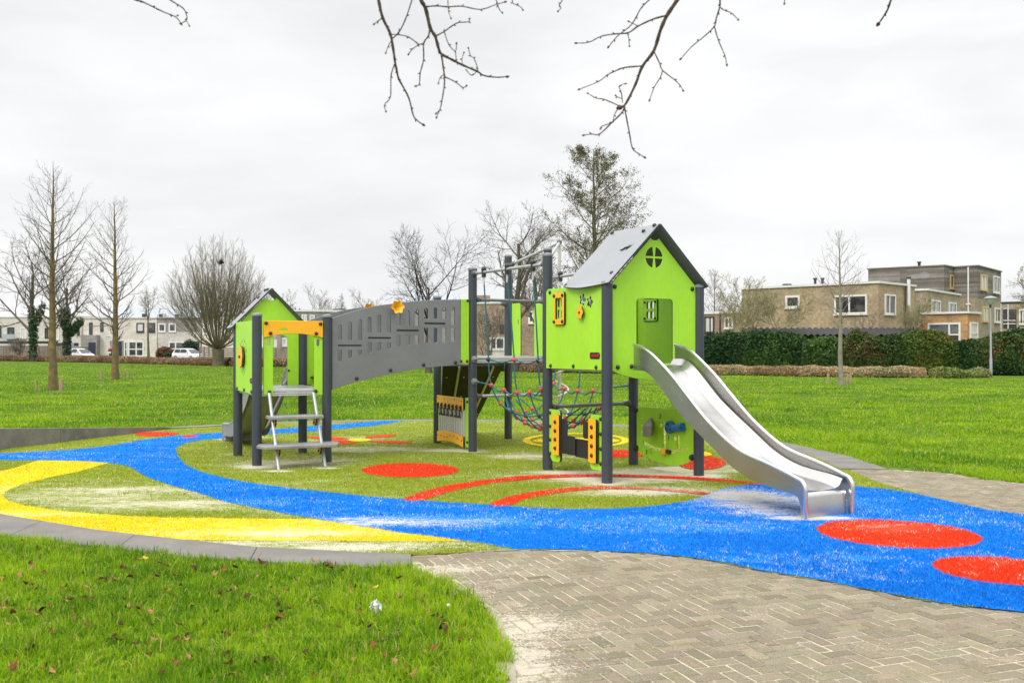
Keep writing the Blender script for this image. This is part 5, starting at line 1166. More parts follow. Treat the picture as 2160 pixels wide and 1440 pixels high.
# two young park trees on the left, one on the right
cone_tree('park_tree', 'tallest bare young park tree with yellow lichen on its trunk, ringed by wooden stakes', 112, 822, 340, 3, 1.7, .24, .155, (m_barky, m_twig), 50, rt=.006, dens=1.0)
cone_tree('park_tree', 'bare young park tree with lichen trunk, right of the tallest one', 243, 800, 416, 5, 1.8, .20, .165, (m_barky, m_twig), 46, rt=.0072, dens=1.0)
cone_tree('park_tree', 'slim bare young tree with pale trunk standing before the right hedge', 1775, 812, 484, 8, 1.32, .36, .105, (m_barkp, m_twigp), 34, .7, 55, dens=.7, rt=.008)
m_wood = M('weathered_stake_wood', (.30, .22, .13), .85, var=.2, scale=6, fine=.2, fscale=40, stretch=(1, 1, .2))
def stake(px, p0, p1, Y, w, label):
    X = (px-CX)/F*Y; z = Zof(p0, Y); mb = MB((X, Y, 0)); mb.lathe((X, Y, -.05), (rnd.uniform(-.04, .04), rnd.uniform(-.04, .04), 1), [(w, 0), (w, z), (w*.85, z+.05)], 10, 0)
    tag(mb.build('wooden_stake', m_wood), label, 'stake', 'wooden stakes around the young trees')
stake(76.5, 801, 823, 36.9, .045, 'short wooden stake left of the tallest young tree'); stake(130, 799, 823, 36.6, .08, 'thick wooden stake right of the tallest young tree')
stake(214.5, 780.5, 799, 50, .055, 'wooden stake left of the second young tree'); stake(263, 779, 800, 49.5, .05, 'dark wooden stake just right of the second young tree'); stake(273.5, 783, 799, 50, .045, 'pale wooden stake farthest right of the second young tree')
stake(1746.7, 788, 808, 44, .055, 'wooden stake left of the slim tree before the hedge'); stake(1788, 788, 810, 43, .05, 'front wooden stake right of the slim tree before the hedge'); stake(1794, 786.5, 807, 44.5, .05, 'rear wooden stake right of the slim tree before the hedge')
# the vase-shaped many-stemmed tree with a nest
def vase_tree(name, label, px, py, ptop, halfpx, seed, mats, Y, ns=38, group=None, dens=1.0):
    rs = np.random.default_rng(seed); b = np.array([(px-CX)/F*Y, Y]); h = Zof(ptop, Y); half = halfpx/F*Y; K = 9
    tp_ = trunk_path(b, h*.13, 6, rs, .01); rad = np.array([[.42, .38, .37, .38, .40, .36]])*h/9
    az = np.arange(ns)*2.399+rs.normal(0, .2, ns); sp = np.sqrt((np.arange(ns)+.5)/ns); pts = []
    for k in range(K):
        t = k/(K-1); r = half*sp*(.03+1.0*t**(.85-.38*sp))+rs.normal(0, .03*half*t, ns)*.5; z = h*.13+(h*(.99-.46*sp**2.4)-h*.13)*t**1.02
        pts.append(np.c_[b[0]+r*np.cos(az), b[1]+r*np.sin(az), z])
    st = np.stack(pts, 1); sr = .045*h/9*np.linspace(1, .12, K)[None]*rs.uniform(.7, 1.3, (ns, 1))
    b2, r2, l2 = sprout(rs, st, sr, int(18*dens), .16, .97, 28, 10, lambda t, i: h*.28*(1.15-t), 6, .35, .05, .5, .3, .009)
    b3, r3, l3 = sprout(rs, b2, r2, int(6*dens), .2, .95, 26, 11, lambda t, i: l2[i]*.55, 4, .3, .06, .7, .5, .0072)
    return put_tree(name, label, 'tree', b, [(tp_, rad, 10)], [(st, sr, 5), (b2, r2, 3), (b3, r3, 3)], mats, group), st
vt_, vst = vase_tree('multi_stem_tree', 'broad many-stemmed bare tree fanning up like a vase, with a nest', 460, 771, 494, 112, 12, (m_barkg, m_twigg), 84, ns=46)
Yv = 83; nb_ = P(466, 553, Yv); rs = np.random.default_rng(4); mb = MB((nb_[0], nb_[1], nb_[2]))
for k in range(60):
    a, c_ = rs.uniform(0, 6.28), rs.normal(0, .075, 3); d = np.array([math.cos(a), math.sin(a), rs.normal(0, .4)]); mb.tube([nb_+c_-d*.17, nb_+c_+np.array([0, 0, rs.normal(0, .05)]), nb_+c_+d*.17], .02, 4, 0)
tag(mb.build('bird_nest', m_twigd), 'dark twig nest high in the broad many-stemmed tree', 'nest')
# spreading trees
def spread_tree(name, label, px, Y, ptop, halfpx, seed, mats, fork=.22, nl=6, group=None, s=1.0, leaf=None, cat='tree', tr=None, lim_ang=38, lv=(8, 6, 4), up=.5, twr=1.0, droop=0.0):
    rs = np.random.default_rng(seed); b = np.array([(px-CX)/F*Y, Y]); h = Zof(ptop, Y); half = halfpx/F*Y; tr = tr or h*.022
    tp_ = trunk_path(b, h*.62, 10, rs, h*.004); tz = np.linspace(0, 1, 10); rad = (tr*(1-tz*.72)*(1+.4*np.exp(-tz*20)))[None]
    b1, r1, l1 = sprout(rs, tp_, rad, nl, fork/.62, .99, lim_ang, 10, lambda t, i: np.minimum(half*1.25, h*.66)*(1.12-.3*t), 9, up, .09, .62, .18, bias=.1)
    b2, r2, l2 = sprout(rs, b1, r1, lv[0], .18, .97, 42, 12, lambda t, i: l1[i]*.48*(1.12-.62*t), 7, .3-droop, .11, .58, .25, .012*twr)
    b3, r3, l3 = sprout(rs, b2, r2, lv[1], .15, .97, 38, 12, lambda t, i: l2[i]*.48*(1.1-.5*t), 5, .2-droop, .11, .62, .35, .009*twr)
    b4, r4, l4 = sprout(rs, b3, r3, lv[2], .2, .97, 36, 14, lambda t, i: l3[i]*.55, 4, .15-droop, .1, .75, .5, .0075*twr)
    lv_ = None
    if leaf:
        n, size, cols = leaf; E = b4.reshape(-1, 3); C = E[rs.integers(0, len(E), n)]+rs.normal(0, size*1.2, (n, 3)); lv_ = leaf_quads(C, size, rs, cols)
    return put_tree(name, label, cat, b, [(tp_, rad, 9)], [(b1, r1, 6), (b2, r2, 4), (b3, r3, 3), (b4, r4, 3)], mats, group, lv_)
spread_tree('bare_tree', 'dark spreading bare tree rising behind the arched bridge', 905, 62, 496, 132, 21, (m_barkd, m_twigd), .24, 8, lim_ang=46, lv=(9, 6, 4))
spread_tree('bare_tree', 'tall bare tree behind the climbing net, left of the leafy one', 1088, 66, 350, 105, 22, (m_barkd, m_twig), .2, 9, lim_ang=34, lv=(9, 6, 4), up=.6)
# tall half-leafy alder with conical crown
def leafy_cone(px, Y, ptop, halfpx, seed):
    rs = np.random.default_rng(seed); b = np.array([(px-CX)/F*Y, Y]); h = Zof(ptop, Y); half = halfpx/F*Y
    tp_ = trunk_path(b, h, 16, rs, .05); tz = np.linspace(0, 1, 16); rad = (.24*(1-tz)**.8+.02)[None]
    b1, r1, l1 = sprout(rs, tp_, rad, 44, .10, .985, 62, 9, lambda t, i: half*1.75*np.clip((1.0-t)**.55*1.12, .16, 1), 9, .55, .07, .45, .15, .02)
    b2, r2, l2 = sprout(rs, b1, r1, 9, .2, .97, 42, 12, lambda t, i: l1[i]*.42*(1.15-t*.7), 6, .2, .1, .55, .3, .014)
    b3, r3, l3 = sprout(rs, b2, r2, 5, .2, .97, 40, 14, lambda t, i: l2[i]*.5, 4, .1, .1, .65, .4, .010)
    E = b3[:, 1:].reshape(-1, 3); k = rs.integers(0, len(E), 34000); C = E[k]+rs.normal(0, .10, (34000, 3)); dn = fbm(C[:, 0]*1.0, C[:, 2]*1.0+C[:, 1]*.5, .9, 77); C = C[dn > .36]
    lv_ = leaf_quads(C, .052, rs, [(.10, .095, .036), (.14, .12, .046), (.075, .08, .032), (.16, .125, .055), (.11, .11, .036)])
    return put_tree('alder_tree', 'tallest conical tree still half covered in small olive leaves, behind the tall playhouse', 'tree', b, [(tp_, rad, 9)], [(b1, r1, 5), (b2, r2, 3), (b3, r3, 3)], (m_barkg, m_twigg), None, lv_)
leafy_cone(1246, 72, 316, 100, 31)
# ivy clad trees far left
def ivy(t, base, Y, parts_, seed):
    rs = np.random.default_rng(seed); C = []
    for (p0, p1, r, n) in parts_:
        k = rs.random(n)[:, None]; p = np.array(p0)*(1-k)+np.array(p1)*k; d = rs.normal(0, 1, (n, 3)); d /= np.linalg.norm(d, axis=1, keepdims=True); C.append(p+d*r*rs.uniform(.6, 1.25, (n, 1)))
    C = np.concatenate(C); V, Q, c = leaf_quads(C, .13, rs, [(.045, .095, .038), (.065, .125, .05), (.03, .068, .028)])
    np_mesh('ivy', V, Q, None, m_leafa, t, cols=c, base=(base[0], base[1], 0))
for (px, ptop, hp, sd, lb, Y) in ((70, 470, 105, 41, 'spreading bare tree with ivy wrapped trunk at the left picture edge', 112), (141, 515, 85, 42, 'ivy covered bare tree between the two young park trees', 114)):
    t = spread_tree('ivy_tree', lb, px, Y, ptop, hp, sd, (m_barkd, m_twig), .18, 8, lim_ang=42, lv=(8, 5, 4), twr=1.6, tr=.33); X = (px-CX)/F*Y
    pts_ = [((X, Y, 0), (X, Y, 4.2), .42, 1500), ((X, Y, 3.4), (X-.1, Y, 6.0), .42, 700)]
    if sd == 42: pts_ += [((X+.2, Y, 3.0), (X+1.6, Y, 4.6), .42, 1200), ((X, Y, 3.8), (X-.4, Y, 5.6), .5, 700)]
    else: pts_ += [((X+.4, Y, 4.2), (X+1.1, Y, 6.4), .4, 500)]
    ivy(t, (X, Y), Y, pts_, sd)
m_apple = M('olive_apple_twig', (.26, .235, .12), .9, var=.2, scale=3)
# slim trees, distant trees
spread_tree('street_tree', 'slim bare street tree before the pale houses', 313, 118, 590, 48, 51, (m_barkg, m_twigg), .42, 6, lim_ang=34, lv=(7, 5, 3), tr=.16, twr=1.3)
spread_tree('bush_shrub', 'round bare shrub before the plank fence at far left', 42, 116, 714, 30, 52, (m_barkd, m_twig), .05, 12, cat='shrub', lim_ang=40, lv=(8, 5, 3), tr=.05, twr=1.4)
cone_tree('bare_tree', 'distant slender bare tree behind the low brick house', 1507, 780, 566, 55, 1.9, .16, .13, (m_twigp, m_twigp), 44, .8, 48, Y=104, rt=.022)
spread_tree('garden_tree', 'gnarled pruned apple tree at the left of the brick house wall', 1588, 69, 618, 84, 61, (m_apple, m_apple), .5, 9, lim_ang=55, lv=(9, 6, 4), up=1.3, tr=.13, twr=1.5)
spread_tree('garden_tree', 'low spreading twiggy shrub over the hedge before the left end of the brick house', 1560, 66, 640, 70, 67, (m_apple, m_apple), .5, 8, lim_ang=55, lv=(9, 6, 4), up=1.0, tr=.09, twr=1.3)
spread_tree('garden_tree', 'second pruned apple tree below the small square window', 1640, 68.5, 640, 74, 62, (m_apple, m_apple), .6, 7, lim_ang=58, lv=(8, 6, 4), up=1.4, tr=.12, twr=1.5)
spread_tree('garden_tree', 'dense twiggy shrub tree in front of the flue pipe', 1925, 68, 632, 66, 63, (m_twigd, m_apple), .45, 9, lim_ang=52, lv=(9, 6, 4), up=.7, tr=.10, twr=1.4)
spread_tree('garden_tree', 'small bare tree reaching over the tiled lean-to beside the corner', 1832, 68.5, 655, 48, 64, (m_twigd, m_twig), .55, 5, lim_ang=55, lv=(6, 4, 3), up=.8, tr=.08, twr=.8)
spread_tree('edge_tree', 'bare tree with a few yellow leaves at the right picture edge', 2192, 66, 512, 78, 65, (m_barkd, m_twigg), .2, 9, lim_ang=44, lv=(9, 6, 4), leaf=(700, .06, [(.35, .28, .06), (.22, .17, .05)]))
spread_tree('bush_shrub', 'dense brown bare bush growing before the brick flat behind the net', 1030, 69, 628, 52, 66, (m_twig, m_twigp), .04, 14, cat='shrub', lim_ang=34, lv=(9, 6, 4), tr=.07, up=.6)
for i, (px, pt, hp, lb) in enumerate(((606, 590, 42, 'pale distant bare tree just right of the little house roof'), (668, 600, 50, 'pale distant bare tree over the grey flat, left of two'), (715, 606, 42, 'pale distant bare tree over the grey flat, right of two'),
                                      (772, 592, 44, 'pale distant bare tree beside the bridge flower'), (545, 600, 40, 'pale distant bare tree left of the little house roof'), (1135, 470, 70, 'bare tree mixing with the left flank of the leafy alder'), (1420, 600, 50, 'pale distant bare tree hidden mostly behind the tall playhouse'), (1548, 612, 34, 'small distant bare tree over the low brick house roof'))):
    spread_tree('distant_tree', lb, px, 150 if i != 5 else 80, pt, hp, 80+i, (m_twigp, m_twigp) if i != 5 else (m_barkd, m_twig), .2, 9, lim_ang=40, lv=(9, 6, 4), twr=1.25 if i != 5 else 1.2)

# ================================================================= HEDGES
def hedge(name, label, line, w, hf, n, size, cols, seed, cat='hedge', core=(.018, .022, .010), lump=.25, zbot=.02, up=0.0):
    line = np.asarray(line, float); rs = np.random.default_rng(seed); d = np.r_[0, np.cumsum(np.linalg.norm(np.diff(line, axis=0), axis=1))]; Lh = d[-1]
    base = line.mean(0)
    def at(s): return np.c_[np.interp(s, d, line[:, 0]), np.interp(s, d, line[:, 1])]
    dirv = lambda s: (at(np.minimum(s+.2, Lh))-at(np.maximum(s-.2, 0)))
    # core
    ns = max(8, int(Lh/.6)); m = 7; ss = np.linspace(0, Lh, ns); c = at(ss); dv = dirv(ss); dv /= np.linalg.norm(dv, axis=1, keepdims=True); nn = np.c_[-dv[:, 1], dv[:, 0]]; V = []
    for j in range(m):
        a = math.pi*j/(m-1); off = -math.cos(a)*w/2*.82*(.75 if j in (0, m-1) else 1); hh = math.sin(a)**.6
        lumpv = 1+lump*(fbm(ss, np.full(ns, j*.6+seed), .7, seed % 50)-.5); V.append(np.c_[c+nn*(off*lumpv)[:, None], zbot*.0+hf(ss)*.90*hh*lumpv])
    V = np.stack(V, 1).reshape(-1, 3); I = np.arange(ns*m).reshape(ns, m); Q = np.stack([I[:-1, :-1], I[1:, :-1], I[1:, 1:], I[:-1, 1:]], -1).reshape(-1, 4)
    # leaves near the surface
    s = rs.uniform(0, Lh, n); a = rs.uniform(.0, math.pi, n); a = np.where(rs.random(n) < .25, rs.uniform(0, .35, n), a); hh = np.sin(a)**.55; lv = 1+lump*(fbm(s, a*1.9+seed, .7, seed % 50)-.5); lv2 = fbm(s, a*2.2+seed, 1.9, seed % 50+5)
    k = (1-np.abs(rs.normal(0, .10, n)))*lv*(1+.16*(lv2-.5)); c = at(s); dv = dirv(s); dv /= np.linalg.norm(dv, axis=1, keepdims=True)+1e-9; nn = np.c_[-dv[:, 1], dv[:, 0]]
    C = np.c_[c+nn*(-np.cos(a)*w/2*k)[:, None], np.maximum(hf(s)*hh*k, zbot+rs.random(n)*.1)]
    pal = np.array([q[0] for q in cols]); wts = [q[1] for q in cols]; t = fbm(s*1.0, C[:, 2]*1.3+c[:, 1]*.0, .55, seed % 50+9)
    Vl, Ql, cl_ = leaf_quads(C, size, rs, pal); u = np.clip((t-.25)/.5+rs.normal(0, .16, n), 0, .999); cum = np.cumsum(wts)/sum(wts); idx = np.searchsorted(cum, u)
    cl_ = np.repeat(pal[np.clip(idx, 0, len(pal)-1)]*rs.uniform(.8, 1.75, (n, 1)), 4, 0)
    Vs = np.concatenate([V, Vl]); Qs = np.concatenate([Q, Ql+len(V)]); cs = np.concatenate([np.tile(np.array(core), (len(V), 1)), cl_])
    o = np_mesh(name, Vs, Qs, None, m_leafa, cols=cs, base=(base[0], base[1], 0)); return tag(o, label, cat)
brown = [((.17, .098, .056), 3), ((.25, .155, .088), 3), ((.32, .22, .13), 2), ((.13, .11, .05), 1)]
hl = lambda pts: np.array(pts)
hb = lambda px, py: G(px, py)
hedge('low_brown_hedge', 'long low clipped rust brown hedge along the street at left', hl([G(-120, 758.5)*1.0, G(0, 760.5), G(120, 762.5), G(245, 765), G(490, 771.5)]), 1.3, lambda s: .68+.05*np.sin(s*.21), 42000, .055, brown, 3, core=(.06, .035, .022), lump=.12)
hedge('low_brown_hedge', 'low clipped rust brown hedge seen through and right of the little house', hl([G(494, 771.6), G(600, 773), G(760, 776)]), 1.3, lambda s: .70+0*s, 16000, .055, brown, 4, core=(.06, .035, .022), lump=.12)
hedge('low_brown_hedge', 'low clipped rust brown hedge behind the net and tall tower', hl([G(1105, 784), G(1300, 787), G(1480, 789.5)]), 1.2, lambda s: .66+0*s, 20000, .05, brown, 5, core=(.06, .035, .022), lump=.14)
hedge('low_brown_hedge', 'feathery tan hedge strip running before the dark green hedge', hl([G(1484, 789.5), G(1600, 791), G(1750, 794), G(1870, 795.5), G(1950, 796)]), 1.2, lambda s: .54+.03*np.sin(s*1.3)+.03*np.sin(s*4.1), 46000, .05, [((.24, .165, .085), 3), ((.34, .25, .135), 3), ((.42, .33, .20), 2), ((.20, .185, .08), 1)], 6, core=(.10, .065, .04), lump=.08)
hedge('low_green_hedge', 'low dark green clipped hedge behind the legs of the net', hl([G(1000, 781), G(1120, 783)]), 1.2, lambda s: .74+0*s, 5000, .07, [((.03, .055, .016), 1), ((.05, .08, .02), 1)], 7, lump=.1)
dg = [((.012, .034, .010), 3), ((.020, .054, .014), 4), ((.032, .078, .018), 2), ((.052, .10, .022), 1)]
mixg = [((.020, .045, .010), 3), ((.036, .070, .014), 3), ((.065, .095, .018), 1.5), ((.09, .07, .028), .8)]
yg = [((.030, .065, .012), 3), ((.060, .10, .016), 3), ((.12, .14, .02), 1.2), ((.10, .065, .028), .7)]
hp = lambda px, Y: np.array([(px-CX)/F*Y, Y])
def prof(pxs, ptops, Y0, Y1, pa, pb):
    x0, x1 = hp(pa, Y0), hp(pb, Y1); Lh = np.linalg.norm(x1-x0)
    def f(s):
        px = pa+(pb-pa)*s/Lh; Yv = Y0+(Y1-Y0)*s/Lh; return H-(np.interp(px, pxs, ptops)-YH)/F*Yv
    return hl([x0, (x0+x1)/2, x1]), f
l_, f_ = prof([1470, 1500, 1560, 1600, 1640, 1680, 1700], [706, 702, 702, 697, 699, 704, 716], 62.5, 60.5, 1470, 1700); hedge('tall_hedge', 'tall dark evergreen hedge right beside the slide, before the low brick house', l_, 2.0, f_, 26000, .085, dg, 11)
l_, f_ = prof([1690, 1720, 1750, 1775, 1800], [722, 713, 711, 716, 728], 60.5, 59.8, 1690, 1800); hedge('tall_hedge', 'rounded green shrub hedge left behind the slim young tree', l_, 2.0, f_, 13000, .085, [((.02, .05, .012), 2), ((.035, .08, .018), 3), ((.06, .11, .024), 2)], 12)
l_, f_ = prof([1775, 1805, 1830, 1860, 1890, 1905], [722, 698, 704, 712, 708, 712], 59.8, 58.8, 1772, 1908); hedge('tall_hedge', 'mixed green and brown overgrown hedge right of the slim young tree', l_, 2.0, f_, 18000, .085, mixg, 13, lump=.4)
l_, f_ = prof([1900, 1930, 1960, 1990, 2010, 2025], [708, 700, 702, 708, 718, 724], 58.8, 58, 1900, 2025); hedge('tall_hedge', 'yellow green ivy hedge in front of the orange brick extension', l_, 2.0, f_, 18000, .085, yg, 14, lump=.35)
l_, f_ = prof([2018, 2060, 2085, 2110, 2160, 2240], [722, 714, 712, 703, 697, 696], 58, 56.5, 2018, 2250); hedge('tall_hedge', 'tall glossy green hedge around the lamp post at far right', l_, 2.0, f_, 26000, .085, [((.016, .042, .012), 3), ((.03, .068, .017), 4), ((.05, .095, .02), 2), ((.10, .11, .02), .7), ((.14, .07, .03), .5)], 15, lump=.3)
hedge('ground_shrub', 'low pale green weeds at the hedge foot left of the lamp post', hl([G(1960, 796), G(2010, 796.5), G(2075, 795)]), 1.0, lambda s: .42+.1*np.sin(s*2), 5000, .07, [((.12, .17, .04), 2), ((.18, .22, .06), 2), ((.2, .18, .07), 1)], 16, cat='shrub', core=(.05, .07, .02), lump=.5)
rs = np.random.default_rng(8)
def bush(label, px, Y, pt, r, cols, seed, n=2500, name='garden_bush'):
    X = (px-CX)/F*Y; z = Zof(pt, Y); r_ = np.random.default_rng(seed); d = r_.normal(0, 1, (n, 3)); d /= np.linalg.norm(d, axis=1, keepdims=True); k = r_.uniform(.55, 1.05, n)*(1+.35*(fbm(d[:, 0]*2, d[:, 2]*2+d[:, 1], 1.5, seed)-.5))
    C = np.array([X, Y, z*.48])+d*k[:, None]*np.array([r, r, z*.52]); V, Q, c = leaf_quads(C, .12, r_, cols); o = np_mesh(name, V, Q, None, m_leafa, cols=c, base=(X, Y, 0)); return tag(o, label, 'bush')
bush('reddish brown leafy bush before the grey house front', 347, 122, 731, 1.0, [(.20, .085, .04), (.13, .055, .03), (.26, .13, .07)], 5)
bush('low dark green bush beside the reddish one', 362, 121, 740, .9, [(.03, .07, .025), (.05, .09, .03)], 6)
bush('dark green conifer-like bush behind the right white car', 400, 130, 717, 1.1, [(.018, .05, .02), (.03, .07, .025)], 7)
# ================================================================= BUILDINGS
def wallmat(name, c, var=.12, course=.075, amt=.10, dirt=(.10, .09, .07), damt=.4, dthr=.56, cw=.24):
    m = M(name, c, .88, var=var, scale=.55, fine=.16, fscale=7, bump=.1, bscale=14, stretch=(1, 1, 1.6), dirt=dirt, dirt_amt=damt, dirt_scale=.35, dirt_thr=dthr)
    nt, N, L = nodes_of(m); b = N['Principled BSDF']; src = b.inputs['Base Color'].links[0].from_socket
    g = N.new('ShaderNodeNewGeometry'); s = N.new('ShaderNodeSeparateXYZ'); L.new(g.outputs['Position'], s.inputs[0])
    f = N.new('ShaderNodeMath'); f.operation = 'PINGPONG'; f.inputs[1].default_value = course; L.new(s.outputs['Z'], f.inputs[0])
    r = N.new('ShaderNodeMapRange'); r.inputs[1].default_value = 0; r.inputs[2].default_value = course*.35; r.inputs[3].default_value = 1-amt; r.inputs[4].default_value = 1; L.new(f.outputs[0], r.inputs[0])
    # individual bricks / boards along the course
    wn = N.new('ShaderNodeTexWhiteNoise'); wn.noise_dimensions = '3D'; mp = N.new('ShaderNodeVectorMath'); mp.operation = 'SNAP'; mp.inputs[1].default_value = (cw, cw, course*2); L.new(g.outputs['Position'], mp.inputs[0]); L.new(mp.outputs[0], wn.inputs['Vector'])
    r2 = N.new('ShaderNodeMapRange'); r2.inputs[3].default_value = 1-amt*1.6; r2.inputs[4].default_value = 1+amt*1.6; L.new(wn.outputs['Value'], r2.inputs[0])
    mu = N.new('ShaderNodeMath'); mu.operation = 'MULTIPLY'; L.new(r.outputs[0], mu.inputs[0]); L.new(r2.outputs[0], mu.inputs[1])
    x = N.new('ShaderNodeMix'); x.data_type = 'RGBA'; x.blend_type = 'MULTIPLY'; x.inputs[0].default_value = 1; L.new(src, x.inputs[6]); L.new(mu.outputs[0], x.inputs[7]); L.new(x.outputs[2], b.inputs['Base Color'])
    return m
m_tan = wallmat('tan_brick', (.37, .285, .18), damt=.55, dirt=(.20, .17, .125), dthr=.5); m_tan2 = wallmat('grey_tan_brick', (.32, .265, .19), damt=.5, dirt=(.18, .155, .125), dthr=.5); m_orange = wallmat('orange_brick', (.45, .26, .12)); m_brown = wallmat('brown_brick', (.31, .225, .16))
m_cream = wallmat('cream_brick', (.62, .575, .50), amt=.06, damt=.3, dirt=(.36, .31, .26)); m_greyb = wallmat('grey_brick', (.26, .245, .23), amt=.08); m_pale = wallmat('pale_brick', (.53, .50, .455), amt=.06)
m_clad = wallmat('weathered_wood_cladding', (.185, .165, .15), var=.25, course=.09, amt=.24, dirt=(.27, .24, .215), damt=.5, dthr=.5, cw=4.0)
m_trim = M('white_trim', (.66, .66, .65), .5, var=.05, scale=1); m_wframe = M('white_window_frame', (.70, .69, .66), .45, var=.06, scale=2); m_yframe = M('varnished_window_frame', (.55, .40, .18), .5); m_dframe = M('dark_window_frame', (.03, .032, .04), .4)
m_glass = bpy.data.materials.new('window_glass'); nt, N, L = nodes_of(m_glass); b = N['Principled BSDF']; b.inputs['Base Color'].default_value = (.045, .05, .055, 1); b.inputs['Roughness'].default_value = .06; b.inputs['Specular IOR Level'].default_value = .8
g_ = N.new('ShaderNodeNewGeometry'); n_ = N.new('ShaderNodeTexNoise'); n_.inputs['Scale'].default_value = .9; L.new(g_.outputs['Position'], n_.inputs['Vector']); c_ = N.new('ShaderNodeValToRGB'); c_.color_ramp.elements[0].color = (.02, .022, .025, 1); c_.color_ramp.elements[1].color = (.16, .16, .15, 1); c_.color_ramp.elements[0].position = .42; c_.color_ramp.elements[1].position = .7; L.new(n_.outputs['Fac'], c_.inputs[0]); L.new(c_.outputs[0], b.inputs['Base Color'])
m_curtain = M('curtain_pane', (.55, .56, .53), .3, var=.2, scale=3, stretch=(3, 3, .2)); m_navy = M('navy_paint', (.02, .025, .05), .45); m_roofm = M('blue_grey_metal_roof', (.36, .40, .44), .4, metal=.2, var=.1, scale=.6); m_dkroof = M('dark_roof', (.035, .036, .04), .7, var=.3, scale=2)
class Bld:
    def __init__(s, name, label, pts, h, mat, trim=m_trim, z0=0.0, trimh=.16):
        pts = [np.array(p, float) for p in pts]; c = sum(pts)/len(pts); s.base = np.array([c[0], c[1], 0.0]); s.root = thing(name, label, 'building', tuple(s.base)); s.pts = pts; s.h = h; n = len(pts)
        mb = s.mb(); mb.add([(*p, -.1+z0) for p in pts]+[(*p, h) for p in pts], [(i, (i+1) % n, n+(i+1) % n, n+i) for i in range(n)]+[tuple(range(n, 2*n))], 0); s.part(mb, 'wall', mat)
        mb = s.mb()
        for i in range(n):
            a, b_ = pts[i], pts[(i+1) % n]; d = unit(b_-a); nn = np.array([d[1], -d[0]]); mid = (a+b_)/2; sgn = 1 if np.dot(nn, mid-c) > 0 else -1; mid = mid+nn*sgn*.03
            mb.box((mid[0], mid[1], h+.01*i*.1-trimh/2+.05), (np.linalg.norm(b_-a)+.08-.004*i, .18, trimh), (*d, 0), (-d[1], d[0], 0), 0)
        s.part(mb, 'roof', trim)
    def mb(s): return MB(s.base)
    def part(s, mb, name, mats, parent=None): return mb.build(name, mats, parent or s.root, smooth=False)
    def pl(s, i, j): return Pl(s.pts[i], s.pts[j]-s.pts[i])
    def win(s, pl, x0, y0, x1, y1, vm=(), hm=(), frame=m_wframe, pane=m_glass, fw=.09, sill=True, out=.0):
        a, b_ = pl.uv(x0, y1), pl.uv(x1, y0); u0, u1, v0, v1 = min(a[0], b_[0]), max(a[0], b_[0]), a[1], b_[1]; mb = s.mb()
        B = lambda ua, ub, va, vb, t, w: mb.box(pl.at((ua+ub)/2, (va+vb)/2, w), (ub-ua, t, vb-va), pl.U, -pl.N, 0)
        B(u0, u0+fw, v0, v1, .12, .03+out); B(u1-fw, u1, v0, v1, .12, .03+out); B(u0+fw, u1-fw, v1-fw, v1, .118, .03+out); B(u0+fw, u1-fw, v0, v0+fw, .118, .03+out)
        for m in vm: u = u0+(u1-u0)*m; B(u-fw*.45, u+fw*.45, v0+fw, v1-fw, .10, .03+out)
        for m in hm: v = v0+(v1-v0)*m; B(u0+fw, u1-fw, v-fw*.4, v+fw*.4, .096, .03+out)
        if sill: mb.box(pl.at((u0+u1)/2, v0-.05, .06+out), (u1-u0+.12, .2, .06), pl.U, -pl.N, 0)
        w = s.part(mb, 'window', frame); mb = s.mb(); mb.box(pl.at((u0+u1)/2, (v0+v1)/2, .012+out), (u1-u0-fw, .03, v1-v0-fw), pl.U, -pl.N, 0); s.part(mb, 'pane', pane, w); return w
    def panel(s, pl, x0, y0, x1, y1, name, mat, t=.06, w=0.03, parent=None):
        a, b_ = pl.uv(x0, y1), pl.uv(x1, y0); mb = s.mb(); mb.box(pl.at((a[0]+b_[0])/2, (a[1]+b_[1])/2, w), (abs(b_[0]-a[0]), t, abs(b_[1]-a[1])), pl.U, -pl.N, 0); return s.part(mb, name, mat, parent)
def sq(a, b, depth):      # footprint from front edge a-b going back by depth
    a, b = np.array(a), np.array(b); d = unit(b-a); n = np.array([-d[1], d[0]])*depth; return [a, b, b+n, a+n]
hp_ = lambda px, Y: np.array([(px-CX)/F*Y, Y])
# --- tan brick corner house on the right
Lh, Ch, Rh = np.array([18.48, 80.0]), np.array([26.5, 72.0]), np.array([30.93, 76.43])
bh = Bld('brick_house', 'tan brick flat roofed house with white trim and a smoking flue behind the right hedge', [Lh, Ch, Rh, Lh+(Rh-Ch)], 6.33, m_tan)
p1, p2 = bh.pl(0, 1), bh.pl(1, 2)
bh.win(p1, 1657.6, 622.6, 1687.7, 650, fw=.16); bh.win(p1, 1760.7, 620.7, 1829.7, 663.5, vm=(.46,), fw=.13); bh.win(p2, 1865.7, 621.7, 1888, 662.5, vm=(.42,), fw=.12)
fu = p2.uv(1911.5, 640); mb = bh.mb(); fa = lambda u, v, w: p2.at(u, v, w)
mb.tube([fa(fu[0], Zof(588, 75.6), .2), fa(fu[0], Zof(644, 75.6), .2)], .125, 12, 0); mb.tube([fa(fu[0], Zof(643.5, 75.6), .2), fa(fu[0]+.42, Zof(661, 75.6), .14)], .12, 12, 0); mb.tube([fa(fu[0], Zof(589, 75.6), .2), fa(fu[0], Zof(585, 75.6), .2)], .16, 12, 1)
bh.part(mb, 'flue_pipe', [m_trim, m_dkroof]); mb = bh.mb(); fu2 = p2.uv(1907, 640); mb.tube([fa(fu2[0], 6.2, .1), fa(fu2[0], 3.0, .1)], .05, 8, 0); bh.part(mb, 'downpipe', m_dkroof)
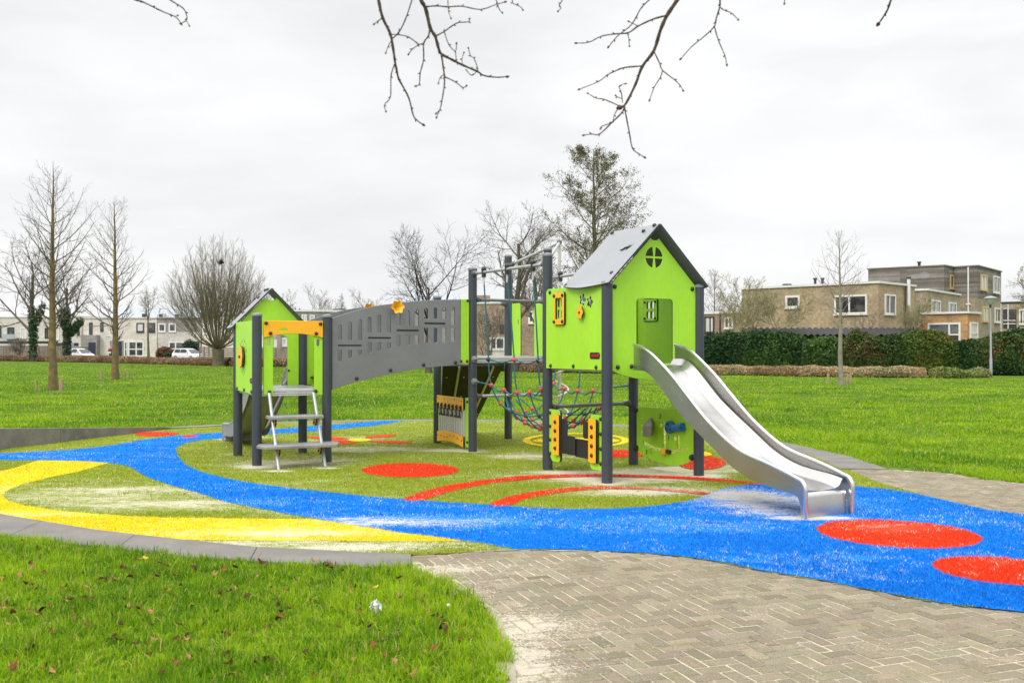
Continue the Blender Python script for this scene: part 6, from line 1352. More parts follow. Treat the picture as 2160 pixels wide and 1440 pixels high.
for px in (1719.5, 1735):
    mb = bh.mb(); q = P(px, 600, 78.5); mb.tube([q-[0, 0, .3], q+[0, 0, .42]], .10, 10, 0); mb.tube([q+[0, 0, .38], q+[0, 0, .52]], .15, 10, 0); bh.part(mb, 'roof_vent', m_dkroof)
for px, wd in ((1664, 1.5), (1745, 1.2)):
    mb = bh.mb(); q = P(px, 603, 82); mb.add([q+[-wd*.5, 0, -.3], q+[wd*.5, 0, -.3], q+[wd*.5, 1, -.3], q+[-wd*.5, 1, -.3], q+[-wd*.2, .5, .22], q+[wd*.2, .5, .22]], [(0, 1, 5, 4), (2, 3, 4, 5), (1, 2, 5), (3, 0, 4)], 0); bh.part(mb, 'roof_light', m_dkroof)
ext = Bld('brick_annex', 'taller grey tan brick annex between the corner house and the wooden block', [(32.2, 80.6), (33.4, 80.0), (39.6, 88.0), (37.5, 90)], 6.25, m_tan2); p = ext.pl(1, 2)
ext.win(p, 1964, 634, 1982.6, 659, vm=(.45,), fw=.13); ext.win(p, 2000.5, 638.6, 2016, 660, vm=(.5,), fw=.13)
mb = ext.mb(); q = np.array([32.3, 80.2]); mb.tube([(*q, 6.3), (*q, 2.6)], .09, 8, 0); ext.part(mb, 'downpipe', m_trim)
gx = Bld('brick_extension', 'orange brick single storey extension with large white window, above the yellow green hedge', [hp_(1943, 68.4), (30.2, 66.0), (31.75, 67.55), hp_(1943, 68.4)+np.array([1.6, 1.6])], 3.93, m_orange, trimh=.14)
p = gx.pl(0, 1); gx.win(p, 1958, 680, 2027, 724, vm=(.66,), hm=(.42,), fw=.12); p = gx.pl(1, 2); gx.win(p, 2045, 680, 2061, 718, hm=(.4,), fw=.11, pane=m_curtain)
wb_pts = [(33.7, 94.2), (39.06, 90.0), (40.8, 92.0), (42.2, 90.3), (48.0, 97.7), (40, 104)]
wb = Bld('wood_clad_house', 'tall flat roofed house clad in weathered grey boards above brick', wb_pts, 9.0, m_clad, z0=6.2, trimh=.10, trim=M('board_coping', (.2, .18, .165), .7))
mb = wb.mb(); q = [np.array(x) for x in wb_pts]; cc = sum(q)/6; q = [x+(cc-x)*.006 for x in q]; mb.add([(*x, -.1) for x in q]+[(*x, 6.12) for x in q], [(i, (i+1) % 6, 6+(i+1) % 6, 6+i) for i in range(6)]+[tuple(range(6, 12))], 0); wb.part(mb, 'wall', m_tan2)
p = wb.pl(1, 2); wb.win(p, 2003.5, 580, 2011, 608.5, frame=m_yframe, fw=.14); p = wb.pl(3, 4)
wb.win(p, 2067.6, 581, 2081.8, 611, vm=(.5,), frame=m_yframe, pane=m_curtain, fw=.14); wb.win(p, 2094.5, 584, 2108, 617, vm=(.5,), fw=.15); wb.win(p, 2072, 647, 2084, 677.7, vm=(.5,), frame=m_yframe, pane=m_curtain, fw=.14); wb.win(p, 2098, 650, 2109.6, 679.6, vm=(.4,), fw=.14)
mb = wb.mb(); p = wb.pl(2, 3); u = p.uv(2043.5, 600)[0]; mb.tube([p.at(u, 8.9, .1), p.at(u, 3, .1)], .08, 8, 0); mb.tube([p.at(u-.2, 5.5, .1), p.at(u+.2, 5.5, .1)], .09, 8, 0); wb.part(mb, 'downpipe', m_trim)
mb = wb.mb(); q = P(1939, 562, 95); mb.tube([q, q+[0, 0, .38]], .13, 10, 0); mb.tube([q+[0, 0, .34], q+[0, 0, .46]], .20, 10, 0); wb.part(mb, 'chimney', m_dkroof)
fr = Bld('brick_flats', 'brown brick flats with white balcony rails at the right picture edge', sq(hp_(2112, 108), hp_(2250, 104), 8), 6.45, m_tan2, trim=m_dkroof); p = fr.pl(0, 1)
fr.win(p, 2150, 652, 2166, 684, vm=(.5,), fw=.14); fr.panel(p, 2116, 652, 2144, 692, 'balcony_shade_panel', m_dkroof, .1, .02)  # balcony opening is a flat panel with its shade put into the dark colour
mb = fr.mb()
for yy in (676, 683): a, b_ = p.uv(2117, yy), p.uv(2143, yy); mb.tube([p.at(a[0], a[1], .15), p.at(b_[0], b_[1], .15)], .05, 6, 0)
u = p.uv(2127, 660)[0]; mb.tube([p.at(u, 6.2, .12), p.at(u, 3.6, .12)], .06, 6, 0); a, b_ = p.uv(2117, 651), p.uv(2130, 651); mb.tube([p.at(a[0], a[1], .12), p.at(b_[0], b_[1], .12)], .05, 6, 0); fr.part(mb, 'balcony_rail', m_trim)
lb = Bld('brick_house', 'low brick house with white flat roof edge, just right of the tall playhouse', sq(hp_(1440, 98), hp_(1572, 94), 9), Zof(657.5, 95), m_brown, trimh=.22); p = lb.pl(0, 1)
lb.win(p, 1486.5, 667, 1507, 702, vm=(.58,), frame=m_dframe, pane=m_curtain, fw=.13); lb.win(p, 1528, 669, 1547, 693, vm=(.5,), fw=.14); mb = lb.mb(); u = p.uv(1519.5, 680)[0]; mb.tube([p.at(u, 4.9, .1), p.at(u, .5, .1)], .07, 6, 0); lb.part(mb, 'downpipe', m_dkroof)
# lean-to with wavy black tiles
lx0, lx1 = hp_(1578, 67)[0], hp_(1984, 67)[0]; lt = thing('tiled_lean_to', 'long lean-to roofed in black wavy tiles behind the hedge', 'shed', ((lx0+lx1)/2, 67, 0)); lbse = ((lx0+lx1)/2, 67, 0)
nx_, ny_ = 640, 10; xs_ = np.linspace(lx0, lx1, nx_); V = []
for j in range(ny_):
    t = j/(ny_-1); V.append(np.c_[xs_, np.full(nx_, 66.0+3.2*t), 2.42+.52*t+.055*np.sin(xs_*2*math.pi/.42)+(.04*((t*5) % 1))*-1])
V = np.stack(V, 1).reshape(-1, 3); I = np.arange(nx_*ny_).reshape(nx_, ny_); Q = np.stack([I[:-1, :-1], I[1:, :-1], I[1:, 1:], I[:-1, 1:]], -1).reshape(-1, 4)
m_tile = M('black_glazed_tile', (.026, .026, .028), .6, spec=.3, var=.3, scale=2.5, dirt=(.13, .11, .09), dirt_amt=.4); np_mesh('roof', V, Q, None, m_tile, lt, smooth=True, base=lbse)
mb = MB(lbse); m_lw = M('grey_garden_wood', (.20, .165, .12), .85, var=.2, scale=2, fine=.2, fscale=14)
mb.box(((lx0+lx1)/2, 66.2, 1.72), (lx1-lx0, .08, .42), mat=0); mb.box(((lx0+lx1)/2, 69.0, 1.5), (lx1-lx0, .1, 2.6), mat=0); mb.build('plank_wall', m_lw, lt, smooth=False)
for k in range(9):
    x = lx0+.3+(lx1-lx0-.6)*k/8; mb = MB(lbse); mb.box((x, 66.12, 1.2), (.11, .11, 2.42)); mb.build('support_post', m_lw, lt, smooth=False)
# --- brown flats behind the net, grey house behind the bridge
bb = Bld('brick_flats', 'brown brick flats seen through the climbing net', sq(hp_(978, 92), hp_(1192, 88), 9), Zof(638.5, 90), m_brown, trim=m_brown, trimh=.1); p = bb.pl(0, 1)
bb.win(p, 1115, 655, 1126.5, 682, fw=.16); bb.win(p, 1033.7, 711, 1066, 738, vm=(.42,), fw=.16, frame=m_curtain); bb.win(p, 1055, 684, 1066, 700, fw=.1, frame=m_dframe); bb.panel(p, 1040, 739, 1070, 753, 'plinth', m_cream, .1, .03); bb.win(p, 1141, 708, 1150, 740, fw=.12, frame=m_dframe)
mb = bb.mb(); q = P(1018, 640, 94); mb.box(q+[0, 0, .3], (1.4, 1, .9)); bb.part(mb, 'chimney', m_brown)
gh = Bld('grey_house', 'grey brick house with white roof edge showing above the bridge beside the little house', sq(hp_(588, 120), hp_(852, 124), 10), Zof(654, 121), m_greyb, trimh=.24); p = gh.pl(0, 1)
gh.win(p, 636, 663, 647.5, 679, vm=(.55,), fw=.16, pane=m_curtain); gh.win(p, 652.6, 664, 664, 679, fw=.16, pane=m_curtain); gh.win(p, 594, 712, 606, 730, fw=.2, pane=m_curtain); gh.panel(p, 578, 716, 584, 732, 'door', m_wframe); gh.panel(p, 588, 690, 593, 735, 'brick_pier', m_tan2, .3, .1)
gh.win(p, 705, 712, 716, 735, fw=.2, pane=m_curtain); gh.win(p, 735, 712, 746, 735, fw=.2, pane=m_curtain)
mb = gh.mb(); q = P(716, 654.5, 124); mb.box(q, (1.5, 1, .35)); gh.part(mb, 'solar_panel', m_dkroof)
for px in (623, 632): mb = gh.mb(); q = P(px, 652.5, 122); mb.tube([q-[0, 0, .3], q+[0, 0, .12]], .09, 8, 0); mb.build('roof_vent', m_dkroof, gh.root)
zr = Zof(640, 140); rb = Bld('hall_building', 'hall with blue grey metal roof behind the dark spreading tree', sq(hp_(838, 138), hp_(975, 138), 14), zr, m_greyb); q = rb.pts; mb = rb.mb(); zz = Zof(617.5, 145)
mb.add([(*x, zr+.06) for x in q]+[(*hp_(884, 145), zz), (*hp_(962, 145), zz)], [(0, 1, 5, 4), (1, 2, 5), (2, 3, 4, 5), (3, 0, 4)], 0); rb.part(mb, 'hipped_roof', m_roofm)
# --- the pale terraced houses on the left
YL = 150.0; ztop = Zof(670, YL)
ch = Bld('terraced_house', 'cream brick terraced house with navy door and large white ground floor window', sq(hp_(176, YL), hp_(331, YL), 10), ztop, m_cream, trimh=.2, trim=m_pale); p = ch.pl(0, 1)
ch.win(p, 188.5, 680, 195.2, 705.5, frame=m_dframe, fw=.12, sill=False); ch.win(p, 211.7, 680, 218.3, 699.6, frame=m_dframe, fw=.12, sill=False); ch.win(p, 288, 680.7, 304, 700, frame=m_dframe, fw=.15, pane=m_curtain); ch.win(p, 311, 680.7, 327, 700, frame=m_dframe, fw=.15)
ch.win(p, 270.5, 719, 303.6, 752, vm=(.52,), hm=(.48,), fw=.2); ch.win(p, 262, 720, 269.5, 752, hm=(.48,), fw=.16); ch.panel(p, 232, 718, 261, 753, 'porch_shade_panel', m_greyb, .08, .02); dr = ch.panel(p, 249, 720, 257.5, 753, 'front_door', m_navy, .1, .05)  # porch alcove is a flat panel, its shade painted as darker brick
pq = P(223.6, 713, YL); mb = ch.mb(); a, b_ = p.uv(223.6, 713), p.uv(233.6, 709.5); mb.box(p.at((a[0]+b_[0])/2, (a[1]+b_[1])/2, .05), (b_[0]-a[0], .04, b_[1]-a[1]), p.U, -p.N, 0); mb.box(p.at((a[0]+b_[0])/2, b_[1]-.06, .075), (b_[0]-a[0]-.05, .02, .09), p.U, -p.N, 1); ch.part(mb, 'street_name_plate', [m_white, m_blue])
en = ch.mb(); a, b_ = p.uv(177.5, 754), p.uv(211, 706.5); en.box(p.at((a[0]+b_[0])/2, (a[1]+b_[1])/2, .6), (b_[0]-a[0], 1.2, b_[1]-a[1]), p.U, -p.N, 0); epart = ch.part(en, 'entrance_block', m_greyb); a, b_ = p.uv(187, 752, 1.2), p.uv(201.5, 722, 1.2); mb = ch.mb(); mb.box(p.at((a[0]+b_[0])/2, (a[1]+b_[1])/2, 1.23), (b_[0]-a[0], .08, b_[1]-a[1]), p.U, -p.N, 0); ch.part(mb, 'front_door', m_navy, epart)
def setback(B, x0, x1, yt, wins):
    mb = B.mb(); a, b_ = hp_(x0, YL+1.2), hp_(x1, YL+1.2); z1 = Zof(yt, YL+3); mb.add([(*a, B.h-.1), (*b_, B.h-.1), (b_[0], b_[1]+1.6, z1), (a[0], a[1]+1.6, z1), (a[0], a[1]+8, z1), (b_[0], b_[1]+8, z1), (a[0], a[1]+8, B.h-.1), (b_[0], b_[1]+8, B.h-.1)], [(0, 1, 2, 3), (3, 2, 5, 4), (0, 3, 4, 6), (1, 7, 5, 2)], 0); st = B.part(mb, 'metal_roof', m_roofm); pl_ = Pl(a+np.array([0, .2]), b_-a)
    for wx0, wx1, wy0, wy1 in wins:
        mb = B.mb(); u, v = pl_.uv(wx0, wy1, .2), pl_.uv(wx1, wy0, .2); mb.box(pl_.at((u[0]+v[0])/2, (u[1]+v[1])/2, -.1), (v[0]-u[0], 1.0, v[1]-u[1]), pl_.U, -pl_.N, 0); mb.box(pl_.at((u[0]+v[0])/2, (u[1]+v[1])/2, .42), (v[0]-u[0]-.2, .1, v[1]-u[1]-.16), pl_.U, -pl_.N, 1); B.part(mb, 'dormer_window', [m_wframe, m_glass], st)
setback(ch, 236, 330, 650, [(299, 311, 660.5, 669.5)])
gr = Bld('terraced_house', 'grey brick terraced house with white windows behind the right white car', sq(hp_(331.3, YL), hp_(424, YL), 10), ztop, m_greyb, trimh=.2, trim=m_greyb); p = gr.pl(0, 1)
gr.panel(p, 333.5, 700, 423, 750, 'pale_brick_band', m_pale, .06, .02)
gr.win(p, 333.8, 681.6, 349.6, 700, fw=.2); gr.win(p, 356, 681.6, 371.7, 700, fw=.2); gr.win(p, 356, 720, 388.5, 751, vm=(.46,), hm=(.5,), fw=.2, out=.05); gr.panel(p, 391, 720, 421, 753, 'garage_shade_panel', m_dkroof, .06, .06); setback(gr, 331, 420, 652, [(335, 346, 661, 669.5), (368.5, 379.5, 662, 669.5)])  # garage opening is a flat panel, its inner shade painted near black
cr_ = Bld('terraced_house', 'cream house half hidden behind the fan shaped tree and the little house', sq(hp_(426, 146), hp_(560, 142), 9), Zof(664, 144), m_cream, trimh=.2, trim=m_brown); p = cr_.pl(0, 1); cr_.win(p, 471.5, 685, 478, 709, frame=m_dframe, fw=.14, pane=m_curtain); cr_.win(p, 430, 684, 441, 704, fw=.18); cr_.win(p, 445, 716, 465, 742, vm=(.5,), fw=.18); cr_.win(p, 510, 684, 524, 706, fw=.18)
fl_ = Bld('terraced_house', 'pale house with glass balcony behind the ivy covered trees at far left', sq(hp_(-70, 158), hp_(172, 154), 10), Zof(668, 156), m_pale, trimh=.2, trim=m_pale); p = fl_.pl(0, 1)
for x0, x1, y0, y1, pn in ((43.5, 56.7, 691, 713.5, m_curtain), (95, 102, 691, 712, m_glass), (117, 125, 690, 716, m_curtain), (163, 168, 690, 706, m_glass), (-2, 3, 686, 710, m_glass), (16, 30, 690, 708, m_glass), (70, 82, 690, 710, m_curtain), (140, 152, 690, 708, m_curtain)): fl_.win(p, x0, y0, x1, y1, frame=m_dframe if pn is m_glass else m_wframe, pane=pn, fw=.14)
mb = fl_.mb(); a, b_ = p.uv(14, 713), p.uv(40, 705); mb.box(p.at((a[0]+b_[0])/2, (a[1]+b_[1])/2, 1.0), (b_[0]-a[0], .06, b_[1]-a[1]), p.U, -p.N, 0); mb.box(p.at((a[0]+b_[0])/2, a[1]-.08, .5), (b_[0]-a[0], 1.1, .14), p.U, -p.N, 0); fl_.part(mb, 'balcony', m_roofm)
# carport roofs
def carport(label, x0, x1, y0, y1, Y, nm='carport'):
    a, b_ = hp_(x0, Y), hp_(x1, Y); z0, z1 = Zof(y1, Y), Zof(y0, Y); c = (a+b_)/2; t = thing(nm, label, 'carport', (c[0], c[1], 0)); mb = MB((c[0], c[1], 0)); mb.box((c[0], c[1]+1.4, (z0+z1)/2), (b_[0]-a[0], 2.8, z1-z0), bev=.03); mb.build('roof', m_dkroof, t, smooth=False)
    for k in range(3): mb = MB((c[0], c[1], 0)); mb.box((a[0]+.2+(b_[0]-a[0]-.4)*k/2, c[1]+.3, z0/2), (.12, .12, z0)); mb.build('post', m_lw, t, smooth=False)
carport('dark flat carport roof above the plank fence at far left', -20, 103, 719, 724.5, 136); carport('navy flat carport roof between the ivy covered trees', 112, 147, 722.7, 730, 134)
# fences
def plank_fence(label, x0, x1, Y0, Y1, yt, horiz=False, bays=6, name='plank_fence', mat=m_lw, gap=.02):
    a, b_ = hp_(x0, Y0), hp_(x1, Y1); pl_ = Pl(a, b_-a); Lf = np.linalg.norm(b_-a); h = Zof(yt, (Y0+Y1)/2); c = (a+b_)/2; t = thing(name, label, 'fence', (c[0], c[1], 0)); bs = (c[0], c[1], 0)
    mb = MB(bs); rs = np.random.default_rng(int(x0)+500)
    if not horiz:
        n = int(Lf/.17)
        for k in range(n): hh = h+rs.normal(0, .015); mb.box(pl_.at((k+.5)*Lf/n, hh/2, rs.normal(0, .006)), (Lf/n-gap, .03, hh), pl_.U, -pl_.N)
    else:
        n = max(4, int(h/.2))
        for k in range(n): mb.box(pl_.at(Lf/2, (k+.5)*h/n, 0), (Lf, .03, h/n-.055), pl_.U, -pl_.N)
    mb.build('boards', mat, t, smooth=False)
    for k in range(bays+1): mb = MB(bs); mb.box(pl_.at(k*Lf/bays, h*.5, -.09), (.12, .12, h+.05), pl_.U, -pl_.N); mb.build('post', mat, t, smooth=False)
plank_fence('long grey plank fence of upright boards behind the ivy covered trees', 12, 150, 124, 128, 729, bays=8); plank_fence('short upright plank fence behind the left white car', 152, 186, 130, 131, 731, bays=3)
plank_fence('grey fence of horizontal slats at the left picture edge', -40, 9, 122, 124, 729, True, 3, 'slat_fence'); plank_fence('horizontal slat fence between the right white car and the fan shaped tree', 420, 449, 113, 112, 731, True, 3, 'slat_fence')
plank_fence('open slat fence seen through and left of the little house', 470, 640, 104, 98, 733, True, 6, 'slat_fence')
# street behind the low hedge
me = bpy.data.meshes.new('street'); q = [hp_(-400, 124), hp_(0, 122.5), hp_(500, 92), hp_(1000, 74), hp_(1000, 80), hp_(640, 112), hp_(420, 146), hp_(-400, 147)]; me.from_pydata([(*x, .006) for x in q], [], [tuple(range(8))]); me.materials.append(M('asphalt', (.06, .06, .06), .9, fine=.2, fscale=30)); o = bpy.data.objects.new('street', me); COL.objects.link(o); tag(o, 'grey asphalt street behind the low brown hedge', 'street', kind='structure')

# ================================================================= LAMP, SIGN, CARS, PERSON
lp_ = G(2090.5, 792); Yl = lp_[1]; t = thing('street_lamp', 'grey street lamp with flat inverted cone shade before the far right hedge', 'street lamp', (lp_[0], lp_[1], 0)); lbs = (*lp_, 0)
m_lampg = M('galvanised_lamp_pole', (.30, .32, .345), .5, metal=.3, var=.12, scale=2); zh = Zof(645, Yl)
mb = MB(lbs); mb.lathe((*lp_, -.05), (-.008, 0, 1), [(.085, 0), (.083, 1.0), (.062, 1.05), (.042, zh)], 14, 0); mb.build('pole', m_lampg, t)
top_ = np.array([lp_[0]-.036, lp_[1], zh]); mb = MB(lbs); mb.lathe(top_, (0, 0, 1), [(.05, -.12), (.06, 0), (.06, .06)], 12, 0); mb.build('collar', m_dkroof, t)
mb = MB(lbs); mb.lathe(top_, (0, 0, 1), [(.07, .06), (.14, .12), (.30, .40), (.31, .42)], 24, 0); mb.build('lamp_shade', M('milky_lamp_shade', (.5, .52, .5), .35), t); mb = MB(lbs); mb.lathe(top_, (0, 0, 1), [(.37, .42), (.37, .44), (.2, .52), (.02, .56)], 24, 0); mb.build('cap', m_lampg, t)
sg = hp_(150.5, 121); t = thing('road_sign', 'round blue cycle path sign on a thin pole behind the low hedge', 'sign', (*sg, 0)); sbs = (*sg, 0); zc_ = Zof(726, 121); mb = MB(sbs); mb.tube([(*sg, -.05), (*sg, zc_+.2)], .035, 8, 0); mb.build('pole', m_lampg, t)
pl_ = Pl(sg-np.array([0, .05]), (1, 0)); mb = MB(sbs); pl_.slab(mb, circ(0, zc_, .31, 28), (), .02, .0, 0); pl_.slab(mb, circ(0, zc_, .335, 28), [circ(0, zc_, .312, 28)], .022, .0, 1); dk = mb.build('disc', [M('sign_blue', (.01, .14, .50), .4), m_white], t)
mb = MB(sbs); W_ = lambda poly, holes=(): pl_.slab(mb, poly, holes, .006, .014, 0, bev=.0005)
for cx_ in (-.16, .10): W_(circ(cx_+.03, zc_-.10, .085, 16), [circ(cx_+.03, zc_-.10, .058, 16)])
W_([(-.14, zc_-.10), (-.02, zc_+.03), (.10, zc_+.03), (.14, zc_-.10), (.11, zc_-.10), (.08, zc_), (-.01, zc_), (-.11, zc_-.12)]); W_([(-.07, zc_+.02), (-.03, zc_+.02), (-.02, zc_+.08), (-.09, zc_+.08)])
W_(circ(.13, zc_+.17, .04, 12)); W_([(.06, zc_+.06), (.2, zc_+.06), (.19, zc_+.13), (.07, zc_+.13)]); W_(circ(-.14, zc_+.19, .035, 12)); W_([(-.2, zc_+.08), (-.08, zc_+.08), (-.10, zc_+.15), (-.18, zc_+.15)]); mb.build('pictogram', m_white, dk)
m_carp = M('white_car_paint', (.66, .67, .68), .25, var=.02, coat=.6); m_carg = bpy.data.materials.new('car_glass'); nt, N, L = nodes_of(m_carg); N['Principled BSDF'].inputs['Base Color'].default_value = (.03, .035, .04, 1); N['Principled BSDF'].inputs['Roughness'].default_value = .05
def make_car(label, px, Y, yaw):
    c = hp_(px, Y); t = thing('parked_car', label, 'car', (*c, 0), 'white cars parked behind the low hedge'); D = np.array([math.cos(yaw), math.sin(yaw), 0]); S = np.array([-D[1], D[0], 0]); O = A3(c); bs = (*c, 0)
    at = lambda x, y, z: O+D*x+S*y+np.array([0, 0, z])
    def loft(mb, secs, mat=0, cap=True):
        n = len(secs[0]); pts = [at(*q) for s in secs for q in s]; fs = [(i*n+j, i*n+(j+1) % n, (i+1)*n+(j+1) % n, (i+1)*n+j) for i in range(len(secs)-1) for j in range(n)]
        if cap: fs += [tuple(range(n-1, -1, -1)), tuple((len(secs)-1)*n+j for j in range(n))]
        mb.add(pts, fs, mat)
    mb = MB(bs); secs = []
    for x, zl, zh_, hw in ((-2.0, .42, .82, .70), (-1.93, .30, .93, .79), (-1.5, .22, .97, .84), (-.6, .20, .95, .86), (.6, .20, .92, .86), (1.15, .22, .88, .84), (1.75, .26, .72, .78), (1.95, .34, .60, .66)):
        secs.append([(x, -hw*.94, zl), (x, hw*.94, zl), (x, hw, zl+(zh_-zl)*.35), (x, hw*.985, zl+(zh_-zl)*.8), (x, hw*.9, zh_), (x, -hw*.9, zh_), (x, -hw*.985, zl+(zh_-zl)*.8), (x, -hw, zl+(zh_-zl)*.35)])
    loft(mb, secs)
    cab = [(-1.9, .92, .93, .70, .68), (-1.72, .93, 1.28, .76, .60), (-1.4, .94, 1.42, .79, .60), (-.6, .94, 1.47, .80, .62), (.1, .92, 1.44, .80, .61), (.45, .91, 1.33, .80, .62), (1.2, .88, .89, .76, .72)]
    loft(mb, [[(x, -a, zl), (x, a, zl), (x, b_, zt-.02), (x, b_*.88, zt), (x, -b_*.88, zt), (x, -b_, zt-.02)] for x, zl, zt, a, b_ in cab]); mb.build('body', m_carp, t)
    mb = MB(bs); mb.add([at(.50, -.60, 1.315), at(.50, .60, 1.315), at(1.17, .70, .925), at(1.17, -.70, .925)], [(0, 3, 2, 1)], 0); mb.v[-1] += D*.02+np.array([0, 0, .02]); mb.build('windscreen', m_carg, t)
    mb = MB(bs); mb.add([at(-1.74, -.56, 1.26), at(-1.74, .56, 1.26), at(-1.91, .66, .95), at(-1.91, -.66, .95)], [(0, 1, 2, 3)], 0); mb.v[-1] -= D*.02; mb.build('rear_window', m_carg, t)
    for sg_ in (-1, 1):
        for xa, xb, xc, xd in ((-1.45, -.62, -.60, -1.50), (-.52, .28, .78, -.52)):
            mb = MB(bs); mb.add([at(xa, sg_*.635, 1.36), at(xb, sg_*.65, 1.36 if xb < 0 else 1.34), at(xc, sg_*.815, .985), at(xd, sg_*.815, 1.0)], [(0, 1, 2, 3) if sg_ > 0 else (3, 2, 1, 0)], 0); mb.v[-1] += S*sg_*.012; mb.build('side_window', m_carg, t)
        mb = MB(bs); mb.box(at(.72, sg_*.92, 1.0), (.10, .18, .13), D, S, 0, .03); mb.build('mirror', m_carp, t)
        mb = MB(bs); mb.ball(at(1.70, sg_*.60, .66), .13, 0, 8, (1, 1, .7)); mb.build('headlight', m_alu, t)
        for x in (-1.25, 1.22):
            mb = MB(bs); mb.lathe(at(x, sg_*.70, .31), S*sg_, [(.31, 0), (.31, .15), (.27, .18), (.2, .17)], 20, 0); wl_ = mb.build('wheel', m_rubber, t); mb = MB(bs); mb.lathe(at(x, sg_*.70, .31), S*sg_, [(.20, .165), (.19, .185), (.05, .19)], 14, 0); mb.build('rim', m_alu, wl_)
make_car('white hatchback parked left, between the ivy covered tree and navy door', 168, 122, R(-28)); make_car('white hatchback parked right, beside the slat fence before the grey house', 398, 116, R(-30))
# person in a red jacket
pc = hp_(233, 119.5); t = thing('person', 'person in a dark red jacket with pale hair carrying a white bag on the street', 'person', (*pc, 0)); X0, Y0 = pc
def skinned(name, verts, edges, radii, mat, parent, root=0, sub=1):
    me = bpy.data.meshes.new(name); me.from_pydata([(x, y, z) for x, y, z in verts], edges, []); o = bpy.data.objects.new(name, me); COL.objects.link(o); o.parent = parent; me.materials.append(mat)
    md = o.modifiers.new('skin', 'SKIN'); md.use_smooth_shade = True; lay = me.skin_vertices[0] if me.skin_vertices else None
    if lay is None:
        bpy.context.view_layer.objects.active = o; lay = me.skin_vertices.active if hasattr(me.skin_vertices, 'active') else me.skin_vertices[0]
    for i, r in enumerate(radii): lay.data[i].radius = (r, r) if not isinstance(r, tuple) else r
    lay.data[root].use_root = True; sb = o.modifiers.new('sub', 'SUBSURF'); sb.levels = sb.render_levels = sub; return o
m_skin = M('skin', (.50, .30, .22), .5, var=.05); m_jack = M('dark_red_cloth', (.26, .018, .03), .8, var=.15, scale=6); m_trs = M('dark_trousers', (.03, .032, .045), .8); m_hair = M('pale_hair', (.55, .50, .42), .7)
bv = [(0, 0, .92), (0, 0, 1.12), (0, .0, 1.34), (0, -.01, 1.42), (0, -.03, 1.53), (0, -.03, 1.62), (-.17, 0, 1.33), (-.24, -.05, 1.10), (-.12, -.22, 1.00), (-.05, -.27, .98), (.17, 0, 1.33), (.24, -.05, 1.10), (.12, -.22, 1.00), (.05, -.27, .98), (-.09, 0, .84), (-.10, -.02, .46), (-.10, .02, .07), (-.10, -.14, .03), (.09, 0, .84), (.10, .03, .46), (.10, .10, .07), (.10, -.06, .03)]
be = [(0, 1), (1, 2), (2, 3), (3, 4), (4, 5), (2, 6), (6, 7), (7, 8), (8, 9), (2, 10), (10, 11), (11, 12), (12, 13), (0, 14), (14, 15), (15, 16), (16, 17), (0, 18), (18, 19), (19, 20), (20, 21)]
br = [.13, .12, .12, .05, .085, .07, .06, .045, .035, .04, .06, .045, .035, .04, .08, .055, .04, .035, .08, .055, .04, .035]
skinned('body', bv, be, br, m_skin, t)
skinned('jacket', [(0, 0, .80), (0, 0, 1.12), (0, 0, 1.33), (0, -.01, 1.42), (-.18, 0, 1.33), (-.255, -.05, 1.10), (-.13, -.21, 1.0), (.18, 0, 1.33), (.255, -.05, 1.10), (.13, -.21, 1.0)], [(0, 1), (1, 2), (2, 3), (2, 4), (4, 5), (5, 6), (2, 7), (7, 8), (8, 9)], [.17, .16, .16, .075, .085, .07, .06, .085, .07, .06], m_jack, t)
skinned('trousers', [(0, 0, .90), (-.09, 0, .82), (-.10, -.02, .46), (-.10, .02, .10), (.09, 0, .82), (.10, .03, .46), (.10, .10, .10)], [(0, 1), (1, 2), (2, 3), (0, 4), (4, 5), (5, 6)], [.14, .10, .075, .065, .10, .075, .065], m_trs, t)
mb = MB((0, 0, 0)); mb.ball((0, .0, 1.60), .105, 0, 12, (1, 1, 1.0)); mb.build('hair', m_hair, t)
mb = MB((0, 0, 0)); mb.box((X0, Y0-.30, .93), (.34, .10, .26), bev=.03); o = mb.build('shopping_bag', m_white); o.location = (0, 0, 0); tag(o, 'white bag held in front of the person in red', 'bag')

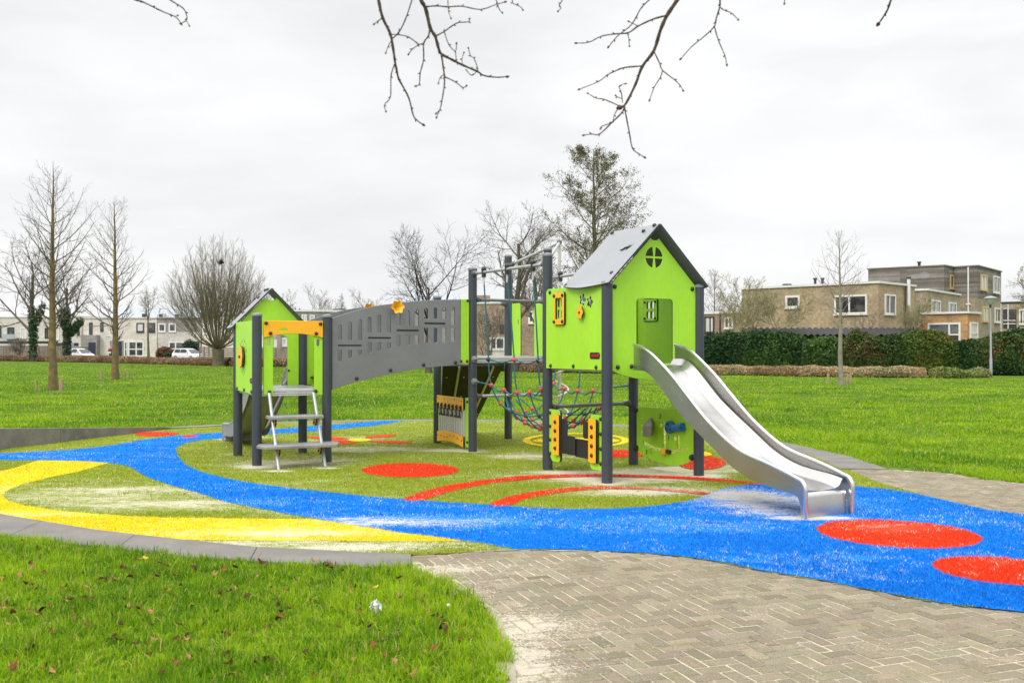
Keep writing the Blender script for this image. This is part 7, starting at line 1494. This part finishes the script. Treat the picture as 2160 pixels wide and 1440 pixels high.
# ================================================================= OVERHANGING BRANCHES near the camera
m_brn = bark('branch_bark', (.050, .036, .024), (.085, .060, .036)); m_bud = M('red_brown_bud', (.095, .022, .018), .5, var=.3, scale=60)
Yb = 3.25; tb = np.array([-3.6, -1.5]); tree = thing('overhanging_tree', 'bare tree whose thin budding branches hang into the top of the view', 'tree', (*tb, 0)); obs = (*tb, 0)
za = lambda L: [(260+a/2.541, b/2.541) for a, b in L]; zb_ = lambda L: [(1150+a/2.88, b/2.88) for a, b in L]
BR = [  # main stem, side twigs; (points, thickness in photo pixels at start)
 [(za([(1560, -110), (1595, 0), (1620, 45), (1645, 150), (1672, 195), (1690, 260), (1705, 290), (1760, 320), (1820, 350), (1900, 385), (1930, 405), (2000, 415), (2055, 412)]), 9.0, 2.4),
  (za([(1705, 290), (1715, 360), (1722, 415), (1720, 465), (1708, 540), (1698, 585), (1678, 608)]), 4.2, 1.8), (za([(1698, 585), (1680, 628)]), 2, 1.6), (za([(1722, 412), (1780, 440), (1820, 470), (1838, 462)]), 2.8, 1.7), (za([(1722, 400), (1700, 415), (1689, 447)]), 2.2, 1.6),
  (za([(1643, 160), (1635, 195), (1610, 235), (1610, 320), (1592, 390), (1587, 450), (1570, 462)]), 4, 1.8), (za([(1610, 235), (1585, 240), (1550, 265), (1530, 290)]), 2.6, 1.7), (za([(1585, 240), (1530, 200), (1480, 188), (1432, 185)]), 2.6, 1.9), (za([(1680, 192), (1720, 170), (1770, 135), (1800, 122), (1850, 118), (1856, 103)]), 3.2, 1.8),
  (za([(1720, 170), (1745, 240), (1780, 275), (1786, 235)]), 2.4, 1.7), (za([(1780, 275), (1785, 322)]), 2.2, 1.8), (za([(1615, 38), (1680, 33), (1740, 38), (1815, 35), (1915, 52), (2000, 25), (2045, 12)]), 3.4, 1.9), (za([(1740, 0), (1743, 60), (1757, 100)]), 2, 1.6), (za([(1820, 350), (1815, 320), (1826, 283)]), 2, 1.6), (za([(1890, 385), (1900, 370), (1880, 315), (1862, 300), (1850, 260)]), 2.4, 1.6), (za([(1835, 372), (1868, 405), (1898, 380)]), 2.2, 1.6)],
 [(za([(1345, -110), (1368, 0), (1390, 95), (1432, 185), (1450, 285), (1458, 340), (1475, 420), (1485, 440), (1530, 525), (1555, 620), (1580, 650), (1606, 668)]), 7.0, 2.4), (za([(1390, 97), (1365, 115), (1345, 130)]), 2.6, 1.7), (za([(1436, 213), (1480, 170), (1520, 85), (1560, -40)]), 3, 2.4), (za([(1435, 222), (1420, 250), (1407, 285)]), 2.4, 1.7), (za([(1454, 345), (1435, 410), (1432, 520), (1400, 562), (1408, 597)]), 3, 1.7)],
 [(za([(-80, -55), (65, 0), (105, 12), (215, 65), (280, 92), (310, 128)]), 4.2, 1.9), (za([(280, 90), (292, 84)]), 2, 1.6), (za([(160, -70), (250, 0), (320, 45), (340, 85), (338, 110), (310, 126)]), 3.2, 1.7), (za([(338, 112), (355, 141)]), 1.8, 1.5)],
 [(zb_([(850, -110), (805, -5), (740, 95), (700, 185), (660, 310), (590, 405), (550, 510), (490, 630), (458, 652)]), 9.5, 4.4), (zb_([(482, 640), (470, 680), (405, 745), (330, 815), (280, 815), (235, 822)]), 4.2, 1.8), (zb_([(400, 748), (340, 770), (335, 785)]), 2.2, 1.6), (zb_([(484, 655), (485, 670), (510, 800), (530, 900), (570, 935), (602, 955)]), 3.6, 2), (zb_([(445, 642), (360, 605), (310, 597), (260, 568)]), 2.8, 1.7), (zb_([(470, 625), (462, 560), (448, 525), (486, 510)]), 2.4, 1.6), (zb_([(448, 650), (420, 700), (412, 740)]), 2.4, 1.8),
  (zb_([(590, 402), (480, 412), (420, 435), (380, 455), (322, 497), (208, 543)]), 3.6, 1.8), (zb_([(663, 318), (695, 385), (713, 428), (785, 485), (820, 520), (838, 550)]), 3.2, 1.8), (zb_([(713, 428), (700, 470), (663, 530), (635, 607)]), 2.6, 1.8), (zb_([(738, 95), (655, 118), (565, 160), (505, 200), (420, 208), (340, 222), (265, 258), (190, 263)]), 4.2, 1.9), (zb_([(565, 160), (510, 133)]), 2.2, 1.6), (zb_([(505, 200), (508, 240), (512, 280)]), 2.2, 1.7), (zb_([(700, -70), (632, 0), (580, 55), (525, 150), (445, 215), (405, 260), (386, 284)]), 3.2, 1.9), (zb_([(465, 600), (440, 590), (430, 583)]), 1.8, 1.5)],
 [(zb_([(1066, -100), (1062, 0), (1060, 45), (1040, 110), (1028, 160), (975, 215), (895, 280), (825, 357)]), 4.2, 2), (zb_([(1028, 160), (1050, 240), (1090, 335), (1103, 392)]), 2.8, 1.8), (zb_([(1062, 45), (1090, 65), (1130, 80), (1172, 120)]), 2.8, 1.8)],
 [(zb_([(2160, -130), (2105, -10), (2080, 60), (2050, 110), (2025, 145)]), 5.0, 3.4)], [(zb_([(1458, -90), (1455, 0), (1453, 25)]), 2.6, 1.9)], [(zb_([(140, -90), (105, 0), (85, 35), (95, 50), (78, 70)]), 2.4, 1.7)], [(za([(1960, -90), (1998, 0), (2015, 50), (2032, 70)]), 2.4, 1.7), (za([(2060, -80), (2085, 0), (2090, 20), (2125, 35), (2141, 53)]), 2.4, 1.7)]]
bough = [P(-260, -170, 2.9), P(250, -330, 3.2), P(700, -330, 3.4), P(1100, -300, 3.5), P(1500, -320, 3.5), P(2000, -340, 3.4), P(2250, -360, 3.3)]
bpath = np.array([(tb[0], tb[1], 3.4)]+[tuple(q) for q in bough]); bsm = smooth_line(bpath, 10); mb = MB(obs); mb.tube(bsm, np.linspace(.13, .012, len(bsm)), 12, 0); mb.build('bough', m_brn, tree)
mb = MB(obs); mb.lathe((*tb, -.05), (0, 0, 1), [(.30, 0), (.24, .3), (.20, 1.5), (.18, 3.5), (.14, 5.5), (.06, 7.5)], 16, 0); mb.build('trunk', m_brn, tree)
rb_ = np.random.default_rng(17)
for bi, twigs in enumerate(BR):
    mb = MB(obs); d0 = Yb+rb_.uniform(-.25, .25)
    for ti, (L_, w0, w1) in enumerate(twigs):
        pts = smooth_line(np.array(L_), 4); n = len(pts); dd = d0+(np.linspace(0, 1, n)*rb_.uniform(-.12, .12) if ti else np.linspace(0, .1, n))
        pw = np.array([P(a, b_, y) for (a, b_), y in zip(pts, dd)]); rad = np.linspace(w0, w1, n)*.5/F*d0
        if ti == 0 or L_[0][1] < -5:
            k = int(np.argmin(np.abs(bsm[:, 0]-pw[0][0])+np.abs(bsm[:, 1]-pw[0][1])*.2)); st = bsm[k]; pw = np.vstack([[st, st*.5+pw[0]*.5+np.array([0, 0, .02])], pw]); rad = np.r_[rad[0]*1.3, rad[0]*1.15, rad]
        rad = rad*(1+.12*np.sin(np.arange(len(rad))*1.9+bi)); mb.tube(pw, rad, 8, 0)
        tip = pw[-1]; dv = unit(pw[-1]-pw[-3]); rt_ = w1/F*d0*1.15
        mb.lathe(tip-dv*rt_, dv, [(rt_*.5, 0), (rt_*1.15, rt_*1.1), (rt_*.95, rt_*2.2), (rt_*.2, rt_*3.4)], 8, 1)
        for k in range(4, n-2, 4):
            q = pw[k]; dv = unit(pw[k+1]-pw[k-1]); sd = unit(np.cross(dv, (0, 1, 0)))*(1 if k % 8 else -1); ax = unit(dv*.7+sd*.8); rq = .0016*(d0/3.2); mb.lathe(q, ax, [(rq, 0), (rq*1.5, rq*2), (rq*1.1, rq*4), (rq*.2, rq*6)], 6, 1)
    mb.build('branch', [m_brn, m_bud], tree)
# faint chimney smoke
sm_m = bpy.data.materials.new('chimney_smoke'); nt, N, L = nodes_of(sm_m); N.remove(N['Principled BSDF']); pv = N.new('ShaderNodeVolumePrincipled'); pv.inputs['Color'].default_value = (.85, .88, .92, 1); pv.inputs['Density'].default_value = .42; L.new(pv.outputs[0], N['Material Output'].inputs['Volume'])
q = P(1912, 586, 75.6); mb = MB(q); mb.lathe(q+[0.1, 0, .05], (1, .35, .12), [(.06, 0), (.14, .2), (.18, .5), (.24, .8), (.2, 1.1), (.3, 1.5), (.26, 1.8), (.05, 2.1)], 14, 0); tag(mb.build('smoke', sm_m), 'faint bluish smoke drifting from the white flue pipe', 'smoke', kind='stuff')
# ================================================================= CAMERA, SKY, LIGHT
cam = bpy.data.cameras.new('camera'); co = bpy.data.objects.new('camera', cam); COL.objects.link(co)
cam.sensor_width = 36; cam.lens = 35; cam.clip_end = 2000; cam.clip_start = .05; co.location = (0, 0, H); co.rotation_euler = (R(90), 0, 0)
cam.shift_y = (YH-720)/2160
cam.dof.use_dof = True; cam.dof.focus_distance = 12.5; cam.dof.aperture_fstop = 5.6
scene.camera = co
w = bpy.data.worlds.new('World'); scene.world = w; w.use_nodes = True; nt = w.node_tree; N, L = nt.nodes, nt.links
bg = N['Background']; wo = N['World Output']
SE, SR = 42, 215
sky = N.new('ShaderNodeTexSky'); sky.sky_type = 'NISHITA'; sky.sun_disc = False; sky.sun_elevation = R(SE); sky.sun_rotation = R(SR); sky.air_density = 1; sky.dust_density = 3
L.new(sky.outputs[0], bg.inputs[0]); bg.inputs[1].default_value = .08
tc = N.new('ShaderNodeTexCoord'); sx = N.new('ShaderNodeSeparateXYZ'); L.new(tc.outputs['Generated'], sx.inputs[0])
def mth(op, a, b=None, clamp=False):
    n = N.new('ShaderNodeMath'); n.operation = op; n.use_clamp = clamp
    for i, x in enumerate((a, b)):
        if x is None: continue
        if isinstance(x, (int, float)): n.inputs[i].default_value = x
        else: L.new(x, n.inputs[i])
    return n.outputs[0]
def cloudn(sc, st, loc):
    mp = N.new('ShaderNodeMapping'); mp.inputs['Scale'].default_value = st; mp.inputs['Location'].default_value = loc; L.new(tc.outputs['Generated'], mp.inputs[0])
    n = N.new('ShaderNodeTexNoise'); n.inputs['Scale'].default_value = sc; n.inputs['Detail'].default_value = 5; n.inputs['Roughness'].default_value = .5; n.inputs['Distortion'].default_value = .4
    L.new(mp.outputs[0], n.inputs['Vector']); return n.outputs['Fac']
cl = mth('ADD', mth('MULTIPLY', cloudn(2.2, (1, 1, 3.6), (3.1, .4, 1.2)), .7), mth('MULTIPLY', cloudn(5.5, (1, 1, 3.0), (1.7, 2.4, .3)), .3))
cr = N.new('ShaderNodeValToRGB'); cr.color_ramp.elements[0].position = .36; cr.color_ramp.elements[0].color = (.775, .786, .802, 1); cr.color_ramp.elements[1].position = .60; cr.color_ramp.elements[1].color = (.946, .946, .946, 1)
L.new(cl, cr.inputs[0])
# overcast sky: brighter overhead than near the horizon
gain = mth('ADD', mth('MULTIPLY', mth('MAXIMUM', mth('SUBTRACT', sx.outputs['Z'], .34), 0), 3.0), 1.0)
bc = N.new('ShaderNodeBackground'); L.new(cr.outputs[0], bc.inputs[0]); L.new(mth('MULTIPLY', gain, .865), bc.inputs[1])
mxs = N.new('ShaderNodeMixShader'); mxs.inputs[0].default_value = .96; L.new(bg.outputs[0], mxs.inputs[1]); L.new(bc.outputs[0], mxs.inputs[2]); L.new(mxs.outputs[0], wo.inputs['Surface'])
sl = bpy.data.lights.new('sun', 'SUN'); so = bpy.data.objects.new('sun', sl); COL.objects.link(so); sl.energy = 1.5; sl.angle = R(28); sl.color = (1, .965, .91)
az = R(SR); el = R(SE); sdir = Vector((math.sin(az)*math.cos(el), math.cos(az)*math.cos(el), math.sin(el)))
so.rotation_euler = (-sdir).to_track_quat('-Z', 'Y').to_euler()
vs = scene.view_settings; vs.view_transform = 'Standard'; vs.look = 'None'; vs.exposure = .36; vs.gamma = 1; vs.use_curve_mapping = False
scene.cycles.max_bounces = 8; scene.cycles.diffuse_bounces = 5; scene.cycles.transparent_max_bounces = 8; scene.cycles.use_denoising = True
